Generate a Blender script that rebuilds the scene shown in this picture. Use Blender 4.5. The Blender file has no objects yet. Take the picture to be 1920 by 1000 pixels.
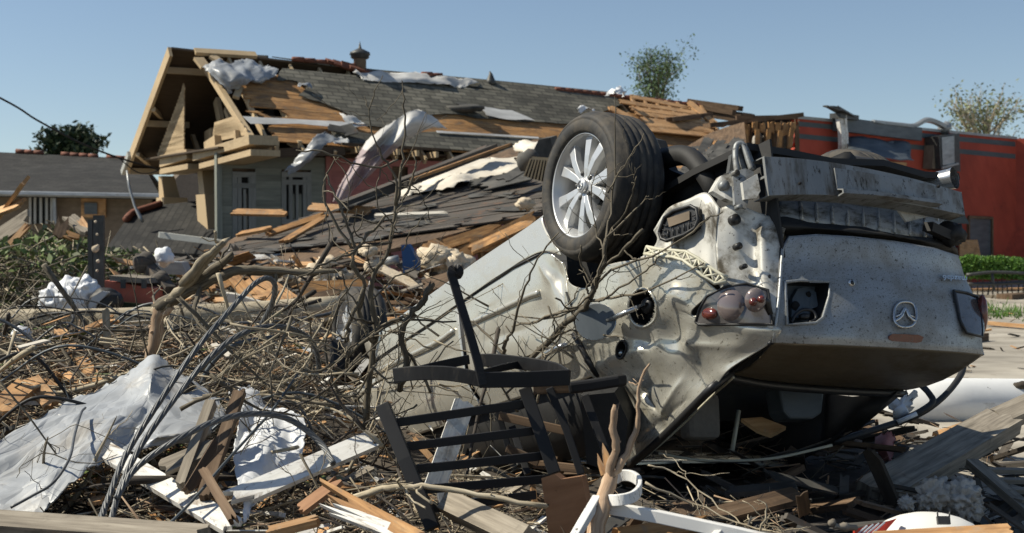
import bpy, math, random
from mathutils import Vector as V, Matrix, noise
SC = bpy.context.scene
COL = SC.collection
RAD = math.radians
# ------------------------------------------------------------ camera
F = 2400.0; CAMZ = 1.45; TILT = math.atan(70.0 / F)
cd = bpy.data.cameras.new('camera'); cam = bpy.data.objects.new('camera', cd); COL.objects.link(cam)
cam.location = (0, 0, CAMZ); cam.rotation_euler = (math.pi / 2 - TILT, 0, 0)
cd.sensor_width = 36.0; cd.lens = F / 1920.0 * 36.0; cd.clip_end = 3000.0; cd.clip_start = 0.05
cd.dof.use_dof = True; cd.dof.focus_distance = 6.1; cd.dof.aperture_fstop = 4.5
SC.camera = cam
# ------------------------------------------------------------ sky, sun, exposure
SUN_EL = RAD(46); SUN_AZ = RAD(-88)            # azimuth from +Y towards +X
SDIR = V((math.sin(SUN_AZ) * math.cos(SUN_EL), math.cos(SUN_AZ) * math.cos(SUN_EL), math.sin(SUN_EL)))
W = bpy.data.worlds.new('World'); SC.world = W; W.use_nodes = True
nt = W.node_tree; bg = nt.nodes['Background']; sk = nt.nodes.new('ShaderNodeTexSky')
sk.sky_type = 'NISHITA'; sk.sun_disc = False; sk.sun_elevation = SUN_EL; sk.sun_rotation = SUN_AZ
sk.air_density = 1.0; sk.dust_density = 0.25; sk.ozone_density = 0.45; sk.altitude = 0
gc_ = nt.nodes.new('ShaderNodeTexCoord'); va_ = nt.nodes.new('ShaderNodeVectorMath'); va_.operation = 'ADD'; va_.inputs[1].default_value = (0, 0, .045); nt.links.new(gc_.outputs['Generated'], va_.inputs[0]); nt.links.new(va_.outputs[0], sk.inputs[0])
nt.links.new(sk.outputs[0], bg.inputs[0]); bg.inputs[1].default_value = 0.081
sl = bpy.data.lights.new('sun', 'SUN'); so = bpy.data.objects.new('sun', sl); COL.objects.link(so)
sl.energy = 5.0; sl.angle = RAD(0.5); sl.color = (1.0, 0.935, 0.79)
so.rotation_euler = SDIR.to_track_quat('Z', 'Y').to_euler()
SC.view_settings.view_transform = 'Standard'; SC.view_settings.look = 'None'
SC.view_settings.exposure = 0.4; SC.view_settings.gamma = 1.0
# ------------------------------------------------------------ rays through the lens, used only to lay out places
CAM = V((0, 0, CAMZ)); _ct, _st = math.cos(TILT), math.sin(TILT)
def ray(px, py):
    a = (px - 960) / F; b = -(py - 500) / F
    return V((a, _ct + b * _st, -_st + b * _ct))
def at(px, py, Y):
    d = ray(px, py); return CAM + d * (Y / d.y)
def plane(a, b, c):
    n = (b - a).cross(c - a).normalized()
    if n.dot(CAM - a) < 0: n = -n
    return (a, n)
def hit(px, py, pl, off=0.0):
    d = ray(px, py); p, n = pl
    return CAM + d * ((p + n * off - CAM).dot(n) / d.dot(n))
def sstep(a, b, x):
    t = min(1, max(0, (x - a) / (b - a))); return t * t * (3 - 2 * t)
def terr(x, y):
    left = 1 - sstep(0.9, 3.2, x + 0.12 * (y - 6) * (0 if y < 6 else -0.2))
    h = (0.17 + .21 * sstep(5.8, 9.0, y)) * left * sstep(2.0, 4.2, y) * (1 - 0.25 * sstep(9, 13, y)) * (1 - sstep(17, 22, y))
    h += 0.05 * (1 - sstep(2.5, 6, x)) * noise.noise(V((x * .9, y * .9, 3))) + 0.10 * left * noise.noise(V((x * .5, y * .5, 1)))* (1 - sstep(17, 22, y))
    h += 0.03 * sstep(8, 12, y)* noise.noise(V((x * .4, y * .3, 9)))
    return h
def tpt(px, py, up=0.0):
    d = ray(px, py); t = 1.5
    while t < 120:
        p = CAM + d * t
        if p.z < terr(p.x, p.y) + up: break
        t *= 1.01
    return CAM + d * t
# ------------------------------------------------------------ mesh builder
R = random.Random(11)
def rv(s): return V((R.uniform(-s, s), R.uniform(-s, s), R.uniform(-s, s)))
def perp(d, up):
    s = d.cross(up)
    if s.length < 1e-4: s = d.cross(V((1, 0.3, 0)))
    s.normalize(); return s, s.cross(d).normalized()
def cr(pts, n):
    """Catmull-Rom through pts, n steps per span"""
    P = [V(p) for p in pts]; P = [P[0] * 2 - P[1]] + P + [P[-1] * 2 - P[-2]]; out = []
    for i in range(1, len(P) - 2):
        for k in range(n):
            t = k / n; a, b, c, d = P[i - 1:i + 3]
            out.append(.5 * ((2 * b) + (c - a) * t + (2 * a - 5 * b + 4 * c - d) * t * t + (3 * b - a - 3 * c + d) * t ** 3))
    out.append(P[-2].copy()); return out
class MB:
    def __init__(s): s.v = []; s.f = []; s.uv = []; s.mi = []; s.sm = []
    def add(s, vs, fs, uvs=None, m=0, sm=False):
        o = len(s.v); s.v += [V(p) for p in vs]
        for i, f in enumerate(fs):
            s.f.append([o + k for k in f]); s.uv.append(uvs[i] if uvs else [(0, 0)] * len(f)); s.mi.append(m); s.sm.append(sm)
    def board(s, a, b, w, t, up=V((0, 0, 1)), jag=(0, 0), m=0, k=5, bow=0.0, roll=0.0):
        """plank a->b, width w across, thickness t along up; jag = how far each end is splintered"""
        a = V(a); b = V(b); d = (b - a); L = d.length; d.normalize(); sd, n = perp(d, V(up))
        if roll: q = Matrix.Rotation(roll, 3, d); sd = q @ sd; n = q @ n
        ou, ov = R.uniform(0, 50), R.uniform(0, 50)
        if max(jag) <= 0 and bow == 0: k = 1
        cs = [-w / 2 + w * i / k for i in range(k + 1)]
        ja = [R.random() ** 1.6 * jag[0] for _ in cs]; jb = [R.random() ** 1.6 * jag[1] for _ in cs]
        nr = 4 if bow else 1; rows = []
        for r in range(nr + 1):
            q = r / nr
            for z in (0, 1):
                for i, c in enumerate(cs):
                    l = q * L + (ja[i] * (1 - q) if q < .5 or nr == 1 else 0) - (jb[i] * q if q > .5 or nr == 1 else 0)
                    if nr == 1: l = (ja[i] if r == 0 else L - jb[i])
                    rows.append(a + d * l + sd * c + n * ((z - .5) * t + bow * 4 * q * (1 - q)))
        N = k + 1; S = 2 * N; fs = []; us = []
        def face(ix, uvs): fs.append(ix); us.append([(ou + x, ov + y) for x, y in uvs])
        for r in range(nr):
            A = r * S; B = A + S; u0, u1 = r / nr * L, (r + 1) / nr * L
            for i in range(k):
                face([A + N + i, A + N + i + 1, B + N + i + 1, B + N + i], [(u0, cs[i]), (u0, cs[i + 1]), (u1, cs[i + 1]), (u1, cs[i])])
                face([A + i + 1, A + i, B + i, B + i + 1], [(u0, cs[i + 1] + 3), (u0, cs[i] + 3), (u1, cs[i] + 3), (u1, cs[i + 1] + 3)])
            face([A, A + N, B + N, B], [(u0, 5), (u0, 5 + t), (u1, 5 + t), (u1, 5)])
            face([A + N + k, A + k, B + k, B + N + k], [(u0, 7 + t), (u0, 7), (u1, 7), (u1, 7 + t)])
        for i in range(k):
            face([i, i + 1, N + i + 1, N + i], [(9, cs[i]), (9, cs[i + 1]), (9.02, cs[i + 1]), (9.02, cs[i])])
            o = nr * S
            face([o + i + 1, o + i, o + N + i, o + N + i + 1], [(9, cs[i + 1]), (9, cs[i]), (9.02, cs[i]), (9.02, cs[i + 1])])
        s.add(rows, fs, us, m)
    def tube(s, pts, r, n=6, m=0, cap=True, jag=0.0, sq=False):
        pts = [V(p) for p in pts]; K = len(pts); rr = r if isinstance(r, (list, tuple)) else [r] * K
        if len(rr) == 2 and K != 2: rr = [rr[0] + (rr[1] - rr[0]) * i / (K - 1) for i in range(K)]
        ou, ov = R.uniform(0, 50), R.uniform(0, 50); vs = []; ref = None; L = [0.0]
        for i in range(1, K): L.append(L[-1] + (pts[i] - pts[i - 1]).length)
        for i in range(K):
            d = (pts[min(i + 1, K - 1)] - pts[max(i - 1, 0)])
            if d.length < 1e-7: d = V((0, 0, 1))
            d.normalize()
            if ref is None: sd, _ = perp(d, V((.3, .2, 1)))
            else:
                sd = ref - d * ref.dot(d)
                if sd.length < 1e-5: sd, _ = perp(d, V((.3, .2, 1)))
                sd.normalize()
            ref = sd; up = d.cross(sd)
            for k in range(n):
                a = 2 * math.pi * (k + (.5 if sq else 0)) / n
                e = d * (R.uniform(-jag, jag) if jag and i in (0, K - 1) else 0)
                vs.append(pts[i] + (sd * math.cos(a) + up * math.sin(a)) * rr[i] + e)
        fs = []; us = []; rm = max(rr)
        for i in range(K - 1):
            for k in range(n):
                k2 = (k + 1) % n; c0, c1 = k / n * 6.28 * rm, (k + 1) / n * 6.28 * rm
                fs.append([i * n + k, i * n + k2, (i + 1) * n + k2, (i + 1) * n + k])
                us.append([(ou + L[i], ov + c0), (ou + L[i], ov + c1), (ou + L[i + 1], ov + c1), (ou + L[i + 1], ov + c0)])
        if cap:
            fs.append(list(range(n))[::-1]); us.append([(ou, ov)] * n)
            fs.append([(K - 1) * n + k for k in range(n)]); us.append([(ou, ov)] * n)
        s.add(vs, fs, us, m, sm=not sq)
    def sheet(s, g, th=0.002, m=0, m2=None, sm=True, ou=None, uvs=1.0, nor=None):
        """g: rows of points; closed thin solid"""
        Rn, Cn = len(g), len(g[0]); ou = R.uniform(0, 50) if ou is None else ou
        nn = []
        for i in range(Rn):
            row = []
            for j in range(Cn):
                a = g[min(i + 1, Rn - 1)][j] - g[max(i - 1, 0)][j]; b = g[i][min(j + 1, Cn - 1)] - g[i][max(j - 1, 0)]
                n = a.cross(b); n = n.normalized() if n.length > 1e-9 else V((0, 0, 1))
                row.append(n)
            nn.append(row)
        vs = [g[i][j] for i in range(Rn) for j in range(Cn)] + [g[i][j] - nn[i][j] * th for i in range(Rn) for j in range(Cn)]
        U = [[(0, 0)] * Cn for _ in range(Rn)]
        ulen = [0.0]; vlen = [0.0]; mi, mj = Rn // 2, Cn // 2
        for j in range(1, Cn): ulen.append(ulen[-1] + (g[mi][j] - g[mi][j - 1]).length)
        for i in range(1, Rn): vlen.append(vlen[-1] + (g[i][mj] - g[i - 1][mj]).length)
        U = [[(ou + ulen[j] * uvs, ou + vlen[i] * uvs) for j in range(Cn)] for i in range(Rn)]
        Nn = Rn * Cn; f1 = []; u1 = []; f2 = []
        for i in range(Rn - 1):
            for j in range(Cn - 1):
                q = [i * Cn + j, (i + 1) * Cn + j, (i + 1) * Cn + j + 1, i * Cn + j + 1]
                f1.append(q); u1.append([U[i][j], U[i + 1][j], U[i + 1][j + 1], U[i][j + 1]]); f2.append([Nn + x for x in q[::-1]])
        e = []
        for j in range(Cn - 1):
            e.append([j, j + 1, Nn + j + 1, Nn + j]); o = (Rn - 1) * Cn; e.append([o + j + 1, o + j, Nn + o + j, Nn + o + j + 1])
        for i in range(Rn - 1):
            a, b = i * Cn, (i + 1) * Cn; e.append([b, a, Nn + a, Nn + b]); a += Cn - 1; b += Cn - 1; e.append([a, b, Nn + b, Nn + a])
        o = len(s.v); s.v += vs
        for f, u in zip(f1, u1): s.f.append([o + k for k in f]); s.uv.append(u); s.mi.append(m); s.sm.append(sm)
        for f, u in zip(f2, u1): s.f.append([o + k for k in f]); s.uv.append(u[::-1]); s.mi.append(m if m2 is None else m2); s.sm.append(sm)
        for f in e: s.f.append([o + k for k in f]); s.uv.append([U[0][0]] * 4); s.mi.append(m); s.sm.append(False)
    def prism(s, poly, ext, m=0, m2=None):
        """planar polygon extruded by ext"""
        poly = [V(p) for p in poly]; n = len(poly); e = V(ext); ou = R.uniform(0, 40)
        d = (poly[1] - poly[0]).normalized(); nn = V((0, 0, 0))
        for i in range(n): nn += poly[i].cross(poly[(i + 1) % n])
        nn.normalize(); t = nn.cross(d)
        U = [(ou + (p - poly[0]).dot(d), ou + (p - poly[0]).dot(t)) for p in poly]
        s.add(poly + [p + e for p in poly], [list(range(n)), [n + k for k in range(n)][::-1]], [U, U[::-1]], m)
        for i in range(n):
            j = (i + 1) % n; l = (poly[j] - poly[i]).length
            o = len(s.v) - 2 * n
            s.f.append([o + j, o + i, o + n + i, o + n + j]); s.uv.append([(ou + l, ou), (ou, ou), (ou, ou + e.length), (ou + l, ou + e.length)])
            s.mi.append(m if m2 is None else m2); s.sm.append(False)
    def box(s, c, ax, h, m=0):
        c = V(c); X, Y, Z = [V(a).normalized() for a in ax]
        p = [c + X * (sx * h[0]) + Y * (sy * h[1]) + Z * (sz * h[2]) for sz in (-1, 1) for sx, sy in ((-1, -1), (1, -1), (1, 1), (-1, 1))]
        ou = R.uniform(0, 40); fs = [[3, 2, 1, 0], [4, 5, 6, 7], [0, 1, 5, 4], [1, 2, 6, 5], [2, 3, 7, 6], [3, 0, 4, 7]]
        dm = [(h[0], h[1])] * 2 + [(h[0], h[2]), (h[1], h[2])] * 2
        s.add(p, fs, [[(ou, ou), (ou + 2 * a, ou), (ou + 2 * a, ou + 2 * b), (ou, ou + 2 * b)] for a, b in dm], m)
    def lump(s, c, r, k=2, amp=.35, fr=2.0, m=0, sq=(1, 1, 1), seed=0, sm=True):
        import bmesh
        b = bmesh.new(); bmesh.ops.create_icosphere(b, subdivisions=k, radius=1.0); vs = []
        for v in b.verts:
            p = v.co.copy(); q = p * fr + V((seed * 3.7, seed, seed * 1.3))
            l = 1 + amp * noise.fractal(q, 1.0, 2.0, 4)
            vs.append(V(c) + V((p.x * sq[0], p.y * sq[1], p.z * sq[2])) * (r * l))
        ou = R.uniform(0, 30); fs = [[v.index for v in f.verts] for f in b.faces]
        s.add(vs, fs, [[(ou + vs[i].x + vs[i].y * .3, ou + vs[i].z + vs[i].y * .7) for i in f] for f in fs], m, sm); b.free()
    def quad(s, a, b, c, d, m=0):
        ou = R.uniform(0, 40); l = (b - a).length; w = (d - a).length
        s.add([a, b, c, d], [[0, 1, 2, 3]], [[(ou, ou), (ou + l, ou), (ou + l, ou + w), (ou, ou + w)]], m)
def build(name, mb, mats, parent=None, label=None, cat=None, group=None, kind=None, loc=None, bevel=0.0):
    if not isinstance(mats, (list, tuple)): mats = [mats]
    if parent is not None:
        o0 = parent.location.copy(); q = parent.parent
        while q is not None: o0 += q.location; q = q.parent
    elif loc is not None: o0 = V(loc)
    else:
        n = len(mb.v); o0 = V((sum(p.x for p in mb.v) / n, sum(p.y for p in mb.v) / n, min(p.z for p in mb.v)))
    base = V((0, 0, 0)) if parent is None else o0
    me = bpy.data.meshes.new(name); me.from_pydata([(p - o0)[:] for p in mb.v], [], mb.f)
    ul = me.uv_layers.new(name='UVMap'); flat = []
    for u in mb.uv:
        for x in u: flat += [x[0], x[1]]
    ul.data.foreach_set('uv', flat); me.polygons.foreach_set('material_index', mb.mi); me.polygons.foreach_set('use_smooth', mb.sm)
    for mt in mats: me.materials.append(mt)
    me.update(); me.validate()
    o = bpy.data.objects.new(name, me); COL.objects.link(o)
    if parent is not None: o.parent = parent
    else: o.location = o0
    if bevel:
        b = o.modifiers.new('bevel', 'BEVEL'); b.width = bevel; b.segments = 2; b.limit_method = 'ANGLE'; b.angle_limit = RAD(40)
    tag(o, label, cat, group, kind); return o
def tag(o, label=None, cat=None, group=None, kind=None):
    for k, v in (('label', label), ('category', cat), ('group', group), ('kind', kind)):
        if v: o[k] = v
def thing(name, label, cat, loc, group=None):
    o = bpy.data.objects.new(name, None); COL.objects.link(o); o.location = loc; o.empty_display_size = .2
    tag(o, label, cat, group); return o
# ------------------------------------------------------------ materials
def lin(c): return tuple(((x / 255) / 12.92 if x / 255 <= .04045 else ((x / 255 + .055) / 1.055) ** 2.4) for x in c) + (1,)
def M(name, cols, sc=(4, 4), rough=.8, metal=0.0, bump=.25, bd=.01, det=6, var=.35, dirt=None, spec=.4, coat=0.0, coord='UV', fine=None, crinkle=0.0, dist=0.0, vsc=.6, sheen=None):
    m = bpy.data.materials.new(name); m.use_nodes = True; t = m.node_tree; N = t.nodes; Lk = t.links.new; bs = N['Principled BSDF']
    tc = N.new('ShaderNodeTexCoord'); mp = N.new('ShaderNodeMapping'); Lk(tc.outputs[coord], mp.inputs[0])
    mp.inputs['Scale'].default_value = (sc[0], sc[1], sc[-1] if len(sc) == 3 else 1)
    nz = N.new('ShaderNodeTexNoise'); nz.inputs['Scale'].default_value = 1; nz.inputs['Detail'].default_value = det; nz.inputs['Roughness'].default_value = .62
    nz.inputs['Distortion'].default_value = dist
    Lk(mp.outputs[0], nz.inputs['Vector']); rp = N.new('ShaderNodeValToRGB'); e = rp.color_ramp.elements
    n = len(cols)
    for i, c in enumerate(cols):
        p = .3 + .4 * i / max(1, n - 1); c = tuple(c) + (1,) if len(c) == 3 else c
        if i < 2: e[i].position = p; e[i].color = c
        else: q = e.new(p); q.color = c
    if n == 1: e[1].color = e[0].color
    Lk(nz.outputs['Fac'], rp.inputs[0]); out = rp.outputs[0]
    if var:
        n2 = N.new('ShaderNodeTexNoise'); n2.inputs['Scale'].default_value = vsc; n2.inputs['Detail'].default_value = 3
        Lk(tc.outputs[coord], n2.inputs['Vector']); mr = N.new('ShaderNodeMapRange'); Lk(n2.outputs['Fac'], mr.inputs[0])
        mr.inputs[1].default_value = .3; mr.inputs[2].default_value = .7; mr.inputs[3].default_value = 1 - var; mr.inputs[4].default_value = 1 + var
        mx = N.new('ShaderNodeVectorMath'); mx.operation = 'SCALE'; Lk(out, mx.inputs[0]); Lk(mr.outputs[0], mx.inputs['Scale']); out = mx.outputs[0]
    rsock = None
    for dd in (dirt if isinstance(dirt, list) else [dirt] if dirt else []):
        dc, lo, hi, ds = dd
        n3 = N.new('ShaderNodeTexNoise'); n3.inputs['Scale'].default_value = ds; n3.inputs['Detail'].default_value = 9; n3.inputs['Roughness'].default_value = .7
        Lk(tc.outputs[coord], n3.inputs['Vector']); mr = N.new('ShaderNodeMapRange'); Lk(n3.outputs['Fac'], mr.inputs[0])
        mr.inputs[1].default_value = lo; mr.inputs[2].default_value = hi
        mx = N.new('ShaderNodeMix'); mx.data_type = 'RGBA'; Lk(mr.outputs[0], mx.inputs[0]); Lk(out, mx.inputs[6]); mx.inputs[7].default_value = tuple(dc) + (1,); out = mx.outputs[2]
        r2 = N.new('ShaderNodeMapRange'); Lk(mr.outputs[0], r2.inputs[0]); r2.inputs[3].default_value = rough; r2.inputs[4].default_value = .9
        if rsock is None: rsock = r2.outputs[0]
        if metal > .1:
            m2 = N.new('ShaderNodeMapRange'); Lk(mr.outputs[0], m2.inputs[0]); m2.inputs[3].default_value = metal; m2.inputs[4].default_value = 0; Lk(m2.outputs[0], bs.inputs['Metallic'])
    Lk(out, bs.inputs['Base Color']); bs.inputs['Roughness'].default_value = rough
    if rsock is not None: Lk(rsock, bs.inputs['Roughness'])
    if not bs.inputs['Metallic'].is_linked: bs.inputs['Metallic'].default_value = metal
    bs.inputs['Specular IOR Level'].default_value = spec; bs.inputs['Coat Weight'].default_value = coat; bs.inputs['Coat Roughness'].default_value = .08
    if bump:
        bp = N.new('ShaderNodeBump'); bp.inputs['Strength'].default_value = bump; bp.inputs['Distance'].default_value = bd
        src = nz.outputs['Fac']
        if fine:
            n4 = N.new('ShaderNodeTexNoise'); n4.inputs['Scale'].default_value = fine; n4.inputs['Detail'].default_value = 4; Lk(tc.outputs[coord], n4.inputs['Vector']); src = n4.outputs['Fac']
        if crinkle:
            vo = N.new('ShaderNodeTexVoronoi'); vo.feature = 'DISTANCE_TO_EDGE'; vo.inputs['Scale'].default_value = crinkle; vo.inputs['Randomness'].default_value = 1
            v2 = N.new('ShaderNodeTexVoronoi'); v2.inputs['Scale'].default_value = crinkle * .6; wn = N.new('ShaderNodeTexNoise'); wn.inputs['Scale'].default_value = crinkle * .5
            va = N.new('ShaderNodeVectorMath'); va.operation = 'MULTIPLY_ADD'; Lk(wn.outputs['Color'], va.inputs[0]); va.inputs[1].default_value = (.9 / crinkle * 2, .9 / crinkle * 2, 0); Lk(tc.outputs[coord], va.inputs[2]); Lk(tc.outputs[coord], wn.inputs['Vector'])
            Lk(va.outputs[0], vo.inputs['Vector']); Lk(va.outputs[0], v2.inputs['Vector']); ad = N.new('ShaderNodeMath'); ad.operation = 'MULTIPLY_ADD'; Lk(v2.outputs['Distance'], ad.inputs[0]); ad.inputs[1].default_value = .8; Lk(vo.outputs['Distance'], ad.inputs[2]); src = ad.outputs[0]
        Lk(src, bp.inputs['Height']); Lk(bp.outputs[0], bs.inputs['Normal'])
    return m
def Mbrick(name, c1, c2, mortar, bw, rh, ms=.004, rough=.9, bump=.4, var=.3, dirt=None):
    m = M(name, [c1, c2], sc=(3, 3), rough=rough, bump=0, var=var, dirt=dirt); t = m.node_tree; N = t.nodes; Lk = t.links.new; bs = N['Principled BSDF']
    tc = [n for n in N if n.type == 'TEX_COORD'][0]; br = N.new('ShaderNodeTexBrick'); Lk(tc.outputs['UV'], br.inputs[0])
    br.inputs['Scale'].default_value = 1; br.inputs['Brick Width'].default_value = bw; br.inputs['Row Height'].default_value = rh; br.inputs['Mortar Size'].default_value = ms
    br.inputs['Color1'].default_value = (.62, .62, .62, 1); br.inputs['Color2'].default_value = (1.35, 1.32, 1.28, 1); br.inputs['Mortar'].default_value = tuple(mortar) + (1,)
    src = bs.inputs['Base Color'].links[0].from_socket; mx = N.new('ShaderNodeVectorMath'); mx.operation = 'MULTIPLY'; Lk(src, mx.inputs[0]); Lk(br.outputs['Color'], mx.inputs[1]); Lk(mx.outputs[0], bs.inputs['Base Color'])
    bp = N.new('ShaderNodeBump'); bp.inputs['Strength'].default_value = bump; bp.inputs['Distance'].default_value = .01; Lk(br.outputs['Color'], bp.inputs['Height']); Lk(bp.outputs[0], bs.inputs['Normal'])
    return m
WOOD = (2.2, 38)
MT = {}
def mk():
    T = MT
    T['fresh'] = M('fresh_lumber', [(.30, .145, .055), (.46, .26, .115), (.57, .36, .18)], WOOD, .75, dirt=[((.12, .07, .04), .50, .74, 3), ((.30, .25, .19), .56, .70, 7), ((.05, .035, .025), .62, .68, 22)])
    T['orange'] = M('stained_lumber', [(.19, .09, .03), (.36, .185, .066), (.47, .28, .12)], WOOD, .75, dirt=[((.07, .042, .025), .46, .70, 3), ((.24, .18, .12), .55, .70, 6), ((.04, .028, .02), .60, .67, 20)])
    T['brown'] = M('brown_lumber', [(.060, .037, .022), (.125, .078, .044), (.195, .132, .082)], WOOD, .85, dirt=((.03, .022, .016), .5, .7, 3))
    T['grey'] = M('weathered_lumber', [(.10, .085, .065), (.21, .18, .14), (.33, .29, .23)], WOOD, .9, dirt=((.05, .04, .03), .55, .75, 4))
    T['tan'] = M('tan_painted_wood', [(.36, .26, .15), (.47, .36, .215)], (6, 30), .7, bump=.1, var=.15, dirt=((.16, .11, .07), .58, .8, 2.5))
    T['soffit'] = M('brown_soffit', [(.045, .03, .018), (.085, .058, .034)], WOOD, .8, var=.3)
    T['white'] = M('white_painted_wood', [(.60, .58, .53), (.76, .75, .71)], (4, 40), .6, bump=.15, var=.12, dirt=[((.22, .17, .12), .50, .66, 5), ((.10, .075, .055), .58, .68, 22)])
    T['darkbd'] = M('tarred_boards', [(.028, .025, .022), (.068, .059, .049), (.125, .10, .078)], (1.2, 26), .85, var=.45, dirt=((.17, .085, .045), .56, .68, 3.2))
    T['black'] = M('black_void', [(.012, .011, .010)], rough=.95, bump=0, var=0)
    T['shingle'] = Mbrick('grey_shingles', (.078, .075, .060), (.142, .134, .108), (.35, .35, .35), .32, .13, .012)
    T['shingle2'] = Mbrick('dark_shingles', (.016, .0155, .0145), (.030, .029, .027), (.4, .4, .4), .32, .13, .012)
    T['felt'] = M('roof_felt', [(.024, .024, .023), (.06, .058, .053), (.10, .094, .083)], (3, 3), .85, bump=.2, var=.4, dirt=((.14, .075, .045), .6, .75, 4))
    T['sheetw'] = M('pale_membrane', [(.40, .39, .37), (.60, .59, .56)], (2, 5), .55, bump=.3, var=.25, dirt=((.18, .15, .12), .58, .78, 2.5))
    T['sheetb'] = M('grey_plastic_sheet', [(.17, .185, .205), (.36, .375, .39)], (2, 6), .4, bump=.3, bd=.03, crinkle=4, var=.3, dirt=((.08, .08, .085), .55, .75, 3))
    T['cream'] = M('cream_membrane', [(.50, .45, .37), (.66, .62, .54)], (3, 3), .8, bump=.3, var=.15, dirt=((.28, .22, .15), .6, .75, 2.5))
    T['sidingg'] = M('green_grey_siding', [(.15, .16, .135), (.235, .245, .205)], (2, 20), .7, bump=.1, var=.2, dirt=((.08, .075, .06), .6, .75, 3))
    T['sidingp'] = M('pink_siding', [(.32, .11, .10), (.42, .17, .15)], (2, 20), .7, bump=.1, var=.2, dirt=((.12, .06, .05), .6, .75, 3))
    T['wht'] = M('white_trim', [(.30, .305, .285), (.40, .40, .37)], (4, 20), .6, bump=.05, var=.1, dirt=((.2, .17, .13), .6, .75, 4))
    T['frame'] = M('grey_frame_paint', [(.17, .175, .16), (.25, .255, .235)], (4, 20), .6, bump=.05, var=.2)
    T['glass'] = M('dark_glass', [(.015, .017, .018), (.03, .033, .035)], (2, 2), .12, bump=.05, var=.2, spec=.6)
    T['copper'] = M('rusty_ridge_tile', [(.11, .038, .022), (.20, .075, .045)], (6, 6), .8, var=.3)
    T['vent'] = M('dark_vent_metal', [(.035, .036, .035), (.075, .075, .07)], (8, 8), .5, metal=.3, var=.2)
    T['red'] = M('red_painted_block', [(.27, .038, .020), (.36, .058, .030)], (1.5, 3), .75, bump=.15, var=.22, dirt=[((.07, .02, .016), .56, .78, .9), ((.33, .17, .13), .66, .74, 1.3)])
    T['teal'] = M('slate_stripe', [(.045, .06, .067), (.075, .094, .10)], (2, 8), .6, bump=.05, var=.2)
    T['metal'] = M('grey_sheet_metal', [(.22, .23, .23), (.38, .39, .39)], (3, 12), .45, metal=.5, bump=.1, var=.2, dirt=((.10, .085, .07), .58, .75, 4))
    T['slate'] = M('blue_grey_metal', [(.055, .067, .075), (.11, .125, .135)], (2, 8), .5, metal=.2, bump=.1, var=.3)
    T['brick'] = M('tan_wall', [(.13, .10, .07), (.20, .155, .11)], (5, 10), .85, var=.2)
    T['bark'] = M('bark', [(.04, .033, .023), (.115, .097, .069), (.21, .18, .132)], (9, 60), .9, bump=.6, bd=.006, var=.35)
    T['barkd'] = M('dark_bark', [(.020, .016, .013), (.048, .039, .031), (.10, .082, .066)], (9, 70), .85, bump=.6, bd=.004, var=.3)
    T['barkl'] = M('pale_bark', [(.18, .145, .095), (.35, .295, .205), (.50, .435, .325)], (8, 60), .85, bump=.5, bd=.004, var=.3)
    T['barkr'] = M('stripped_wood', [(.20, .12, .07), (.37, .255, .165), (.49, .375, .265)], (5, 60), .85, bump=.5, bd=.005, var=.25)
    T['leaf'] = M('green_leaves', [(.05, .085, .018), (.115, .165, .04), (.20, .235, .085)], (9, 9), .6, bump=0, var=.35, vsc=3)
    T['leafd'] = M('oak_leaves', [(.012, .028, .010), (.026, .048, .017)], (9, 9), .6, bump=0, var=.4, vsc=3)
    T['leafy'] = M('spring_leaves', [(.045, .085, .025), (.09, .145, .05)], (9, 9), .6, bump=0, var=.3, vsc=3)
    T['leafo'] = M('olive_leaves', [(.085, .105, .04), (.16, .18, .08)], (9, 9), .6, bump=0, var=.3, vsc=3)
    T['hedge'] = M('hedge_leaves', [(.05, .12, .014), (.11, .22, .03)], (9, 9), .55, bump=0, var=.3, vsc=3)
    T['wool'] = M('insulation_wool', [(.45, .36, .25), (.62, .53, .40)], (12, 12), .95, bump=.9, bd=.02, var=.2, dirt=((.30, .20, .12), .58, .75, 4))
    T['woolg'] = M('grey_wool', [(.30, .28, .25), (.50, .47, .42)], (20, 20), .95, bump=1., bd=.02, var=.2, dirt=((.16, .12, .08), .58, .75, 5))
    T['steel'] = M('steel_cable', [(.07, .073, .076), (.17, .172, .17)], (30, 30), .5, metal=.4, bump=0, var=.15)
    T['rubber'] = M('black_rubber', [(.012, .012, .012), (.028, .027, .026)], (10, 10), .6, bump=.1, var=.2, dirt=((.10, .08, .06), .60, .78, 9))
    T['iron'] = M('black_painted_iron', [(.008, .008, .009), (.018, .018, .019)], (9, 9), .55, bump=.1, bd=.002, var=.2, spec=.25, dirt=[((.11, .09, .07), .56, .85, 7)])
    T['chairw'] = M('white_painted_aluminium', [(.62, .61, .58), (.75, .74, .71)], (9, 9), .45, bump=.05, var=.1, dirt=[((.06, .05, .04), .585, .63, 28), ((.3, .26, .2), .56, .75, 6)])
    T['ply'] = M('rusty_plywood', [(.21, .105, .052), (.33, .18, .095)], (3, 14), .85, var=.2, dirt=((.07, .04, .02), .62, .68, 12))
    T['concrete'] = M('pale_concrete', [(.58, .585, .58), (.72, .72, .70)], (3, 3), .8, bump=.15, var=.08, dirt=[((.25, .23, .2), .6, .75, 3), ((.08, .07, .06), .67, .70, 14)])
    T['tarp'] = M('silver_tarp', [(.30, .31, .315), (.42, .43, .435)], (3, 3), .4, metal=.1, bump=.55, bd=.03, crinkle=7, var=.12, dirt=[((.20, .18, .155), .52, .75, 2.2), ((.12, .10, .08), .63, .70, 14)])
    T['bagw'] = M('white_plastic', [(.60, .61, .62), (.74, .75, .76)], (5, 5), .5, bump=.5, bd=.02, crinkle=9, var=.1, dirt=((.35, .33, .3), .6, .78, 4))
    T['blue'] = M('blue_plastic', [(.012, .055, .16), (.02, .085, .23)], (5, 5), .4, bump=.05, var=.15)
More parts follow.
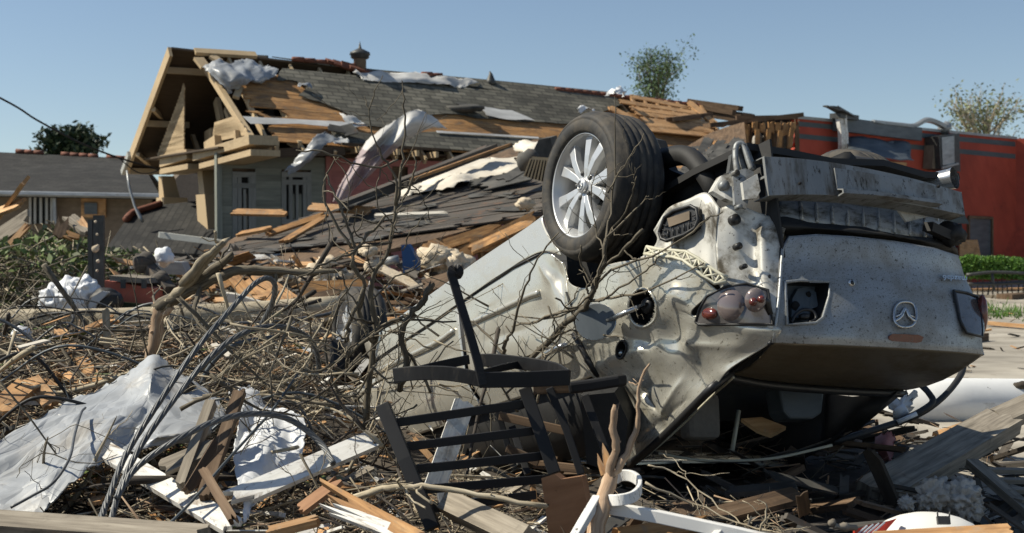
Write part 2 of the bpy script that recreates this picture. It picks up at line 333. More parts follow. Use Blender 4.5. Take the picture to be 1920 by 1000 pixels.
    T['redbox'] = M('faded_red_paint', [(.30, .075, .045), (.42, .13, .085)], (4, 4), .6, var=.2, dirt=((.2, .14, .1), .58, .75, 5))
    T['redp'] = M('red_plastic', [(.45, .04, .02), (.55, .06, .03)], (5, 5), .4, bump=.05, var=.1, dirt=((.2, .1, .06), .6, .75, 8))
    T['dirt'] = M('dirt', [(.022, .017, .012), (.05, .04, .03), (.10, .082, .062)], (2.5, 2.5), .95, bump=.8, bd=.04, var=.35, coord='Object')
    T['road'] = M('dusty_road', [(.19, .168, .135), (.31, .28, .23), (.40, .365, .305)], (.9, 2.2, 1), .95, bump=.4, bd=.02, var=.3, coord='Object', dirt=((.12, .09, .06), .6, .7, 1.7))
mk()
# ============================================================ ground
def axis(a, b, f, g, far):
    l = []; x = a
    while x < b: l.append(x); x += f
    s = f; x = b
    while x < far: l.append(x); s *= g; x += s
    return l
xs = axis(0, 6, .12, 1.25, 900); xs = [-x for x in xs[::-1]][:-1] + xs
ys = [-400, -120, -40, -12, -4, -1] + axis(0, 14, .14, 1.18, 1600)
m = MB(); nx = len(xs)
gv = [V((x, y, terr(x, y) if abs(x) < 40 and -2 < y < 60 else 0)) for y in ys for x in xs]
gf = [[j * nx + i, j * nx + i + 1, (j + 1) * nx + i + 1, (j + 1) * nx + i] for j in range(len(ys) - 1) for i in range(nx - 1)]
m.add(gv, gf, sm=True)
for k, f in enumerate(m.f):
    c = sum((m.v[i] for i in f), V()) / 4
    m.mi[k] = 0 if c.x + .9 * noise.noise(c * .8) < 2.0 + .02 * c.y and -3 < c.y < 23 else 1
build('ground', m, [MT['dirt'], MT['road']], kind='structure', loc=(0, 0, 0))
# ============================================================ helpers for traced sheets
def pgrid(rows, nu=5, nv=5, crumple=0.0, fr=3.0, seed=0, fn=None, lin=False):
    """rows of control points (px, py, Y) -> smooth grid of world points"""
    G = [[(fn or at)(*c) for c in r] for r in rows]; cr_ = (lambda r, n: [r[i].lerp(r[i + 1], k / n) for i in range(len(r) - 1) for k in range(n)] + [r[-1]]) if lin else cr; G = [cr_(r, nu) for r in G]
    cols = [cr_([r[j] for r in G], nv) for j in range(len(G[0]))]
    g = [[cols[j][i] for j in range(len(cols))] for i in range(len(cols[0]))]
    if crumple:
        rr = random.Random(seed * 7 + 3); Wv = [(V((rr.gauss(0, 1), rr.gauss(0, 1), rr.gauss(0, 1))).normalized() * fr * f, rr.random() * 9, 1 / f) for f in (.55, .8, 1.3, 1.9, 2.9, 4.3)]
        N0 = [[((g[min(i + 1, len(g) - 1)][j] - g[max(i - 1, 0)][j]).cross(g[i][min(j + 1, len(g[0]) - 1)] - g[i][max(j - 1, 0)])) for j in range(len(g[0]))] for i in range(len(g))]
        for i, r in enumerate(g):
            for j, p in enumerate(r):
                n = N0[i][j]; n = n.normalized() if n.length > 1e-9 else V((0, 0, 1))
                q = p + noise.noise_vector(p * fr * .45 + V((seed, 2, 5))) * (.9 / fr); w = 0
                for k, ph, am in Wv: t = (q.dot(k) + ph) % 1.0; w += (1 - abs(t * 2 - 1) * 2) * am
                w += (1 - abs(noise.noise(q * fr + V((seed, 1, 4)))) * 3) * .5
                r[j] = p + n * (w * crumple * .55) + noise.noise_vector(p * fr * 1.2) * crumple * .35
    return g
def tarp(name, rows, mat, label, cat, group=None, nu=6, nv=6, crumple=.02, fr=4., seed=0, th=.003, fn=None, mat2=None, lin=False):
    g = pgrid(rows, nu, nv, crumple, fr, seed, fn, lin); rr = random.Random(seed); A, B = len(g), len(g[0])   # ragged torn edges
    for j in range(B): g[0][j] = g[0][j].lerp(g[2][j], rr.random() ** 2 * .9); g[-1][j] = g[-1][j].lerp(g[-3][j], rr.random() ** 2 * .9)
    for i in range(A): g[i][0] = g[i][0].lerp(g[i][2], rr.random() ** 2 * .9); g[i][-1] = g[i][-1].lerp(g[i][-3], rr.random() ** 2 * .9)
    m = MB(); m.sheet(g, th, m2=1 if mat2 else None)
    return build(name, m, [mat, mat2] if mat2 else mat, label=label, cat=cat, group=group)
# ============================================================ wrecked house
HA = at(322, 92, 24.0); HB = at(1400, 214, 31.6); HE = at(465, 268, 22.5); HF = at(1010, 293, 25.75)
ROOF = plane(HA, HB, (HE + HF) / 2)
hu = V((.848, .53, 0)).normalized(); hv = V((hu.y, -hu.x, 0))
if hv.y > 0: hv = -hv
def hp(px, py, off=0.): return hit(px, py, ROOF, off)
GAB = (HE.copy(), -hu); BARGE = (HA.copy(), -hu)
WALL = (HE - hv * .5, hv)
def gp(px, py, off=0.): return hit(px, py, GAB, off)
def wp(px, py, off=0.): return hit(px, py, WALL, off)
house = thing('wrecked_house', 'wooden house with torn shingle roof, exposed orange boards and broken tan gable', 'house', V((HE.x, HE.y, 0)))
def roofpoly(name, polys, mat, off, th, label=None, parent=house):
    m = MB()
    for p in polys:
        q = [hp(x, y, off) for x, y in p]
        if (q[1] - q[0]).cross(q[2] - q[1]).dot(ROOF[1]) < 0: pass
        e1 = (HB - HA).normalized(); n = ROOF[1]; e2 = n.cross(e1); o = len(m.v); k = len(q)
        U = [((a - HA).dot(e1), (a - HA).dot(e2)) for a in q]
        m.add(q + [a - n * th for a in q], [list(range(k)), list(range(k, 2 * k))[::-1]], [U, U[::-1]])
        for i in range(k):
            j = (i + 1) % k; m.f.append([o + j, o + i, o + k + i, o + k + j]); m.uv.append([U[j], U[i], U[i], U[j]]); m.mi.append(0); m.sm.append(False)
    return build(name, m, mat, parent, label)
def jagged(p, a, n, s):
    """roughen a traced outline"""
    out = []
    for i in range(len(p)):
        x0, y0 = p[i]; x1, y1 = p[(i + 1) % len(p)]
        out.append((x0, y0))
        for k in range(1, n): out.append((x0 + (x1 - x0) * k / n + R.uniform(-a, a), y0 + (y1 - y0) * k / n + R.uniform(-a, a) * s))
    return out
S1 = [(510, 106), (700, 130), (910, 149), (1150, 173)]
S1b = jagged([(1166, 196), (1120, 213), (1075, 232), (1000, 228), (905, 222), (860, 214), (800, 216), (745, 225), (720, 238), (690, 236), (655, 215), (615, 196), (588, 188), (560, 178), (575, 162), (548, 150), (520, 150), (530, 128)], 2.5, 3, .7)
S2 = [(620, 238), (700, 252), (835, 246), (1012, 258), (1100, 262), (1120, 300), (1010, 292), (840, 279), (660, 268), (625, 262)]
roofpoly('shingle_roofing', [S1 + S1b, S2], MT['shingle'], .055, .02)
for up_ in [jagged([(455, 218), (530, 222), (640, 228), (690, 236), (655, 240), (560, 232), (470, 232)], 1, 2, 1), jagged([(900, 199), (960, 207), (1003, 226), (950, 224), (912, 216)], 1.5, 3, 1), jagged([(818, 245), (1010, 257), (1010, 260), (820, 249)], .4, 2, 1)]: roofpoly('roof_underlay', [up_], MT['sheetw'], .085, .006)
m = MB(); e1 = (HB - HA).normalized(); e2 = ROOF[1].cross(e1)
if e2.z > 0: e2 = -e2
for k in range(22):                       # sheathing boards under the shingles
    d = .62 + k * .135
    a0 = HA + e2 * d; t = (d - .5) / 2.6
    xl = (.80 if d > .8 else 1.35) + .40 * t + R.uniform(-.05, .12); xr = 13.2 - .6 * t + R.uniform(-.5, .1)
    sE, dE = (HE - HA).dot(e1), (HE - HA).dot(e2); sF, dF = (HF - HA).dot(e1), (HF - HA).dot(e2)
    if d > dF: xr = min(xr, sE + (d - dE) / (dF - dE) * (sF - sE))
    if xr < xl + .3 or d > dE + .05: continue
    segs = [(xl, xr)]
    if k == 9: segs = [(xl + .55, xr)]
    if k == 10: segs = [(xl, xl + .25), (xl + .6, xr)]
    for a, b in segs: m.board(a0 + e1 * a + ROOF[1] * R.uniform(-.004, .01), a0 + e1 * b + ROOF[1] * R.uniform(-.004, .01), .128, .022, ROOF[1], jag=(.12, .5))
build('roof_sheathing', m, MT['orange'], house)
m = MB()
for k in range(19):                       # rafters under the boards
    s = 1.1 + k * .62; a = HA + e1 * s - ROOF[1] * .075 + e2 * .05; m.board(a, a + e2 * 2.95, .05, .12, ROOF[1])
build('rafters', m, MT['tan'], house)
# broken end: bare rafters and battens
m = MB()
for (x0, y0, x1, y1) in [(1178, 180, 1300, 204), (1160, 190, 1315, 214), (1178, 203, 1322, 222), (1190, 212, 1335, 232), (1200, 224, 1345, 240)]: m.board(hp(x0, y0, .1), hp(x1, y1, .1), .16, .03, ROOF[1], jag=(.1, .4))
for k in range(7): m.board(hp(1180 + k * 22, 184 + k * 3, .04), hp(1216 + k * 21, 238 + k * 1.5, .04), .07, .14, ROOF[1])
for (x0, y0, x1, y1) in [(1195, 232, 1340, 246), (1205, 240, 1330, 252), (1140, 200, 1215, 238), (1290, 190, 1346, 236)]: m.board(hp(x0, y0, .13), hp(x1, y1, .13), .24, .03, ROOF[1], jag=(.1, .2))
build('bare_battens', m, MT['fresh'], house)
m = MB()
for i in range(4): m.board(at(1285 + i * 4, 190 + i * 7, 31), at(1408 + i * 3 - (i % 2) * 30, 207 + i * 6, 30.5), .22, .12, jag=(.1, .5))
m.board(at(1325, 236, 29), at(1500, 216, 30), .3, .1); m.board(at(1250, 225, 29.2), at(1330, 215, 30.6), .3, .1, jag=(.2, .2))
build('broken_ridge_beams', m, MT['brown'], house)
# back slope, seen from below through the broken gable
m = MB(); bl = hit(240, 318, BARGE); L = 13.0
nb = (bl - HA).cross(hu).normalized(); nb = nb if nb.z > 0 else -nb
ridgeR = HA + e1 * L
g = [[HA + (bl - HA) * (i / 8) + (e1 * L) * (j / 4) for j in range(5)] for i in range(9)]
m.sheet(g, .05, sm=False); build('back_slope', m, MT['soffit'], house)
m = MB(); m.board(HA + V((0, 0, -.05)) - hu * .03, bl - hu * .03, .06, .22, hu.cross(bl - HA)); 
build('barge_board', m, MT['tan'], house)
m = MB(); q = (bl - HA); m.board(HA + q * .86 - hu * .07, HA + q * 1.03 - hu * .07, .10, .12, hu.cross(q)); build('barge_tip', m, MT['wht'], house)
m = MB()
m = type('G', (), {'board': lambda s, *a, **k: (lambda q: (q.board(*a, **k), build('roof_bracket', q, MT['tan'], house)))(MB())})()
for t in (.12, .55, .97): m.board(HA + q * t + V((0, 0, -.10)), HA + q * t + hu * .85 + V((0, 0, -.10)), .09, .12)
m.board(hit(288, 205, BARGE), gp(320, 238, .0), .07, .09); m.board(gp(262, 272, .55), gp(300, 275), .1, .08)
m.board(hit(258, 290, BARGE), gp(293, 318), .08, .08)
m = MB(); m.prism([gp(x, y, -1.25) for x, y in ((338, 96), (500, 104), (520, 270), (338, 292))], hu * .03); build('attic_shade_sheet', m, MT['black'], house)  # black sheet added inside the attic to stand in for its deep shade
gfr = []                                     # loose framing at the torn gable top
class _G:
    def board(s, *a, **k): q = MB(); q.board(*a, **k); build('framing_timber', q, MT['tan'], house)
m = _G()
m.board(gp(372, 104), gp(476, 268), .12, .10, -hu); m.board(hp(365, 97), hp(480, 104, .05), .16, .07, ROOF[1])
m.board(gp(365, 178, -1.0), gp(398, 160, -.7), .12, .08); m.board(gp(376, 205, -1.2), gp(392, 260, -1.2), .09, .06, -hu)
m.board(gp(406, 188, -.3), gp(414, 228, -.3), .2, .08, -hu); m.board(gp(423, 205, -.3), gp(430, 224, -.3), .1, .06, -hu)
m.board(hp(440, 172, .02), hp(452, 176, .02), .4, .06, ROOF[1]); m.board(hp(372, 110), hp(386, 128), .2, .06, ROOF[1]); m.board(hp(397, 106), hp(412, 116), .16, .06, ROOF[1])
m.board(gp(388, 262, -.15), gp(400, 255, -.15), .3, .1, -hu); m.board(gp(361, 255, -.05), gp(372, 285, -.05), .08, .08, -hu); m.board(gp(390, 277, .1), gp(410, 264, .1), .2, .15, -hu)
m.board(gp(443, 245, .1), gp(446, 285, .1), .10, .08, -hu); m.board(gp(466, 262, .02), gp(478, 272, .02), .14, .1, -hu)
m = MB()
def lap(pts_fn, y0l, y0r, n, step, xl, xr, slope=0):
    for k in range(n):
        a = pts_fn(xl(k), y0l + k * step); b = pts_fn(xr(k), y0r + k * step * .98); m.board(a, b, .135, .022, -hu, jag=(.03, .06), roll=.0)
lap(lambda x, y: gp(x, y, .34), 168, 160, 20, 6.6, lambda k: 344 - 2.55 * k, lambda k: 346)
build('gable_siding', m, MT['tan'], house); m = MB()
lap(lambda x, y: gp(x, y, .04), 237, 224, 5, 5.6, lambda k: 402 + R.uniform(-2, 3), lambda k: 443 + k * 5.2)
build('gable_siding', m, MT['tan'], house)
def band(name, polys, dep, mat, fn=gp, dirn=hu):
    m = MB()
    for p in polys: m.prism([fn(x, y, .40) for x, y in p], dirn * (dep + .3))
    return build(name, m, mat, house)
band('entablature', [[(299, 292), (349, 280), (350, 298), (299, 314)], [(299, 317), (352, 307), (352, 317), (299, 327)], [(361, 286), (466, 253), (467, 271), (361, 302)], [(373, 307), (470, 280), (470, 292), (373, 317)]], .22, MT['tan'])
m = MB(); m.prism([gp(x, y, .20) for x, y in [(302, 292), (346, 282), (346, 312), (302, 322)]], hu * .1); m.prism([gp(x, y, .20) for x, y in [(372, 284), (466, 256), (466, 286), (374, 312)]], hu * .1); build('beam_core', m, MT['brown'], house)
for (t, b) in (((297, 331, 9), (300, 441, 14)), ((370, 318, 9), (378, 448, 14))):
    m = MB(); fx = [(t[0], t[1]), (t[0] + (b[0] - t[0]) * .36, t[1] + (b[1] - t[1]) * .36), (b[0], b[1])]
    a, c, d = [gp(x, y) for x, y in fx]
    def ring(p, w, dp): return [p, p + hv * w, p + hv * w + hu * dp, p + hu * dp]
    rr = [ring(a, .26, .26), ring(c, .34, .34), ring(c + V((0, 0, -.01)), .52, .5), ring(d, .60, .58), ring(V((d.x, d.y, -.1)), .62, .6)]
    rr = [[p + hu * (-.06 if i > 1 else 0) for p in r] for i, r in enumerate(rr)]
    m.add([p for r in rr for p in r], [[i * 4 + k, i * 4 + (k + 1) % 4, i * 4 + 4 + (k + 1) % 4, i * 4 + 4 + k][::-1] for i in range(4) for k in range(4)] + [[3, 2, 1, 0], [16, 17, 18, 19]])
    co = build('porch_column', m, MT['tan'], house)
# long wall under the eave
def sgm(px, s0=None):
    d = ray(px, 430); p = hit(px, 430, WALL); return (p - WALL[0]).dot(hu)
def siding(name, sa, sb, z0, z1, mat, gaps=()):
    m = MB(); o = V((WALL[0].x, WALL[0].y, 0)); z = z0
    while z < z1:
        iv = [(sa, sb)]
        for (g0, g1, h0, h1) in gaps:
            if h0 - .06 < z < h1 + .02:
                iv = [w for a, b in iv for w in ((a, min(b, g0)), (max(a, g1), b)) if w[1] - w[0] > .02]
        for a, b in iv: m.board(o + hu * a + V((0, 0, z)), o + hu * b + V((0, 0, z)), .125, .02, hv, roll=.09)
        z += .115
    return build(name, m, mat, house)
oW = V((WALL[0].x, WALL[0].y, 0))
win = []
for x0, x1, y0, y1 in ((436, 479, 322, 452), (528, 583, 322, 420)):
    win.append((sgm(x0), sgm(x1), wp(x0, y1).z, wp(x0, y0).z))
siding('grey_siding', sgm(413), sgm(611), .3, 2.8, MT['sidingg'], win)
siding('pink_siding', sgm(618), 12.0, .3, 2.75, MT['sidingp'], [(sgm(735), sgm(765), 1.2, wp(740, 312).z)])
m = MB(); m.prism([oW + hu * a + V((0, 0, z)) - hv * .06 for a, z in ((sgm(413), .2), (12.2, .2), (12.2, 2.85), (sgm(413), 2.85))], -hv * .05); build('wall_sheathing', m, MT['brown'], house)
m = MB(); m.board(oW + hu * (sgm(413) - .03) + V((0, 0, .2)), oW + hu * (sgm(413) - .03) + V((0, 0, 2.8)), .10, .12, hv); build('corner_board', m, MT['sidingg'], house)
m = MB(); m.board(oW + hu * sgm(615) + V((0, 0, .2)) + hv * .02, oW + hu * sgm(615) + V((0, 0, 2.8)) + hv * .02, .10, .05, hv); build('corner_board', m, MT['sidingp'], house)
m = MB(); m.prism([oW + hu * 2.6 + V((0, 0, z)) + (-hv * y) for z, y in ((.2, .08), (.2, 4.4), (2.85, 4.4), (2.85, .08))], hu * .08); build('front_wall', m, MT['sidingg'], house)
for i, (a, b, z0, z1) in enumerate(win):
    nm = 'door' if i == 0 else 'window'
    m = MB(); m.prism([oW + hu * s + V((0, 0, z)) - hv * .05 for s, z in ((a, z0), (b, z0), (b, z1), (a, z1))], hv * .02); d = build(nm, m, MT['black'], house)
    m = MB(); c = (a + b) / 2; w = b - a
    for s in (a + .04, b - .04, a + w * .3, a + w * .78): m.board(oW + hu * s + V((0, 0, z0)), oW + hu * s + V((0, 0, z1)), .09 if s in (a + .04, b - .04) else .07, .05, hv)
    for z in (z1 - .05, z1 - (z1 - z0) * .2, z0 + .04): m.board(oW + hu * a + V((0, 0, z)) + hv * .003, oW + hu * b + V((0, 0, z)) + hv * .003, .09, .055, hv)
    m.board(oW + hu * (a + w * .52) + V((0, 0, z0)) + hv * .01, oW + hu * (a + w * .52) + V((0, 0, z1 - (z1 - z0) * .25)) + hv * .01, .05, .03, hv)
    build('frame', m, MT['frame'], d)
    m = MB(); m.prism([oW + hu * s + V((0, 0, z)) - hv * .02 for s, z in ((a + w * .32, z0 + .1), (a + w * .76, z0 + .1), (a + w * .76, z1 - .4), (a + w * .32, z1 - .4))], hv * .008); build('pane', m, MT['glass'], d)
# eave
m = MB(); ev0 = hp(470, 268); ev1 = hp(1110, 300)
e0 = V((HE.x, HE.y, HE.z - .13)); m.board(at(470, 289, 22.6), at(645, 283, 23.4), .16, .10, hv); m.board(at(640, 270, 23.3), at(845, 282, 24.6), .05, .06, hv)
build('eave_beam', m, MT['soffit'], house)
m = type('G', (), {'board': lambda s, *a, **k: (lambda q: (q.board(*a, **k), build('rafter_tail', q, MT['tan'], house)))(MB())})()
for k in range(4): p = hp(478 + k * 42, 271, .0); m.board(p + V((0, 0, -.02)), p - hv * .5 + V((0, 0, .1)), .07, .16)
for k in range(5): p = at(670 + k * 36, 281 + k * 2.4, 23.5 + k * .2); m.board(p + hv * .12, p - hv * .45, .06, .11)
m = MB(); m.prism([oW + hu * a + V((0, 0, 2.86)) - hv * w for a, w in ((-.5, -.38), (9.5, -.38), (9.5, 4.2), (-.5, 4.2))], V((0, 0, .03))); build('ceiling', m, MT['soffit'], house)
m = MB(); a = oW + hu * 10; m.prism([a + V((0, 0, .1)), a + V((0, 0, .1)) - hv * 4.4, a - hv * 4.4 + V((0, 0, 2.8)), a - hv * 2.2 + V((0, 0, 4.4)), a + V((0, 0, 2.8))], hu * .1); build('rear_wall', m, MT['brown'], house)
m = MB(); a = oW - hv * 4.4; m.prism([a + V((0, 0, .1)) + hu * 2.5, a + hu * 9.5 + V((0, 0, .1)), a + hu * 9.5 + V((0, 0, 2.8)), a + hu * 2.5 + V((0, 0, 2.8))], -hv * .1); build('far_wall', m, MT['brown'], house)
# ridge: clay tiles, turbine vent, stub vent
m = MB()
for k in range(46):
    s = 2.4 + k * .24
    if 3.6 < s < 5.2 or 5.6 < s < 8.6: continue
    a = HA + e1 * s + V((0, 0, .07)); m.tube([a, a + e1 * .235 + V((0, 0, .012))], [.05, .058], 7)
for (x, y) in ((612, 113), (625, 117), (640, 121), (655, 124)): p = hp(x, y, .1); m.board(p, p + e1 * .5 + V((0, 0, -.08)), .16, .05, ROOF[1], roll=R.uniform(-.4, .4))
build('ridge_tiles', m, MT['copper'], house)
vb = hp(672, 127, .0); vb = HA + e1 * ((vb - HA).dot(e1))
m = MB(); m.tube([vb + V((0, 0, z)) for z in (-.15, .22, .24)], [.13, .13, .15], 14); tv = build('turbine_vent', m, MT['brick'], house)
m = MB(); m.tube([vb + V((0, 0, z)) for z in (.225, .25, .30, .31, .36, .42, .44, .5, .58)], [.15, .19, .19, .215, .2, .08, .035, .02, .004], 14); build('vent_cap', m, MT['vent'], tv)
vs = hp(920, 160, .0); m = MB(); m.tube([vs, vs + V((0, 0, .1)), vs + V((.0, 0, .24)), vs + V((-.02, 0, .3))], [.13, .10, .04, .01], 8); m.board(vs + V((-.05, 0, .02)), vs + e1 * .7 + V((0, 0, -.03)), .2, .06, ROOF[1]); build('stub_vent', m, MT['vent'], house)
# sheets blown over the house
GT = 'torn roof sheets on the wrecked house'
def hs(px, py, o): return hp(px, py, o)
tarp('torn_sheet', [[(375, 122, .05), (410, 116, .18), (450, 112, .12), (492, 120, .10)], [(392, 140, .1), (418, 132, .3), (462, 140, .22), (520, 132, .14)], [(420, 165, .10), (437, 150, .28), (470, 152, .18), (505, 150, .10)], [(424, 178, .0), (432, 172, .1), (440, 166, .06), (446, 160, .05)]], MT['sheetb'], 'crumpled silver grey roof sheet at the top of the broken gable', 'plastic sheet', GT, nu=12, nv=12, crumple=.04, fr=3.6, seed=1, fn=hs)
tarp('torn_sheet', [[(655, 132, .07), (720, 135, .09), (800, 139, .09), (860, 146, .10), (905, 154, .08)], [(668, 146, .08), (730, 148, .10), (800, 150, .14), (850, 155, .10), (885, 160, .08)], [(690, 152, .075), (740, 154, .085), (800, 157, .10), (840, 162, .09), (862, 165, .075)]], MT['sheetw'], 'long pale underlay sheet lying just below the roof ridge', 'roof sheet', GT, nu=7, nv=6, crumple=.03, fr=3, seed=2, fn=hs)
tarp('torn_sheet', [[(687, 266, 22.7), (718, 238, 22.6), (752, 217, 22.6), (788, 206, 22.9), (842, 243, 23.5)], [(672, 292, 22.4), (702, 268, 22.1), (738, 244, 22.5), (776, 226, 22.5), (826, 241, 23.3)], [(660, 312, 22.4), (686, 292, 22.2), (716, 270, 22.5), (756, 250, 22.4), (806, 240, 23.0)], [(645, 338, 22.3), (662, 328, 22.0), (690, 308, 22.4), (722, 285, 22.2), (765, 262, 22.7)], [(622, 380, 22.2), (636, 378, 22.0), (652, 374, 22.3), (670, 350, 22.1), (694, 328, 22.5)]], MT['sheetb'], 'long pale grey sheet flapping from the eave down in front of the pink wall', 'plastic sheet', GT, nu=10, nv=10, crumple=.016, fr=1.8, seed=3)
fs_ = bpy.context.scene.objects['torn_sheet.002']; sm_ = M('sheer_pinkish_wrap', [(.38, .30, .31), (.50, .42, .42)], (3, 6), .5, bump=.2, bd=.03, crinkle=4, var=.25)      # the thin lower half lets the wall show through
sm_.node_tree.nodes['Principled BSDF'].inputs['Alpha'].default_value = .62; fs_.data.materials.clear(); fs_.data.materials.append(MT['sheetw']); fs_.data.materials.append(sm_)
for p_ in fs_.data.polygons: p_.material_index = 1 if (p_.center + fs_.location).z + .25 * noise.noise(p_.center * 2) < at(700, 275, 22.4).z else 0
tarp('torn_sheet', [[(612, 245, 22.4), (588, 256, 22.2), (570, 282, 22.2), (548, 305, 22.1), (528, 322, 22.0)], [(620, 252, 22.4), (600, 264, 22.2), (584, 288, 22.1), (562, 308, 22.0), (538, 320, 22.0)], [(636, 262, 22.4), (612, 272, 22.2), (592, 294, 22.2), (566, 316, 22.1), (540, 330, 22.0)]], MT['sheetb'], 'narrow twisted grey strip of sheet hanging in front of the windows', 'plastic sheet', GT, nu=9, nv=8, crumple=.02, fr=4, seed=4)
tarp('torn_sheet', [[(1138, 176, .2), (1155, 160, .5), (1172, 172, .3)], [(1135, 182, .1), (1154, 172, .5), (1172, 186, .15)]], MT['bagw'], 'small white rag of sheet caught on the ridge beside the broken roof end', 'plastic sheet', GT, nu=6, nv=6, crumple=.08, fr=4, seed=5, fn=hs)
tarp('torn_sheet', [[(1080, 205, .1), (1100, 202, .16), (1118, 210, .1)], [(1086, 212, .1), (1105, 209, .15), (1116, 214, .1)]], MT['bagw'], 'small white scrap of sheet on the shingles above the car wheel', 'plastic sheet', GT, nu=5, nv=5, crumple=.06, fr=4, seed=6, fn=hs)
tarp('torn_sheet', [[(560, 156, .1), (575, 155, .15), (586, 160, .1)], [(556, 161, .1), (572, 163, .14), (584, 168, .1)]], MT['sheetb'], 'small grey scrap of sheet at the upper edge of the bare boards', 'plastic sheet', GT, nu=5, nv=5, crumple=.05, fr=4, seed=7, fn=hs)
tarp('torn_sheet', [[(636, 210, .1), (655, 216, .13), (684, 232, .09)], [(645, 228, .1), (662, 232, .12), (690, 236, .09)]], MT['sheetw'], 'white patch of underlay at the right end of the bare boards', 'roof sheet', GT, nu=5, nv=5, crumple=.03, fr=4, seed=8, fn=hs)
tarp('torn_sheet', [[(605, 255, .12), (640, 256, .12), (655, 266, .1)], [(612, 268, .1), (640, 270, .1), (656, 271, .1)]], MT['sheetw'], 'pale patch of underlay on the eave beside the twisted strip', 'roof sheet', GT, nu=5, nv=4, crumple=.03, fr=4, seed=9, fn=hs)
m = MB(); m.lump(hp(870, 204, .1), .35, 2, .5, 2, sq=(1.2, .6, .25)); m.board(hp(855, 198, .12), hp(905, 204, .2), .25, .02, ROOF[1], jag=(.1, .1)); build('lifted_shingles', m, MT['felt'], house)
m = MB(); m.board(hp(640, 247, .12), hp(668, 240, .2), .3, .02, ROOF[1], jag=(.1, .1)); m.board(hp(610, 238, .12), hp(655, 246, .14), .22, .02, ROOF[1], jag=(.1, .1)); build('torn_underfelt', m, MT['felt'], house)
# hanging gutter strip and power line
m = MB(); m.tube([at(238, 320, 24.2), at(243, 352, 24.1), at(252, 385, 24.1), at(264, 408, 24), at(268, 417, 24)], [.02, .03, .025, .045, .03], 5)
build('hanging_strip', m, MT['metal'], label='thin grey metal strip dangling from the left end of the gable', cat='metal strip')
m = MB(); P = cr([at(-260, 60, 19), at(0, 184, 21), at(70, 226, 21.8), at(150, 268, 22.6), at(222, 296, 23.4), at(298, 318, 24.2)], 6); m.tube(P, .018, 5)
P = cr([at(222, 296, 23.4), at(255, 322, 23.6), at(280, 325, 24), at(300, 318, 24.2)], 5); m.tube(P, .012, 5)
build('power_line', m, MT['rubber'], label='black overhead power line sagging down to the gable', cat='power line')
# ============================================================ left bungalow
bung = thing('grey_bungalow', 'low bungalow with dark shingle roof, grey gutter and boarded window', 'house', at(100, 560, 34) * 1)
bung.location.z = 0
RB = (at(-500, 352, 33), at(300, 366, 33), at(262, 298, 37), at(-500, 262, 37))
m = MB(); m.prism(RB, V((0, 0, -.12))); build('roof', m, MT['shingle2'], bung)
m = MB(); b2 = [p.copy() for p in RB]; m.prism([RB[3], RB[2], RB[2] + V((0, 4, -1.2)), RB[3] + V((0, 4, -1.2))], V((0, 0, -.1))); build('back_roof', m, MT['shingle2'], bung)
m = MB(); m.prism([at(-500, 360, 33.6), at(296, 372, 33.6), at(296, 372, 33.6) * 1 - V((0, 0, 2.6)), at(-500, 360, 33.6) - V((0, 0, 2.6))], V((0, .2, 0))); build('front_wall', m, MT['brick'], bung)
m = MB(); a = at(296, 372, 33.6); m.prism([a, a + V((0, 7, 0)), a + V((0, 3.4, 1.1))], V((-.15, 0, 0))); m.prism([a, a + V((0, 7, 0)), a + V((0, 7, -2.6)), a + V((0, 0, -2.6))], V((-.15, 0, 0))); build('side_wall', m, MT['brick'], bung)
m = MB(); m.tube([at(-500, 354, 32.95), at(300, 368, 32.95)], .07, 6, sq=True); m.board(at(102, 366, 33.3), at(104, 420, 33.3), .08, .08, V((0, -1, 0))); build('gutter', m, MT['metal'], bung)
m = MB()
for k in range(14):
    x = 30 + k * 17; 
    if k in (3, 4, 9): continue
    a = at(x, 281.5 + (x) * .066, 37); m.tube([a, a + V((.27, 0, -.02))], .07, 6)
build('ridge_tiles', m, MT['copper'], bung)
m = MB(); m.prism([at(152, 369, 33.5), at(198, 370, 33.5), at(198, 408, 33.5), at(152, 408, 33.5)], V((0, .06, 0))); w = build('boarded_window', m, MT['fresh'], bung)
m = MB(); m.prism([at(158, 380, 33.45), at(182, 381, 33.45), at(182, 402, 33.45), at(158, 402, 33.45)], V((0, .04, 0))); build('blue_patch', m, MT['slate'], w)
m = MB(); m.prism([at(56, 370, 33.5), at(98, 371, 33.5), at(98, 420, 33.5), at(56, 420, 33.5)], V((0, .06, 0))); w = build('window', m, MT['glass'], bung)
m = MB()
for x in (57, 66, 77, 88, 97): m.board(at(x, 370, 33.42), at(x, 420, 33.42), .06, .05, V((0, -1, 0)))
build('frame', m, MT['wht'], w)
# porch roof fallen beside the gable
fr = thing('fallen_porch_roof', 'dark fallen shingle roof with red ridge tiles behind the porch columns', 'roof', at(290, 450, 25)); FP = plane(at(195, 470, 23), at(460, 470, 23), at(330, 375, 26))
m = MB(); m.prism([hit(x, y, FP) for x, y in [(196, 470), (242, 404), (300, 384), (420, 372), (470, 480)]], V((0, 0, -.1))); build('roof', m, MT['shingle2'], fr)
m = MB(); q = cr([hit(236, 412, FP, .06), hit(247, 400, FP, .06), hit(270, 392, FP, .06), hit(302, 382, FP, .06)], 3); m.tube(q, .07, 6); build('ridge_tiles', m, MT['copper'], fr)
m = MB(); m.board(at(296, 440, 22.6), at(420, 456, 22.2), .12, .1, jag=(.1, .2)); build('porch_rail', m, MT['wht'], label='pale wooden porch rail lying below the two leaning columns', cat='rail')
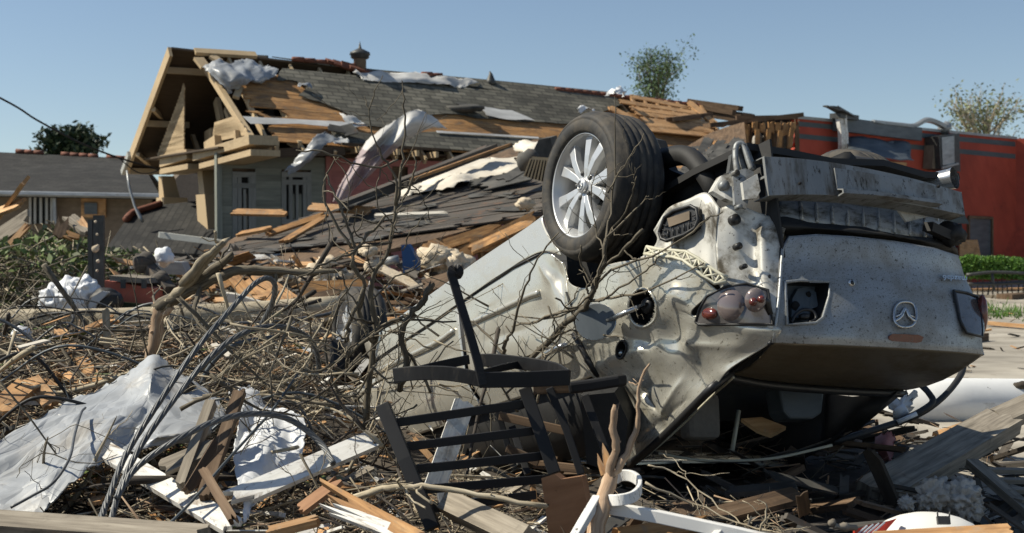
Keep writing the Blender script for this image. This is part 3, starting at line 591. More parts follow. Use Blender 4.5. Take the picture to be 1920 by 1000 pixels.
# ============================================================ red building
RA = at(1488, 222, 30.0); RBp = at(1925, 263, 37.0); rd = (RBp - RA); rd.z = 0; rd.normalize(); rn = V((rd.y, -rd.x, 0)); 
if rn.y > 0: rn = -rn
REDW = (RA.copy(), rn)
def rp(px, py, o=0.): return hit(px, py, REDW, o)
red = thing('red_building', 'red painted block building with grey stripes and torn roof edge', 'building', V((RA.x, RA.y, 0)))
topz = lambda px: rp(px, 222 + (px - 1488) * .0945).z
jl = [(1492, 222), (1500, 240), (1486, 262), (1494, 275), (1478, 290), (1484, 310), (1470, 330)]
m = MB(); B = rp(1905, 500); B.z = -.1; C = rp(1470, 400); C.z = -.1
m.prism([rp(x, y) for x, y in jl] + [C, B, rp(1905, 260)], -rn * .3); build('red_wall', m, MT['red'], red)
m = MB(); q = rp(1905, 260); d2 = (rd * .8 - rn * -.6).normalized(); d2 = V((.9, -.25, 0)).normalized(); m.prism([q, q + d2 * 6, V(((q + d2 * 6).x, (q + d2 * 6).y, -.1)), B], V((0, .3, 0))); build('end_wall', m, MT['red'], red)
m = MB()
for y0, y1 in ((5, 14), (28, 37)):
    for a, b in ((1496, 1565), (1565, 1710), (1710, 1800), (1800, 1904)):
        f = lambda x: 222 + (x - 1488) * .0945
        m.prism([rp(a, f(a) + y0, .012), rp(b, f(b) + y0, .012), rp(b, f(b) + y1, .012), rp(a, f(a) + y1, .012)], -rn * .01)
build('grey_stripe', m, MT['teal'], red)
m = MB(); m.tube([rp(1494, 220, .02), rp(1905, 259, .02)], .05, 4, sq=True); build('roof_edge', m, MT['metal'], red)
m = MB(); dx = rp(1818, 410, .01); m.prism([rp(x, y, .01) for x, y in ((1818, 409), (1858, 411), (1858, 520), (1818, 520))], -rn * .02); dr = build('door', m, MT['slate'], red)
m = MB()
for a, b in (((1816, 407), (1860, 409)), ((1860, 408), (1860, 520)), ((1816, 408), (1816, 520))): m.board(rp(*a, .03), rp(*b, .03), .07, .06, rn)
build('door_frame', m, MT['brown'], dr)
m = MB(); m.board(rp(1565, 232, .1), rp(1725, 252, .1), .34, .12, rn); build('roof_fascia', m, MT['slate'], red)
m = MB(); m.sheet(pgrid([[(1588, 256, .08), (1640, 259, .12), (1704, 268, .1)], [(1590, 275, .5), (1645, 282, .7), (1708, 290, .6)], [(1590, 296, .9), (1650, 298, 1.2), (1714, 302, 1.0)]], 5, 5, .03, 2, 3, fn=rp), .01); build('bent_awning', m, MT['slate'], red)
m = MB(); m.prism([rp(x, y, .06) for x, y in ((1642, 302), (1700, 305), (1700, 312), (1642, 310))], -rn * .03); build('bare_board', m, MT['fresh'], red)
wb = MB(); wb.prism([rp(x, y, .45) for x, y in ((1760, 256), (1799, 250), (1801, 322), (1764, 318))], -rn * .4); wbx = build('window_box', wb, MT['vent'], red)
m = MB(); m.prism([rp(x, y, .47) for x, y in ((1766, 258), (1789, 255), (1790, 308), (1768, 310))], -rn * .015); m.board(rp(1766, 315, .5), rp(1797, 307, .5), .05, .03, rn); build('grey_panel', m, MT['metal'], wbx)
m = MB(); m.prism([rp(x, y, .3) for x, y in ((1752, 262), (1760, 258), (1762, 318), (1748, 316))], -rn * .28); build('side_flap', m, MT['brick'], wbx)
m = MB(); m.board(rp(1574, 214, .2), rp(1580, 290, .2), .28, .10, rn, bow=.06); m.board(rp(1583, 216, .28), rp(1588, 290, .28), .08, .08, rn); build('white_downpipe', m, MT['white'], label='broken white post standing against the red wall', cat='post')
m = MB(); m.board(rp(1560, 200, .5), rp(1598, 222, .1), .28, .04, V((0, 0, 1)), jag=(.1, .1)); m.board(rp(1547, 199, .6), rp(1575, 207, .5), .12, .03); m.board(rp(1566, 217, .2), rp(1600, 222, .1), .3, .12); build('bent_flashing', m, MT['vent'], label='dark bent sheet of flashing sticking up above the white post', cat='flashing')
m = MB(); m.tube(cr([rp(1636, 228, .1), rp(1690, 234, .15), rp(1715, 236, .1), rp(1735, 226, .1), rp(1752, 228, .1), rp(1775, 240, .1)], 4), [.05, .09], 5, sq=True); m.lump(rp(1772, 240, .05), .18, 2, .4); m.board(rp(1634, 228, .1), rp(1655, 232, .1), .2, .05)
build('twisted_flashing', m, MT['metal'], label='twisted pale metal flashing lying on top of the red wall', cat='flashing')
m = MB(); m.prism([rp(x, y, .3) for x, y in ((1800, 450), (1833, 450), (1843, 500), (1800, 500))], -rn * .03); build('plywood_sheet', m, MT['fresh'], label='small plywood sheet leaning beside the dark door of the red building', cat='plywood')
m = MB(); m.prism([at(x, y, 29) for x, y in ((1745, 402), (1806, 398), (1818, 420), (1740, 420))], V((0, .02, 0))); m.tube([at(1745, 402, 29), at(1806, 398, 29)], .03, 5); build('corrugated_sheet', m, MT['teal'], label='blue grey corrugated sheet sticking out behind the car bumper', cat='metal sheet')
# stud wall and torn roof slope between the house and the red wall
st = thing('broken_stud_wall', 'torn open stud wall with orange wood stubs beside the red wall', 'wall', V(at(1440, 330, 29.5)) * 1); st.location.z = 0
m = MB()
for k in range(8): x = 1392 + k * 14.5; m.board(at(x, 224 + R.uniform(-2, 6), 29.5), at(x + R.uniform(-3, 3), 340, 29.4), .09, .10, V((0, -1, 0)), jag=(.2, 0))
for y in (222, 292): m.board(at(1380, y, 29.4), at(1494, y - 2 if y < 250 else y, 29.6), .10, .1, V((0, -1, 0)))
m.board(at(1386, 300, 29.2), at(1470, 296, 29.2), .2, .1, V((0, -1, 0)))
build('studs', m, MT['brown'], st)
m = MB()
for k in range(7):
    x = 1400 + k * 14.5 + R.uniform(-3, 3); m.board(at(x, 226 + R.uniform(0, 6), 29.2), at(x + R.uniform(-3, 3), 248 + R.uniform(-8, 10), 29.2), .12, .1, V((0, -1, 0)), jag=(.05, .08))
for k in range(5): m.board(at(1398 + k * 22, 238 + R.uniform(0, 8), 29.0), at(1400 + k * 20, 272 + R.uniform(-5, 10), 29.0), .1, .06, V((0, -1, 0)))
build('orange_stubs', m, MT['orange'], st)
m = MB()
for k in range(4): m.lump(at(1420 + k * 19, 268, 29.7), .17, 2, .3, 2, sq=(.7, .5, 1.5), seed=k)
build('wall_insulation', m, MT['woolg'], st)
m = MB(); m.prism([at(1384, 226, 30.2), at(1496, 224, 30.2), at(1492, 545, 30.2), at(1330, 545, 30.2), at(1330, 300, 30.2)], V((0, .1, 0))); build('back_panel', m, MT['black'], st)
TS = plane(at(1255, 345, 25.5), at(1400, 330, 25.5), at(1370, 240, 28.6))
ts = thing('torn_roof_slope', 'steep torn slope of dark shingles and brown laths right of the big wheel', 'roof', at(1330, 360, 25.5))
m = MB(); m.prism([hit(x, y, TS, -.08) for x, y in [(1240, 350), (1262, 290), (1330, 250), (1395, 226), (1402, 300), (1375, 345)]], V((0, .04, -.06))); build('boarding', m, MT['brown'], ts)
m = MB(); m2 = MB()
for k in range(46):
    u = R.random(); v = R.random(); x0 = 1268 + 118 * u + 10 * v; y0 = 284 - 50 * u + 60 * v
    a = hit(x0, y0, TS, .02 + R.random() * .06); b = hit(x0 - 16 - 10 * R.random(), y0 + 22 + 12 * R.random(), TS, .02 + R.random() * .06)
    (m2 if R.random() < .28 else m).board(a, b, R.uniform(.10, .34), .015, TS[1], jag=(.12, .15), roll=R.uniform(-.2, .2))
build('torn_shingles', m, MT['felt'], ts); build('bare_laths', m2, MT['orange'], ts)
# ============================================================ collapsed roof in front of the house
CR = plane(at(345, 495, 17.0), at(1012, 398, 17.2), at(800, 338, 21.0))
def cp(px, py, o=0.): return hit(px, py, CR, o)
cro = thing('collapsed_roof', 'collapsed low roof of dark tarred boards lying in front of the pink wall', 'roof', cp(650, 470))
m = MB(); c1 = (cp(1000, 400) - cp(380, 490)).normalized(); c2 = CR[1].cross(c1)
outl = [(340, 497), (400, 470), (440, 445), (520, 428), (590, 402), (640, 385), (700, 368), (800, 330), (900, 300), (1000, 262), (1100, 255), (1060, 390), (1010, 398), (900, 425), (800, 452), (720, 470), (640, 486), (520, 505)]
m.prism([cp(x, y, -.03) for x, y in outl], -CR[1] * .05); build('deck', m, MT['brown'], cro)
m = MB(); mf = MB()
for k in range(26):                       # tarred boards, torn felt strips over them
    v = k / 25
    x0, y0 = 345 + 290 * v, 492 - 105 * v; x1, y1 = 1020 + 40 * v, 400 - 120 * v
    cuts = sorted([0, 1] + [R.random() for _ in range(3)])
    for a, b in zip(cuts, cuts[1:]):
        if b - a < .04 or R.random() < .07: continue
        A = cp(x0 + (x1 - x0) * a, y0 + (y1 - y0) * a, .005 + R.random() * .02); Bq = cp(x0 + (x1 - x0) * b, y0 + (y1 - y0) * b, .005 + R.random() * .02)
        m.board(A, Bq, .235, .022, CR[1], jag=(.15, .15), roll=R.uniform(-.012, .012))
build('tarred_boards', m, MT['darkbd'], cro)
for k in range(22):
    u, v = R.random(), R.random() ** 1.3; x = 420 + 290 * v + (600 - 250 * v) * u; y = 486 - 100 * v - 88 * u * (1 - .1 * v)
    a = cp(x, y, .035 + R.random() * .02); b = cp(x + R.uniform(15, 90), y - R.uniform(-4, 12), .035 + R.random() * .03)
    mf.board(a, b, R.uniform(.1, .4), .006, CR[1], jag=(.2, .25), roll=R.uniform(-.02, .02))
build('felt_strips', mf, MT['felt'], cro)
m = MB()
for k in range(13):
    x = 790 + k * 18; y = 462 - k * 4.8; p = cp(x, y, -.12); m.board(p, p + V((R.uniform(-.03, .08), R.uniform(-.1, .1), -.42)), .13, .05, V((1, -.6, 0)), jag=(0, .08))
for (a, b, w) in (((862, 478), (1012, 405), .18), ((800, 470), (940, 425), .14), ((880, 462), (960, 452), .2)): m.board(at(*a, 16.6), at(*b, 16.7), w, .05, V((0, -1, .3)), jag=(.05, .2))
for k in range(12): x = 400 + k * 30; p = cp(x, 497 - k * 3, -.12); m.board(p, p + V((R.uniform(-.2, .2), R.uniform(-.3, 0), -.35)), .1, .05, V((1, -.6, 0)), jag=(0, .08))
build('broken_rafters', m, MT['orange'], cro)
GM = 'membrane sheets on the collapsed roof'
tarp('membrane_sheet', [[(758, 345, .05), (815, 322, .12), (880, 300, .10), (980, 290, .08)], [(780, 355, .05), (840, 338, .16), (900, 318, .12), (982, 312, .08)], [(770, 368, .03), (850, 352, .10), (900, 338, .06), (978, 326, .06)]], MT['cream'], 'big cream membrane sheet spread over the top of the collapsed roof', 'roof sheet', GM, nu=7, nv=6, crumple=.03, fr=2, seed=11, fn=cp)
tarp('membrane_sheet', [[(742, 340, .04), (775, 333, .1), (796, 338, .08)], [(738, 360, .04), (760, 352, .1), (790, 350, .08)], [(758, 370, .03), (770, 366, .06), (785, 362, .04)]], MT['cream'], 'small cream membrane flap beside the shrub on the collapsed roof', 'roof sheet', GM, nu=5, nv=5, crumple=.03, fr=2, seed=12, fn=cp)
tarp('membrane_sheet', [[(968, 268, .1), (990, 262, .3), (1030, 258, .3)], [(965, 280, .1), (990, 277, .3), (1030, 274, .3)], [(975, 288, .1), (995, 286, .3), (1030, 288, .2)]], MT['cream'], 'pale membrane fold behind the left edge of the big wheel', 'roof sheet', GM, nu=5, nv=5, crumple=.04, fr=2, seed=13, fn=cp)
m = MB(); m.board(cp(640, 388, .25), cp(930, 276, .35), .16, .14, CR[1], jag=(.1, .3)); m.board(cp(760, 345, .34), cp(958, 272, .46), .08, .05, CR[1]); build('charred_beam', m, MT['darkbd'], label='long charred black beam lying along the top of the collapsed roof', cat='beam')
m = MB(); m.board(cp(770, 338, .42), cp(960, 270, .52), .05, .04, CR[1], jag=(.2, .3)); build('split_batten', m, MT['orange'], label='thin orange batten on top of the charred black beam', cat='batten')
m = MB()
for (a, b, w, o) in (((700, 368), (640, 392), .5, .2), ((880, 345), (985, 325), .25, .12), ((900, 352), (1005, 328), .3, .1), ((940, 340), (1000, 305), .2, .3)): m.board(cp(*a, o), cp(*b, o + .05), w, .02, CR[1], jag=(.15, .15), roll=.2)
for k in range(7): m.lump(cp(900 + 16 * k, 344 - 3 * k, .08), .13, 2, .5, 3, seed=k, sq=(1.3, 1, .5))
build('felt_scraps', m, MT['felt'], kind='stuff', loc=(0, 0, 0))
m = MB(); m.prism([at(x, y, 18.2) for x, y in ((986, 310), (1010, 262), (1032, 258), (1040, 300), (1000, 310))], V((.1, .25, .05))); m.lump(at(990, 300, 18), .16, 2, .4, 2); build('tar_paper_roll', m, MT['felt'], label='dark bent tar paper piece standing above the louvre vent', cat='tar paper')
lv = thing('louvre_vent', 'tan wooden louvre vent with dark slots left of the big wheel', 'vent', at(1000, 345, 17.6))
VA = [at(x, y, 17.6) for x, y in ((994, 296), (1030, 299), (1024, 345), (980, 332))]
m = MB(); m.prism([p + V((.03, .05, .02)) for p in VA], V((.05, .2, .0))); build('vent_box', m, MT['tan'], lv)
m = MB()
for k in range(7): t = (k + .3) / 7; a = VA[0].lerp(VA[1], t); b = VA[3].lerp(VA[2], t); m.board(a.lerp(b, .04), a.lerp(b, .96), .022, .03, V((0, -1, 0)))
build('louvre_slats', m, MT['tan'], lv)
m = MB(); m.prism([p + V((.0, .035, .0)) for p in [VA[0].lerp(VA[2], .06), VA[1].lerp(VA[3], .06), VA[2].lerp(VA[0], .06), VA[3].lerp(VA[1], .06)]], V((.0, .01, .0))); build('dark_backing', m, MT['black'], lv)
# ============================================================ trees, hedge, brush
def leafquad(m, p, s, n=None, mi=0):
    d = rv(1).normalized(); e = d.cross(rv(1)).normalized(); ou = R.uniform(0, 40)
    m.add([p - d * s, p - e * s * .5, p + d * s, p + e * s * .5], [[0, 1, 2, 3]], [[(ou, ou), (ou + s, ou), (ou + s, ou + s), (ou, ou + s)]], mi)
def tree(name, base, top, cc, cr_, mats, label, cat, n1=9, leaves=1500, ls=.09, r0=.16, clump=.35, lift=.5, group=None):
    R.seed(len(name) * 31 + n1); t = thing(name, label, cat, base, group); m = MB(); L = MB(); ends = []
    P = cr([base, base.lerp(cc, .5) + rv(.15), cc + V((0, 0, -cr_.z * .3))], 5); m.tube(P, [r0, r0 * .5], 7)
    for i in range(n1):
        q = P[int(len(P) * (.6 + .4 * i / n1)) - 1]; dd = rv(1); dd.z = abs(dd.z) * .8 + .1 if i % 4 else dd.z; dd.normalize()
        e = cc + V((dd.x * cr_.x, dd.y * cr_.y, dd.z * cr_.z)) * R.uniform(.55, 1.0)
        B = cr([q, q.lerp(e, .5) + V((0, 0, .1)) + rv(.15), e], 4); m.tube(B, [r0 * .38, r0 * .07], 5); ends += B[4:]
        for k in range(5):
            s = B[R.randrange(3, len(B) - 1)]; e2 = s + (rv(.6) + dd * .5 + V((0, 0, .25))) * cr_.z * R.uniform(.35, .8)
            Bk = cr([s, s.lerp(e2, .5) + rv(.08), e2], 3); m.tube(Bk, [r0 * .15, r0 * .03], 4); ends += Bk[3:]
            for z in range(2):
                s3 = Bk[-2 - z]; e3 = s3 + (rv(.5) + V((0, 0, .2))) * cr_.z * .5; m.tube([s3, s3.lerp(e3, .5) + rv(.04), e3], [r0 * .05, r0 * .015], 3); ends += [e3, s3.lerp(e3, .5)]
    for k in range(leaves):
        p = R.choice(ends) + V((R.gauss(0, clump), R.gauss(0, clump), R.gauss(0, clump * .7))); leafquad(L, p, ls * R.uniform(.6, 1.4))
    build('trunk', m, mats[0], t); build('crown', L, mats[1], t); return t
tb = at(130, 300, 62); tree('oak_tree', V((tb.x, tb.y, 0)), None, at(125, 268, 62), V((1.9, 1.6, .85)), (MT['bark'], MT['leafd']), 'dark green tree rising behind the bungalow roof', 'tree', 12, 3600, .15, .25, .22)
tb = at(1238, 300, 62); tree('ash_tree', V((tb.x, tb.y, 0)), None, at(1234, 146, 62), V((1.35, 1.2, 1.7)), (MT['bark'], MT['leafy']), 'slender spring tree rising behind the broken house roof', 'tree', 22, 3300, .075, .12, .2)
tb = at(1860, 300, 58); tree('pale_tree', V((tb.x, tb.y, 0)), None, at(1850, 214, 58), V((3.0, 1.8, 1.15)), (MT['barkl'], MT['leafo']), 'thin branched pale tree rising behind the red building', 'tree', 26, 2000, .08, .16, .30)
hg = thing('hedge', 'bright green clipped hedge in front of the red building', 'hedge', V(at(1850, 560, 27.5)) * 1); hg.location.z = 0
m = MB(); L = MB(); hb = [(1810, 1912, 27.5, 488, 526)]
for k in range(5200):
    x = R.uniform(1790, 1925); c = at(x, 505, 27.5 + R.uniform(-.5, .5)); top = at(x, 480 + 5 * noise.noise(V((x * .03, 0, 0))) + abs(x - 1850) ** 2 * .0012, 27.5).z
    c.z = R.uniform(.3, 1) ** .7 * (top - .05) + .05
    leafquad(L, c, R.uniform(.03, .06))
for k in range(14): p = at(1795 + k * 9.5, 545, 27.5); p.z = 0; m.tube([p, p + V((R.uniform(-.1, .1), 0, .6))], [.02, .01], 4)
build('stems', m, MT['bark'], hg); build('foliage', L, MT['hedge'], hg)
m = MB()
for y in (516, 533): m.tube(cr([at(1812, y, 25), at(1860, y - 5 if y < 520 else y, 25), at(1925, y - 3, 25)], 4), .035, 5)
m.tube([at(1860, 512, 25), at(1864, 545, 25)], .03, 5); build('low_fence', m, MT['vent'], label='low dark rail fence in front of the green hedge', cat='fence')
# ============================================================ overturned car
def _rot(a, b, c): return Matrix.Rotation(c, 3, 'Z') @ Matrix.Rotation(b, 3, 'Y') @ Matrix.Rotation(a, 3, 'X')
RC = _rot(RAD(184.8), RAD(15.6), RAD(120.3)); TC = V((1.03, 6.42, .26 + CAMZ)); RCi = RC.transposed()
def cw(x, y, z): return RC @ V((x, y, z)) + TC          # car frame (x forward, y left, z up) -> world
def pw(t, x):
    for (a, b), (c, d) in zip(t, t[1:]):
        if x <= c: return b + (d - b) * max(0, min(1, (x - a) / (c - a)))
    return t[-1][1]
WZ = [(-.2, .76), (.15, .83), (.35, .872), (.55, .888), (.78, .885), (.95, .85), (1.05, .80), (1.15, .775), (1.45, .70)]
XZ = [(-.2, -.98), (.2, -1.03), (.45, -1.07), (.62, -1.075), (.85, -1.11), (1.02, -1.15), (1.07, -1.13), (1.5, -1.0)]
def sdf(p):
    w = pw(WZ, p.z) * (1 - .09 * sstep(-.2, -1.15, p.x) if p.x < 0 else 1) - (.05 * sstep(2.2, 3.4, p.x))
    a = abs(p.y) - w; b = pw(XZ, p.z) + .17 * (p.y / .85) ** 2 - p.x; r = .16
    return min(max(a + r, b + r), 0) + math.hypot(max(a + r, 0), max(b + r, 0)) - r
def sh(px, py, off=0.0):
    """point of the car's outer shell seen at px, py"""
    o = RCi @ (CAM - TC); d = (RCi @ ray(px, py)).normalized(); t = 3.5; best = (9, t)
    for k in range(160):
        s = sdf(o + d * t) - off
        if s < best[0]: best = (s, t)
        if abs(s) < .0006: break
        t += max(.0015, abs(s) * .6) if s > 0 else -abs(s) * .6
        if t > 14: t = best[1]; break
    return RC @ (o + d * t) + TC
def cpl(axis, val):
    n = V((0, 0, 0)); n[axis] = 1; p = V((0, 0, 0)); p[axis] = val
    return (RC @ p + TC, (RC @ n).normalized())
def hx(px, py, x): return hit(px, py, cpl(0, x))
def hy(px, py, y): return hit(px, py, cpl(1, y))
def hz(px, py, z): return hit(px, py, cpl(2, z))
SPK = ((.05, .042, .034), .60, .66, 42); MUD = ((.115, .10, .08), .50, .82, 5)
T = MT
T['paint'] = M('champagne_paint', [(.52, .50, .435), (.56, .54, .47)], (2, 2), .25, metal=.5, bump=0, var=.04, dirt=[((.21, .18, .125), .50, .95, 2.6), ((.09, .075, .05), .63, .69, 38)], coat=.3)
T['paintd'] = M('muddy_shaded_paint', [(.30, .315, .32), (.38, .395, .395)], (3, 3), .42, metal=.45, bump=.06, bd=.004, var=.15, dirt=[((.13, .12, .10), .42, .76, 3), ((.05, .042, .033), .585, .64, 50), ((.05, .043, .035), .565, .62, 130)])  # muddy car paint, darkened and cooled to carry the shade of the rear
T['bare'] = M('dirty_bare_metal', [(.42, .41, .375), (.58, .57, .52)], (4, 4), .5, metal=.25, bump=.06, bd=.004, var=.2, dirt=[((.10, .085, .062), .47, .64, 7), ((.05, .04, .03), .60, .66, 40)])
T['beam'] = M('dirty_beam_steel', [(.20, .21, .21), (.28, .288, .285)], (3, 3), .5, metal=.4, bump=.06, bd=.004, var=.15, dirt=[((.075, .064, .05), .47, .66, 7), ((.03, .026, .02), .57, .62, 40)])
T['under'] = M('underbody_black', [(.010, .010, .010), (.022, .021, .020)], (6, 6), .7, bump=.3, var=.3, dirt=((.06, .05, .04), .58, .8, 6))
T['paintq'] = M('muddy_champagne_paint', [(.49, .47, .405), (.54, .52, .45)], (2, 2), .25, metal=.5, bump=0, var=.08, dirt=[((.13, .11, .065), .48, .74, 3.0), ((.07, .06, .04), .585, .64, 40), ((.32, .29, .22), .64, .68, 90)], coat=.2)
T['deck'] = M('shaded_deck_paint', [(.15, .125, .085), (.20, .17, .12)], (2, 2), .35, metal=.45, bump=0, var=.15, dirt=[((.07, .05, .03), .45, .8, 3), ((.05, .04, .03), .64, .69, 40)])  # silver deck; its shade and the brown ground reflection are put into the colour
T['tyre'] = M('tyre_rubber', [(.018, .0175, .017), (.03, .029, .027)], (14, 14), .7, bump=.08, var=.2, dirt=((.12, .10, .075), .44, .78, 5))
T['alloy'] = M('silver_alloy', [(.52, .525, .53), (.62, .625, .62)], (3, 3), .36, metal=.6, bump=0, var=.05, dirt=[((.2, .17, .13), .48, .85, 6), ((.06, .05, .04), .62, .66, 60)])
T['lens'] = M('clear_lens', [(.13, .10, .095), (.24, .20, .19)], (8, 8), .12, metal=.3, bump=.1, var=.2, dirt=((.07, .06, .05), .55, .66, 22), coat=.6)
T['lensr'] = M('red_lens', [(.085, .018, .013), (.14, .034, .024)], (20, 20), .2, bump=.1, var=.25, dirt=((.06, .05, .04), .55, .66, 22), coat=.6)
T['lensd'] = M('smoked_lens', [(.07, .065, .062), (.13, .12, .115)], (16, 16), .15, metal=.2, bump=.1, var=.25, dirt=((.05, .045, .04), .55, .66, 22), coat=.6)
T['chrome'] = M('dull_chrome', [(.45, .46, .46), (.56, .56, .55)], (5, 5), .25, metal=.85, bump=0, var=.1, dirt=((.07, .06, .05), .58, .68, 30))
T['plas'] = M('black_plastic', [(.012, .012, .013), (.02, .02, .02)], (5, 5), .45, bump=.02, var=.1, dirt=((.1, .085, .06), .6, .8, 12))
T['cream_p'] = M('ivory_plastic', [(.42, .40, .30), (.55, .53, .42)], (5, 5), .5, bump=.02, var=.1, dirt=((.12, .10, .07), .56, .75, 14))
T['seat'] = M('grey_beige_cloth', [(.16, .145, .125), (.21, .19, .165)], (30, 30), .9, bump=.2, var=.15)
car = thing('overturned_car', 'silver sedan lying on its crushed roof with one big alloy wheel in the air', 'car', V((TC.x, TC.y + .6, .15)))
def panel(name, rows, mat, fn=sh, nu=8, nv=8, crumple=0., fr=3., seed=0, parent=car, holes=(), label=None, th=.004, deform=None):
    g = pgrid(rows, nu, nv, crumple, fr, seed, fn)
    if deform: g = [[deform(p) for p in r] for r in g]
    m = MB(); m.sheet(g, th)
    if holes:
        Rn, Cn = len(g), len(g[0]); bad = set()
        for i in range(Rn - 1):
            for j in range(Cn - 1):
                c = (g[i][j] + g[i + 1][j + 1]) / 2; x, y = proj(c)
                for h in holes:
                    if inpoly(x, y, h): bad.add((i, j))
        keep = []; N1 = (Rn - 1) * (Cn - 1)
        for k in range(len(m.f)):
            if k < 2 * N1:
                q = k % N1
                if (q // (Cn - 1), q % (Cn - 1)) in bad: continue
            keep.append(k)
        m.f = [m.f[k] for k in keep]; m.uv = [m.uv[k] for k in keep]; m.mi = [m.mi[k] for k in keep]; m.sm = [m.sm[k] for k in keep]
    return build(name, m, mat, parent, label), g
def proj(p):
    d = p - CAM; y = d.y * _ct - d.z * _st; z = d.y * _st + d.z * _ct
    return 960 + F * d.x / y, 500 - F * z / y
def inpoly(x, y, P):
    c = False; j = len(P) - 1
    for i in range(len(P)):
        if (P[i][1] > y) != (P[j][1] > y) and x < (P[j][0] - P[i][0]) * (y - P[i][1]) / (P[j][1] - P[i][1]) + P[i][0]: c = not c
        j = i
    return c
def ell(cx, cy, a, b, n=20, rot=0.): return [(cx + a * math.cos(t) * math.cos(rot) - b * math.sin(t) * math.sin(rot), cy + a * math.cos(t) * math.sin(rot) + b * math.sin(t) * math.cos(rot)) for t in [6.2832 * k / n for k in range(n)]]
def loop(name, pts, r, mat, parent, fn=sh, off=.004, closed=True, n=6, label=None):
    P = [fn(x, y, off) for x, y in pts]
    if closed: P = P + [P[0]]
    m = MB(); m.tube(P, r, n, cap=not closed); return build(name, m, mat, parent, label)
# dents in world space: (px, py, radius, depth inwards)
DENT = [(sh(1250, 625), .10, .045), (sh(1045, 520), .09, .03), (sh(1205, 640), .06, .03), (sh(1170, 760), .08, .04), (sh(1300, 700), .10, .03), (sh(1020, 590), .13, .025), (sh(1235, 800), .06, .03), (sh(1130, 690), .05, -.02), (sh(1265, 560), .07, -.02), (sh(1290, 640), .05, -.015)]
CREASE = [(sh(*a), sh(*b), d, w) for a, b, d, w in (((1035, 470), (1060, 585), .022, .02), ((1010, 490), (1050, 560), -.018, .015), ((1240, 600), (1255, 660), .03, .015), ((1110, 690), (1255, 640), -.02, .02), ((1255, 645), (1400, 650), -.014, .02), ((1170, 700), (1250, 800), .025, .02), ((1290, 690), (1215, 820), -.02, .018), ((1160, 760), (1230, 715), .02, .014), ((1255, 535), (1300, 580), -.014, .02), ((1080, 600), (1240, 650), .016, .012), ((900, 640), (1010, 610), .01, .03), ((780, 700), (860, 655), .012, .03), ((1190, 830), (1290, 745), .02, .012))]
def dent(p):
    for c, r, a in DENT:
        d = (p - c).length
        if d < r * 2: p = p - (RC @ V((0, -1, 0))) * (a * math.exp(-(d / r) ** 2 * 1.6))
    q = RCi @ (p - TC)
    k_ = sstep(.9, .1, q.x); w = noise.noise(q * 4.5) * .004 * k_ + noise.noise(q * 1.7) * .008 + (1 - abs(noise.noise(q * 2.6 + V((4, 1, 7)))) * 2) * .007 * k_
    for a, b, dp, wd in CREASE:
        d = b - a; t = max(0, min(1, (p - a).dot(d) / d.length_squared)); l = (p - a - d * t).length
        if l < wd * 3: w += dp * math.exp(-l / wd) * math.sin(3.14 * min(1, max(0.02, t)))
    return p - (RC @ V((0, -1, 0))) * w
FH = ell(1203, 577, 25, 34); AH = ell(1165, 656, 10, 17)
qp, _ = panel('quarter_panel', [
    [(1050, 492), (1060, 524), (1085, 540), (1112, 532), (1132, 500), (1190, 487), (1265, 483), (1314, 520), (1348, 548)],
    [(1060, 545), (1078, 556), (1100, 560), (1130, 552), (1160, 535), (1205, 525), (1258, 528), (1298, 552), (1318, 562)],
    [(1072, 590), (1090, 590), (1115, 592), (1145, 590), (1178, 584), (1212, 578), (1248, 576), (1280, 584), (1302, 596)],
    [(1082, 625), (1102, 628), (1130, 628), (1162, 626), (1198, 620), (1238, 615), (1285, 610), (1370, 608), (1449, 610)],
    [(1094, 655), (1118, 660), (1150, 662), (1185, 660), (1225, 654), (1270, 648), (1330, 642), (1390, 638), (1446, 640)],
    [(1120, 702), (1140, 703), (1170, 703), (1200, 701), (1238, 698), (1275, 695), (1310, 692), (1338, 690), (1368, 690)],
    [(1152, 742), (1166, 744), (1190, 746), (1215, 746), (1245, 745), (1270, 741), (1295, 735), (1318, 728), (1342, 718)],
    [(1172, 792), (1184, 793), (1200, 794), (1217, 794), (1235, 792), (1250, 788), (1265, 783), (1278, 777), (1292, 768)],
    [(1166, 868), (1173, 866), (1182, 862), (1190, 858), (1198, 853), (1205, 849), (1212, 844), (1218, 839), (1225, 833)]], T['paintq'], nu=14, nv=13, deform=dent, holes=(FH, AH), label='dented quarter panel with open fuel filler')
rd_, gd = panel('rear_door', [
    [(1050, 492), (1020, 470), (980, 486), (930, 520), (868, 562)],
    [(1056, 515), (1020, 497), (975, 512), (930, 542), (868, 583)],
    [(1064, 545), (1028, 545), (980, 558), (930, 580), (870, 612)],
    [(1072, 590), (1036, 590), (985, 602), (935, 625), (875, 655)],
    [(1082, 625), (1045, 630), (995, 642), (940, 665), (880, 695)],
    [(1094, 655), (1055, 665), (1005, 680), (950, 700), (890, 728)],
    [(1120, 702), (1085, 715), (1040, 728), (980, 745), (915, 765)]], T['paint'], nu=13, nv=10, deform=dent)
fd_, _ = panel('front_door', [
    [(862, 566), (820, 594), (760, 636), (700, 676)],
    [(862, 587), (820, 614), (762, 652), (702, 690)],
    [(864, 615), (822, 640), (765, 675), (706, 708)],
    [(869, 658), (828, 680), (772, 708), (714, 736)],
    [(874, 698), (835, 716), (780, 740), (722, 764)],
    [(884, 731), (845, 748), (792, 770), (735, 790)],
    [(910, 768), (870, 784), (815, 805), (760, 822)]], T['paint'], nu=8, nv=8, deform=dent)
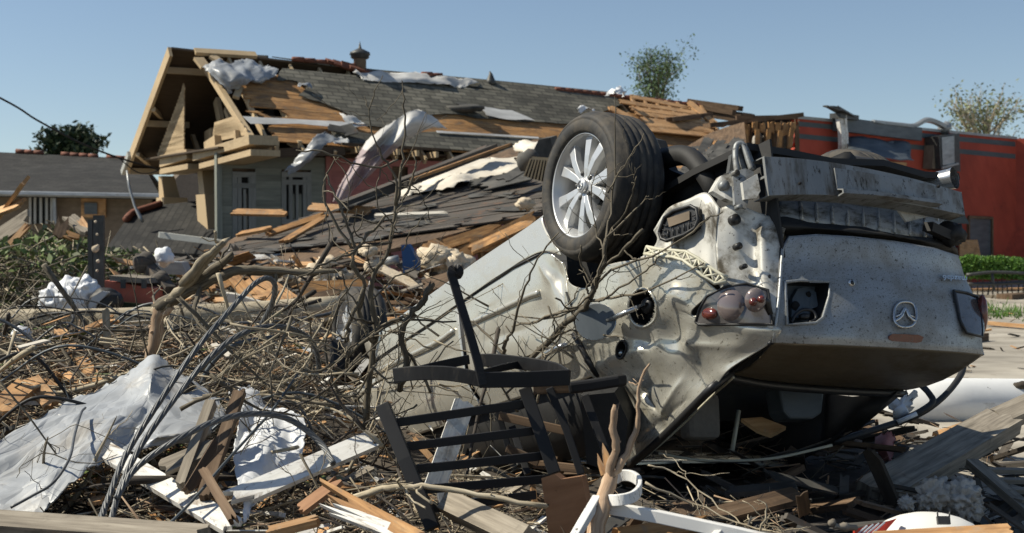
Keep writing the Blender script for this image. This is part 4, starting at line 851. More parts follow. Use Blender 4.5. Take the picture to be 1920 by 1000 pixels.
panel('sill', [
    [(1022, 402), (985, 428), (930, 466), (850, 523), (770, 580), (684, 645)],
    [(1018, 412), (985, 436), (930, 474), (850, 531), (770, 588), (686, 654)],
    [(1028, 436), (990, 452), (935, 490), (855, 545), (775, 600), (690, 666)],
    [(1046, 462), (1000, 472), (945, 508), (862, 562), (782, 616), (696, 674)],
    [(1052, 480), (1018, 472), (960, 500), (866, 566), (786, 620), (698, 677)]], T['paint'], fn=lambda x, y: sh(x, y, .012), nu=8, nv=5, deform=dent)
# dark line between sill and doors; crease above it; side mouldings; handle
for nm, pts, r, mt_, off in (('door_seal', [(1018, 474), (960, 503), (866, 569), (786, 623), (700, 680)], .007, T['plas'], .004), ('window_seal', [(1076, 625), (1092, 655), (1105, 680), (1122, 706)], .016, T['plas'], .0), ('window_seal', [(1062, 548), (1074, 592), (1084, 628)], .005, T['plas'], .004)):
    loop(nm, pts, r, mt_, car, off=off, closed=False)
def strip(name, pts, r, mat, parent, off=.006):
    m = MB(); m.tube(cr([dent(sh(x, y, off)) for x, y in pts], 5), r, 8); return build(name, m, mat, parent)
strip('side_moulding', [(1008, 549), (990, 556), (940, 580), (884, 606)], .017, T['paint'], rd_)
strip('side_moulding', [(852, 620), (820, 642), (770, 667), (704, 698)], .017, T['paint'], fd_)
m = MB(); m.tube(cr([sh(1005, 676, .01), sh(1025, 664, .045), sh(1048, 652, .045), sh(1064, 646, .01)], 5), [.012, .016] , 8); build('door_handle', m, T['chrome'], rd_)
# fuel filler: dark cup, cap, open flap, vent hole
cf = RC @ V((0, 1, 0)); c0 = sh(1203, 577)
m = MB(); P = [dent(sh(x, y, .002)) for x, y in ell(1203, 577, 26, 36, 28)]; m.tube(P + [P[0]], .006, 6, cap=False)
ff = build('filler_rim', m, T['paint'], qp)
m = MB(); n_ = len(P); m.add(P + [p + cf * .09 for p in P], [[k, (k + 1) % n_, n_ + (k + 1) % n_, n_ + k] for k in range(n_)] + [[n_ + k for k in range(n_)]], sm=False); build('filler_cup', m, T['plas'], qp)
m = MB(); cc = c0 + cf * .07 + V((0, 0, .01)); m.tube([cc, cc - cf * .045, cc - cf * .055], [.036, .036, .028], 16); m.box(cc - cf * .062, (RC @ V((1, 0, 0)), RC @ V((0, 0, 1)), cf), (.028, .006, .010)); build('filler_cap', m, T['plas'], qp)
fl = RC @ V((.75, -.66, 0)).normalized(); fz = RC @ V((0, 0, 1)); fc = sh(1117, 604, .10); fn_ = fl.cross(fz).normalized()
m = MB(); ring = [fc + (fl * math.cos(t) * .088 + fz * math.sin(t) * .078) for t in [6.283 * k / 24 for k in range(24)]]; m.prism(ring, fn_ * .008)
fp = build('filler_flap', m, T['slate'], car, 'open round fuel flap seen from inside')
m = MB(); m.tube([p * 1 - fn_ * .004 for p in ring] + [ring[0] - fn_ * .004], .005, 5, cap=False); m.box(fc - fn_ * .006, (fl, fz, fn_), (.03, .045, .008)); m.box(fc + fl * .03 - fn_ * .006, (fl, fz, fn_), (.008, .06, .006)); m.tube([fc - fl * .05, c0 - cf * .02], .012, 6); build('flap_hinge', m, T['chrome'], fp)
m = MB(); P = [dent(sh(x, y, .002)) for x, y in ell(1165, 656, 9, 17, 16)]; m.tube(P + [P[0]], .006, 6, cap=False); q = [p + cf * .05 for p in P]; m.add(P + q, [[k, (k + 1) % 16, 16 + (k + 1) % 16, 16 + k] for k in range(16)] + [[16 + k for k in range(16)]]); build('antenna_hole', m, T['plas'], qp)
m = MB(); m.lump(sh(1165, 662, -.02), .018, 2, .1); build('hole_plug', m, T['chrome'], qp)
# trunk lid
TLH = [(1472, 529), (1500, 526), (1556, 528), (1555, 555), (1543, 596), (1530, 606), (1476, 609)]
def tdef(p):
    q = RCi @ (p - TC); w = .010 * math.exp(-((q.z - .74) / .06) ** 2) - .012 * math.exp(-((q.z - .62) / .08) ** 2) + noise.noise(q * 4) * .006
    return p + (RC @ V((1, 0, 0))) * w
tl, tg = panel('trunk_lid', [
    [(1480, 446), (1530, 443), (1600, 447), (1680, 456), (1750, 468), (1794, 482)],
    [(1467, 466), (1530, 462), (1604, 466), (1685, 475), (1756, 487), (1804, 500)],
    [(1464, 525), (1530, 523), (1608, 526), (1693, 533), (1772, 541), (1824, 548)],
    [(1458, 585), (1525, 585), (1605, 588), (1700, 594), (1783, 600), (1838, 606)],
    [(1453, 622), (1522, 626), (1605, 630), (1700, 637), (1786, 645), (1843, 650)],
    [(1450, 643), (1520, 646), (1605, 649), (1700, 654), (1785, 660), (1845, 665)]], T['paintd'], nu=12, nv=9, holes=(TLH,), deform=tdef, label='muddy trunk lid in shade-toned paint')
loop('trunk_edge', [(1450, 643), (1455, 605), (1461, 555), (1464, 510), (1467, 468), (1480, 446), (1530, 442), (1600, 446), (1680, 455), (1750, 467), (1796, 482)], .007, T['paintd'], tl, off=.002, closed=False)
loop('panel_gap', [(1448, 646), (1453, 605), (1459, 555), (1461, 510), (1464, 466), (1478, 443)], .006, T['plas'], car, off=-.002, closed=False)
loop('lamp_hole_rim', TLH, .007, T['paintd'], tl, off=.0)
m = MB(); P = [sh(x, y, -.004) for x, y in TLH]; cx = RC @ V((1, 0, 0)); n_ = len(P); m.add(P + [p + cx * .13 for p in P], [[k, (k + 1) % n_, n_ + (k + 1) % n_, n_ + k] for k in range(n_)]); build('lamp_recess', m, T['plas'], tl)
m = MB(); q = [sh(x, y, -.09) for x, y in ((1462, 522), (1575, 522), (1575, 612), (1462, 612))]; m.prism(q, cx * .02); build('recess_back', m, T['slate'], tl, 'bluish inner metal behind the missing lamp')
m = MB(); P = [sh(x, y, -.062) for x, y in [(1484, 595), (1486, 560), (1496, 542), (1512, 538), (1530, 548), (1534, 575), (1520, 580), (1512, 598)]]; m.prism(P, cx * .02); build('inner_bracket', m, T['slate'], tl)
m = MB()
for (x, y, r) in ((1517, 552, .012), (1493, 574, .021)): c = sh(x, y, -.058); m = MB(); m.tube([c, c + cx * .006], r, 12); build('bracket_hole', m, T['black'], tl)
m = MB(); m.tube(cr([sh(x, y, -.02) for x, y in [(1484, 605), (1492, 590), (1506, 581), (1524, 584), (1530, 598), (1518, 605)]], 5), .007, 6); m.lump(sh(1508, 594, -.03), .02, 2, .1, sq=(1.2, 1, .7)); build('lamp_socket', m, T['plas'], tl)
# badge, lettering, lock, high brake lamp
bd = loop('badge', [(1697 + 21 * math.copysign(abs(math.cos(t)) ** .8, math.cos(t)), 590 + 24 * math.copysign(abs(math.sin(t)) ** .8, math.sin(t))) for t in [6.2832 * k / 28 for k in range(28)]], .0065, T['chrome'], tl, off=.010)
loop('badge_wing', [(1677, 603), (1685, 598), (1691, 592), (1695, 582), (1697, 579), (1700, 583), (1704, 593), (1710, 599), (1717, 604)], .007, T['chrome'], bd, off=.010, closed=False)
loop('badge_wing', [(1680, 594), (1688, 590), (1694, 580), (1697, 577), (1701, 581), (1706, 591), (1715, 596)], .004, T['chrome'], bd, off=.012, closed=False)
cv = bpy.data.curves.new('lettering', 'FONT'); cv.body = 'mazda6'; cv.size = 1; cv.extrude = .03; cv.offset = .012; to = bpy.data.objects.new('lettering_source', cv); COL.objects.link(to)
dg = bpy.context.evaluated_depsgraph_get(); tm = to.evaluated_get(dg).to_mesh(); xs_ = [v.co.x for v in tm.vertices]; X1 = max(xs_)
m = MB(); vs_ = [sh(1814 - v.co.x / X1 * 46, 520 + 3 * (1 - v.co.x / X1) + v.co.y * 14 - 4, .006 + (.006 if v.co.z > 0 else 0)) for v in tm.vertices]
m.add(vs_, [list(p.vertices) for p in tm.polygons]); build('lettering', m, T['chrome'], tl); bpy.data.objects.remove(to)
m = MB(); P = [sh(x, y, .006) for x, y in [(1668, 630), (1674, 626), (1722, 628), (1732, 632), (1728, 641), (1720, 643), (1674, 640), (1667, 636)]]; m.prism(P, cx * .02); build('brake_lamp', m, T['lensr'], tl)
m = MB(); c = sh(1596, 531, .004); m.tube([c + cx * .01, c - cx * .006], .015, 14); lk = build('lock', m, T['chrome'], tl); m = MB(); m.tube([c - cx * .006, c - cx * .008], .009, 12); build('keyhole', m, T['plas'], lk)
# tail lamps
tr, _ = panel('tail_lamp', [
    [(1312, 580), (1325, 556), (1360, 538), (1400, 533), (1440, 545)],
    [(1306, 594), (1330, 576), (1365, 564), (1405, 560), (1443, 566)],
    [(1304, 603), (1335, 596), (1370, 590), (1408, 588), (1446, 588)],
    [(1310, 608), (1340, 608), (1375, 608), (1410, 608), (1449, 609)]], T['lensd'], fn=lambda x, y: sh(x, y, .008), nu=6, nv=6, label='dark wraparound lamp with a bulb hanging out')
loop('lamp_rim', [(1304, 604), (1312, 580), (1325, 556), (1360, 538), (1400, 532), (1440, 544), (1449, 609), (1375, 609), (1310, 609)], .006, T['plas'], tr, off=.008)
for (x, y, a, b, mt_, nm) in ((1370, 572, 26, 30, T['lens'], 'reflector'), (1330, 588, 15, 12, T['lensr'], 'red_reflector')):
    m = MB(); c = sh(x, y, .002); rx = (sh(x + a, y, .006) - c); ry = (sh(x, y + b, .006) - c); nn = (CAM - c).normalized()
    vs_ = [c + nn * .028]; 
    for rr, hgt in ((.5, .024), (.85, .014), (1., .004)):
        vs_ += [c + rx * rr * math.cos(t) + ry * rr * math.sin(t) + nn * hgt for t in [6.2832 * k / 18 for k in range(18)]]
    fs_ = [[0, 1 + k, 1 + (k + 1) % 18] for k in range(18)] + [[1 + r * 18 + k, 19 + r * 18 + k, 19 + r * 18 + (k + 1) % 18, 1 + r * 18 + (k + 1) % 18] for r in (0, 1) for k in range(18)]
    m.add(vs_, fs_, sm=True); build(nm, m, mt_, tr)
bb = at(1416, 563, (sh(1416, 563)).y - .10); m = MB(); m.lump(bb, .048, 3, .02, sq=(.85, .55, 1.0)); hb_ = build('hanging_bulb', m, T['lens'], car, 'round clear lamp hanging out of its socket')
m = MB(); m.lump(bb + V((-.012, -.025, -.005)), .017, 2, .1); m.lump(bb + V((.018, -.025, .005)), .015, 2, .1); build('amber_bulb', m, T['lensr'], hb_)
m = MB(); m.tube([bb + V((.02, .04, 0)), sh(1437, 566, .02), sh(1444, 590, .0)], [.025, .018, .012], 8); build('bulb_wire', m, T['plas'], hb_)
ll, _ = panel('tail_lamp', [
    [(1790, 546), (1812, 550), (1828, 556), (1838, 562)],
    [(1796, 575), (1815, 578), (1832, 582), (1844, 588)],
    [(1802, 605), (1818, 609), (1834, 613), (1846, 618)],
    [(1812, 622), (1824, 626), (1836, 629), (1844, 632)]], T['lensd'], fn=lambda x, y: sh(x, y, .012), nu=6, nv=6)
loop('lamp_rim', [(1788, 545), (1812, 549), (1832, 556), (1838, 570), (1842, 632), (1812, 624), (1800, 600)], .006, T['plas'], ll, off=.012)
m = MB(); q = sh(1841, 590, .0); m.lump(q, .075, 3, .03, sq=(.32, .5, 1.15)); build('red_reflector', m, T['lensr'], ll, 'red outer part of the lamp')
# boot deck, rear window edge, left pillar
row0 = tg[-1]; far_ = [hz(x, y, 1.10) for x, y in ((1362, 704), (1420, 714), (1500, 722), (1580, 728), (1650, 732), (1700, 732))]; far_ = cr(far_, 12)
g = [[row0[j].lerp(far_[j], t) + (RC @ V((0, 0, 1))) * (.03 * math.sin(t * 3.14)) for j in range(len(row0))] for t in (0, .04, .12, .3, .5, .7, .9, 1)]
m = MB(); m.sheet(g, .004); build('boot_deck', m, T['deck'], car, 'boot deck with brown shade in its colour')
m = MB(); m.tube(cr([sh(1446, 642, .0), hz(1415, 664, 1.085), hz(1385, 686, 1.10), hz(1362, 704, 1.11)], 4), .008, 6); build('deck_gap', m, T['plas'], car)
m = MB(); m.tube(cr([hz(1362, 708, 1.12), hz(1440, 722, 1.12), hz(1560, 732, 1.12), hz(1690, 738, 1.12)], 5), .022, 6); build('window_ledge', m, T['plas'], car)
m = MB(); P = cr([hz(1370, 700, 1.11), sh(1340, 722, -.0), sh(1292, 770, -.0), sh(1225, 836, -.0), sh(1180, 872, 0)], 5); m.tube(P, .018, 6); build('window_frame', m, T['plas'], car, 'torn black seal of the rear window')
m = MB(); P = cr([hz(1375, 708, 1.14), hx(1330, 748, -.2), hx(1270, 806, .1), hx(1205, 862, .3)], 5); m.tube(P, .006, 5); build('loose_seal', m, T['cream_p'], car)
m = MB(); m.sheet([[row0[-1].lerp(far_[-1], k / 4) for k in range(5)], [cw(-.85 + .2 * k, .68, .85) for k in range(5)], [cw(-.8 + .2 * k, .62, .5) for k in range(5)], [cw(-.8 + .2 * k, .6, .24) for k in range(5)]], .004); build('left_quarter', m, T['paint'], car)
m = MB(); A = far_[-1]; m.sheet([[A, cw(-.3, .72, 1.12), cw(0, .74, 1.1), cw(.4, .78, 1.0)], [A + V((-.05, 0, -.02)), cw(-.05, .68, 1.26), cw(.2, .70, 1.28), cw(.4, .74, 1.2)], [cw(.2, .60, 1.36), cw(.3, .6, 1.38), cw(.4, .62, 1.4), cw(.5, .66, 1.38)]], .02); build('left_pillar', m, T['under'], car)
# rest of the shell, roughly crushed: left doors, roof, front
m = MB(); m.sheet([[cw(-.4 + x * .33, w_, z) for x in range(11)] for z, w_ in ((.2, .80), (.4, .86), (.65, .88), (.85, .86), (.98, .82))], .004); build('left_side', m, T['paint'], car)
m = MB(); m.sheet([[cw(.35 + x * .22, y, 1.38 - .09 * x * .5 + .03 * noise.noise(V((x, y * 3, 0)))) for x in range(9)] for y in (-.62, -.4, -.1, .2, .45, .64)], .01); build('crushed_roof', m, T['paint'], car)
m = MB(); m.sheet([[cw(2.2 + x * .25, y, .96 - .05 * x + .02 * math.cos(y * 3)) for x in range(6)] for y in (-.78, -.4, 0, .4, .78)], .01); build('bonnet', m, T['paint'], car)
m = MB(); m.sheet([[cw(3.5 - .25 * (y / .8) ** 2, y, z) for y in (-.8, -.5, 0, .5, .8)] for z in (.2, .4, .6, .75)], .01); build('front_end', m, T['plas'], car)
m = MB(); m.sheet([[sh(x, y, 0) if False else cw(cx_, -.84 + .04 * (cz > .8), cz) for cx_ in (2.25, 2.4, 2.6, 2.9, 3.15, 3.35)] for cz in (.62, .7, .8, .92)], .006); build('front_wing', m, T['paint'], car)
# underbody
m = MB(); m.sheet([[cw(-.95 + x * .37, y, .22 + .03 * noise.noise(V((x * 1.3, y * 4, 2)))) for x in range(12)] for y in (-.62, -.4, -.15, .15, .4, .62)], .03, sm=False)
m.tube([cw(-.8, .1, .17), cw(.3, .05, .17), cw(2.6, 0, .17)], .05, 8); m.lump(cw(-.62, .25, .2), .22, 2, .1, sq=(1, .8, .6)); build('underbody', m, T['under'], car)
m = MB(); m.sheet([[cw(.0 + x * .4, -.62, z) for x in range(7)] for z in (.2, .6, .95)], .01); m.sheet([[cw(-1.02 + x * .3, -.55, z) for x in range(4)] for z in (.22, .5, .72)], .01); build('inner_panels', m, T['under'], car)
# wheels
def wheel(name, c, rad, wid, ax, lab, spin=0., tilt=0., detail=True):
    ax = ax.normalized(); a1 = RC @ V((1, 0, 0)); a1 = (a1 - ax * a1.dot(ax)).normalized(); a2 = ax.cross(a1)
    e = bpy.data.objects.new(name, None); COL.objects.link(e); e.parent = car; e.location = c - car.location
    if lab: e['label'] = lab
    def P(r, t, d): return c + (a1 * math.cos(t) + a2 * math.sin(t)) * r + ax * d
    N = 120; m = MB()
    prof = [(.69, .004), (.70, .020), (.73, .030), (.80, .034), (.86, .031), (.875, .028), (.885, .031), (.93, .020), (.955, .006), (.975, -.006), (.99, -.022)]
    tr_ = []
    gw = (wid - .044) / 5
    for k in range(5):
        d0 = -.022 - gw * k
        tr_ += [(.998, d0 - .003), (1.0, d0 - gw * .5 ), (.998, d0 - gw + .011)]
        if k < 4: tr_ += [(.980, d0 - gw + .0085), (.980, d0 - gw + .002)]
    prof = prof + tr_ + [(.99, -wid + .02), (.96, -wid + .004), (.9, -wid - .01), (.78, -wid - .01), (.69, -wid + .01)]
    vs_ = []
    for k in range(N):
        t = 6.28318 * k / N
        for r, d in prof:
            rr = r - (.005 if (.99 <= r and k % 2 and abs(d + wid * .5) > wid * .18) else 0)
            vs_.append(P(rr * rad, t, d))
    n_ = len(prof); m.add(vs_, [[k * n_ + i, k * n_ + i + 1, ((k + 1) % N) * n_ + i + 1, ((k + 1) % N) * n_ + i] for k in range(N) for i in range(n_ - 1)], [[(k * .028, i * .03), (k * .028, i * .03 + .03), (k * .028 + .028, i * .03 + .03), (k * .028 + .028, i * .03)] for k in range(N) for i in range(n_ - 1)], sm=True)
    build('tyre', m, T['tyre'], e)
    rp_ = [(.70, .012), (.685, .016), (.672, .008), (.655, -.012), (.62, -.03), (.60, -.10), (.60, -wid + .02), (.69, -wid + .008)]
    m = MB(); n_ = len(rp_); vs_ = [P(r * rad, 6.28318 * k / N, d) for k in range(N) for r, d in rp_]
    m.add(vs_, [[k * n_ + i, k * n_ + i + 1, ((k + 1) % N) * n_ + i + 1, ((k + 1) % N) * n_ + i] for k in range(N) for i in range(n_ - 1)], sm=True); build('rim', m, T['alloy'], e)
    m = MB(); s = rad * .66
    # five pairs of spokes: each pair starts as one wide arm at the hub and forks towards the rim
    for k in range(5):
        t0 = spin + 6.28318 * k / 5
        for sd in (-1, 1):
            pr = [(.16, sd * .30, .34, -.012), (.36, sd * .19, .24, -.006), (.62, sd * .225, .165, -.004), (.93, sd * .28, .135, -.010), (1.02, sd * .285, .135, -.016)]
            rows = []
            for (r, da, hw, d) in pr:
                rr = []
                for q, dd in ((-1, -.028), (-.85, 0), (.85, 0), (1, -.028)): rr.append(P(r * s, t0 + da + q * hw, d + dd))
                rows.append(rr)
            base = [[p - ax * .035 for p in r] for r in rows]
            o = [p for r in rows for p in r]; m.add(o, [[i * 4 + j, i * 4 + j + 1, i * 4 + 5 + j, i * 4 + 4 + j] for i in range(4) for j in range(3)], sm=False)
            b_ = [p for r in base for p in (r[0], r[3])]; m.add([rows[i][j] for i in range(5) for j in (0, 3)] + b_, [[i * 2, i * 2 + 2, 10 + i * 2 + 2, 10 + i * 2] for i in range(4)] + [[i * 2 + 1, 10 + i * 2 + 1, 10 + i * 2 + 3, i * 2 + 3] for i in range(4)])
    build('spokes', m, T['alloy'], e, bevel=.003)
    m = MB(); m.tube([P(0, 0, -.05), P(0, 0, -.012)], [s * .34, s * .30], 24); hbq = build('hub', m, T['alloy'], e)
    for k in range(5):
        t = spin + 6.28318 * (k + .5) / 5; m = MB(); p0 = P(s * .255, t, -.02); m.tube([p0, p0 + ax * .014, p0 + ax * .018], [.013, .012, .008], 6); build('lug_nut', m, T['vent'], e)
    m = MB(); m.tube([P(0, 0, -.02), P(0, 0, .004), P(0, 0, .008)], [s * .155, s * .15, s * .12], 24); cp_ = build('hub_cap', m, T['alloy'], e)
    m = MB(); rg = [P(s * .085 * 1, t, .010) for t in [6.28318 * k / 18 for k in range(19)]]; m.tube(rg, .003, 5, cap=False); w_ = [(-.075, .012), (-.035, .02), (0, -.02), (.035, .02), (.075, .012)]; m.tube([c + a1 * (x * s) + a2 * (y * s * 1.4) + ax * .010 for x, y in w_], .003, 5); build('cap_emblem', m, T['chrome'], cp_)
    m = MB(); m.tube([P(0, 0, -wid + .04), P(0, 0, -wid * .5)], [s * .85, s * .85], 28); m.lump(P(s * .6, spin + 1.2, -.09), .08, 2, .1); build('brake_disc', m, T['vent'], e)
    return e
AXO = RC @ V((0, -1, 0))
wc = hy(1091, 348, -.885); wheel('rear_wheel', wc, .347, .225, (AXO + RC @ V((0, 0, -.02))).normalized(), 'big wheel pointing up with five forked spokes', spin=.35)
wf = at(650, 626, 9.0); wheel('front_wheel', wf, .335, .2, (AXO + RC @ V((.12, 0, 0))).normalized(), 'half hidden wheel behind the twigs', spin=.1)
wl = hy(1600, 292, .62); wlc = wl + (RC @ V((0, 0, 1))) * .335; wheel('rear_wheel', wlc, .335, .2, -AXO, 'wheel peeping over the bumper beam', spin=.2)
m = MB(); m.tube([wc - AXO * .05, wlc + AXO * .1], .05, 8); m.tube([wc - AXO * .25, cw(.5, -.4, .25)], .04, 6); m.tube([wc - AXO * .22, wc - AXO * .26 + RC @ V((-.12, .1, .35))], .06, 8); build('rear_axle', m, T['under'], car)
m = MB(); m.tube([wf - AXO * .1, wf - AXO * .9], .05, 8); build('front_axle', m, T['under'], car)
LN = cpl(1, -.52)
m = MB(); m.prism([hit(x, y, LN) for x, y in [(1120, 300), (1190, 250), (1232, 262), (1255, 318), (1300, 338), (1338, 362), (1340, 395), (1270, 395), (1238, 425), (1215, 480), (1130, 520), (1085, 540), (1055, 500), (1060, 420)]], RC @ V((0, .05, 0))); build('wheel_liner', m, T['under'], car)
m = MB(); m.lump(hit(1215, 330, LN) - RC @ V((0, .06, 0)), .13, 3, .25, 2.5, sq=(.8, .8, 1.2)); m.tube(cr([hit(1240, 300, LN) + V((0, -.1, 0)), hit(1285, 300, LN) + V((0, -.1, .01)), hit(1325, 345, LN) + V((0, -.1, 0)), hit(1345, 385, LN)], 5), [.05, .04], 7); m.board(hit(1225, 290, LN) - V((0, .12, 0)), hit(1275, 302, LN) - V((0, .12, 0)), .03, .02); build('suspension', m, T['under'], car)
m = MB(); P = [hy(x, y, -.70) for x, y in ((1062, 480), (1125, 478), (1112, 535), (1085, 541), (1066, 530))]; m.prism(P, RC @ V((0, .06, 0))); build('arch_stay', m, T['under'], car)
# rear end without its bumper cover
def hr(x, y, o=0.): return sh(x, y, o)
rb, rg = panel('rear_body', [
    [(1348, 392, -.03), (1380, 383, -.02), (1420, 398, -.02), (1452, 410, -.04), (1480, 428, -.08)],
    [(1342, 435, -.03), (1378, 430, -.03), (1412, 434, -.03), (1434, 428, .01), (1470, 436, -.02)],
    [(1344, 485, -.03), (1380, 485, -.05), (1412, 490, -.05), (1430, 495, .0), (1463, 495, -.005)],
    [(1350, 535, -.02), (1388, 534, -.04), (1412, 532, -.04), (1436, 535, -.005), (1460, 540, -.004)],
    [(1352, 556, -.03), (1390, 560, -.05), (1420, 570, -.04), (1440, 575, -.005), (1457, 580, -.004)],
    [(1360, 600, -.05), (1395, 605, -.05), (1425, 612, -.03), (1441, 616, -.003), (1453, 618, -.003)]], T['bare'], nu=9, nv=8, crumple=.0025, fr=5, seed=3)
m = MB()
for (x, y, r) in ((1378, 412, .022), (1384, 462, .014), (1440, 520, .008), (1395, 500, .01)): c = hr(x, y, -.012); m.tube([c + cx * .02, c - cx * .012], r, 12)
build('panel_hole', m, T['plas'], rb)
sb_, _ = panel('side_body', [
    [(1225, 432, -.04), (1252, 392, -.05), (1290, 374, -.05), (1325, 362, -.05), (1350, 390, -.03)],
    [(1232, 450, -.05), (1262, 430, -.07), (1300, 415, -.06), (1325, 405, -.03), (1344, 432, -.03)],
    [(1218, 472, -.05), (1262, 462, -.06), (1298, 455, -.05), (1322, 452, -.03), (1344, 482, -.03)],
    [(1190, 489, -.03), (1255, 484, -.04), (1292, 492, -.03), (1320, 505, -.02), (1350, 538, -.02)]], T['bare'], fn=hr, nu=7, nv=7, crumple=.003, fr=5, seed=5)
VP = [(1236, 436), (1246, 408), (1262, 396), (1294, 386), (1306, 392), (1309, 412), (1303, 428), (1284, 440), (1250, 452), (1240, 448)]
m = MB(); P = [hr(x, y, -.015) for x, y in VP]; m.prism(P, RC @ V((0, .06, 0))); vt = build('air_vent', m, T['plas'], car, 'black vent grille in the bare rear corner')
m = MB(); P = [hr(x, y, -.01) for x, y in VP]; m.tube(P + [P[0]], .008, 6, cap=False)
build('vent_rim', m, T['plas'], vt)
m = MB(); P = [hr(x, y, -.012) for x, y in ((1252, 410), (1294, 396), (1294, 412), (1256, 426))]; m.prism(P, RC @ V((0, -.004, 0))); build('vent_window', m, T['brick'], vt)
m = MB()
for k in range(5): a = hr(1252 + k * 10, 432 - k * 4, -.008); b = hr(1253 + k * 10, 446 - k * 4, -.008); m.tube([a, b], .004, 4)
for k in range(3): m.tube([hr(1240 + k * 2, 440 - k * 9, -.008), hr(1248 + k * 2, 442 - k * 9, -.008)], .003, 4); m.tube([hr(1298, 424 - k * 9, -.008), hr(1306, 420 - k * 9, -.008)], .003, 4)
build('vent_bars', m, T['plas'], vt)
m = MB(); up_ = [(1212, 463), (1236, 468), (1262, 470), (1286, 472), (1308, 484), (1330, 500), (1350, 514), (1364, 520)]; lo = [(1208, 476), (1234, 481), (1260, 482), (1280, 488), (1300, 502), (1318, 518), (1340, 532), (1362, 528)]
A = [hr(x, y, .02) for x, y in up_]; B = [hr(x, y, .03) for x, y in lo]
m.tube(A, .0075, 5); m.tube(B, .0075, 5)
for k in range(7): m.tube([A[k], B[k + 1]], .005, 4); m.tube([B[k], A[k + 1]], .005, 4); m.tube([A[k], B[k]], .005, 4)
build('bumper_bracket', m, T['cream_p'], car, 'broken ivory lattice bracket')
# boot floor seen above the lid
panel('boot_floor', [
    [(1466, 362, -.30), (1520, 366, -.28), (1600, 370, -.28), (1690, 384, -.28), (1770, 405, -.28)],
    [(1460, 385, -.16), (1520, 392, -.16), (1610, 402, -.16), (1692, 414, -.16), (1770, 428, -.16)],
    [(1458, 402, -.10), (1522, 410, -.10), (1612, 420, -.10), (1695, 430, -.10), (1772, 442, -.10)],
    [(1462, 408, -.09), (1524, 418, -.09), (1614, 430, -.09), (1698, 442, -.09), (1778, 456, -.09)]], T['bare'], fn=hr, nu=8, nv=6, crumple=.003, fr=5, seed=8)
m = MB()
for k in range(9): x = 1500 + k * 29; m.tube(cr([hr(x, 374 + k * 3.6, -.24), hr(x + 2, 392 + k * 3.8, -.14), hr(x + 3, 412 + k * 4, -.085)], 3), .008, 5)
build('floor_ribs', m, T['bare'], car)
panel('seal_channel', [
    [(1455, 408, -.08), (1524, 416, -.08), (1614, 428, -.08), (1698, 440, -.08), (1790, 458, -.10)],
    [(1462, 425, -.03), (1526, 428, -.03), (1614, 436, -.03), (1700, 446, -.03), (1796, 466, -.06)],
    [(1476, 446, -.12), (1530, 442, -.12), (1614, 448, -.12), (1702, 458, -.12), (1798, 484, -.12)]], T['under'], fn=hr, nu=8, nv=6, crumple=.006, fr=5, seed=9)
m = MB(); m.prism([hr(x, y, -.05) for x, y in ((1680, 388), (1760, 402), (1700, 416))], cx * .01); build('triangle_plate', m, T['bare'], car)
m = MB(); m.lump(hr(1782, 440, -.03), .08, 3, .3, 2.5, sq=(.8, .8, .7)); m.board(hr(1740, 425, -.02), hr(1795, 450, -.02), .05, .04); build('corner_bracket', m, T['under'], car)
# bumper beam
fr_ = cr([hr(1437, 330, .07), hr(1500, 331, .075), hr(1565, 336, .075), hr(1640, 346, .075), hr(1720, 361, .07), hr(1806, 382, .06)], 6)
cz_ = RC @ V((0, 0, 1)); hs_ = [.083 - .030 * i / (len(fr_) - 1) for i in range(len(fr_))]
m = MB(); sec = [(-1, 0), (-1, .09), (-.97, .09), (-.97, .012), (-.05, .012), (-.05, .05), (.05, .05), (.05, .012), (.97, .012), (.97, .09), (1, .09), (1, 0)]
vs_ = []
for p, h in zip(fr_, hs_):
    for a, b in sec: vs_.append(p - cz_ * (a * h) + cx * b)
n_ = len(sec); K = len(fr_); ouv = [[(i * .04, j * .05), (i * .04, j * .05 + .05), (i * .04 + .04, j * .05 + .05), (i * .04 + .04, j * .05)] for i in range(K - 1) for j in range(n_)]
m.add(vs_, [[i * n_ + j, i * n_ + (j + 1) % n_, (i + 1) * n_ + (j + 1) % n_, (i + 1) * n_ + j] for i in range(K - 1) for j in range(n_)] + [list(range(n_)), [(K - 1) * n_ + j for j in range(n_)][::-1]], ouv + [[(0, 0)] * n_] * 2)
be = build('bumper_beam', m, T['beam'], car, bevel=.003)
m = MB(); sub = cr([hr(1566, 338, .077), hr(1640, 347, .077), hr(1752, 366, .072)], 6); K = len(sub); sec = [(-.62, -.006), (-.62, .0), (.50, .0), (.62, -.03), (.74, -.03), (.80, .0), (.86, .0), (.86, -.008), (.80, -.038), (.58, -.038), (.46, -.006)]
n_ = len(sec); vs_ = [p - cz_ * (-a * (.083 - .02 * i / K)) + cx * b for i, p in enumerate(sub) for a, b in sec]
m.add(vs_, [[i * n_ + j, i * n_ + (j + 1) % n_, (i + 1) * n_ + (j + 1) % n_, (i + 1) * n_ + j] for i in range(K - 1) for j in range(n_)] + [list(range(n_)), [(K - 1) * n_ + j for j in range(n_)][::-1]], [[(i * .04, j * .03), (i * .04, j * .03 + .03), (i * .04 + .04, j * .03 + .03), (i * .04 + .04, j * .03)] for i in range(K - 1) for j in range(n_)] + [[(0, 0)] * n_] * 2); build('reinforcing_plate', m, T['beam'], be)
for (x, y) in ((1515, 311), (1597, 324), (1704, 340), (1760, 350), (1500, 344)):
    m = MB(); c = hr(x, y, .075); m.tube([c + cx * .004, c - cx * .0035], .012 if y < 341 else .006, 12); build('bolt_hole', m, T['black'], be)
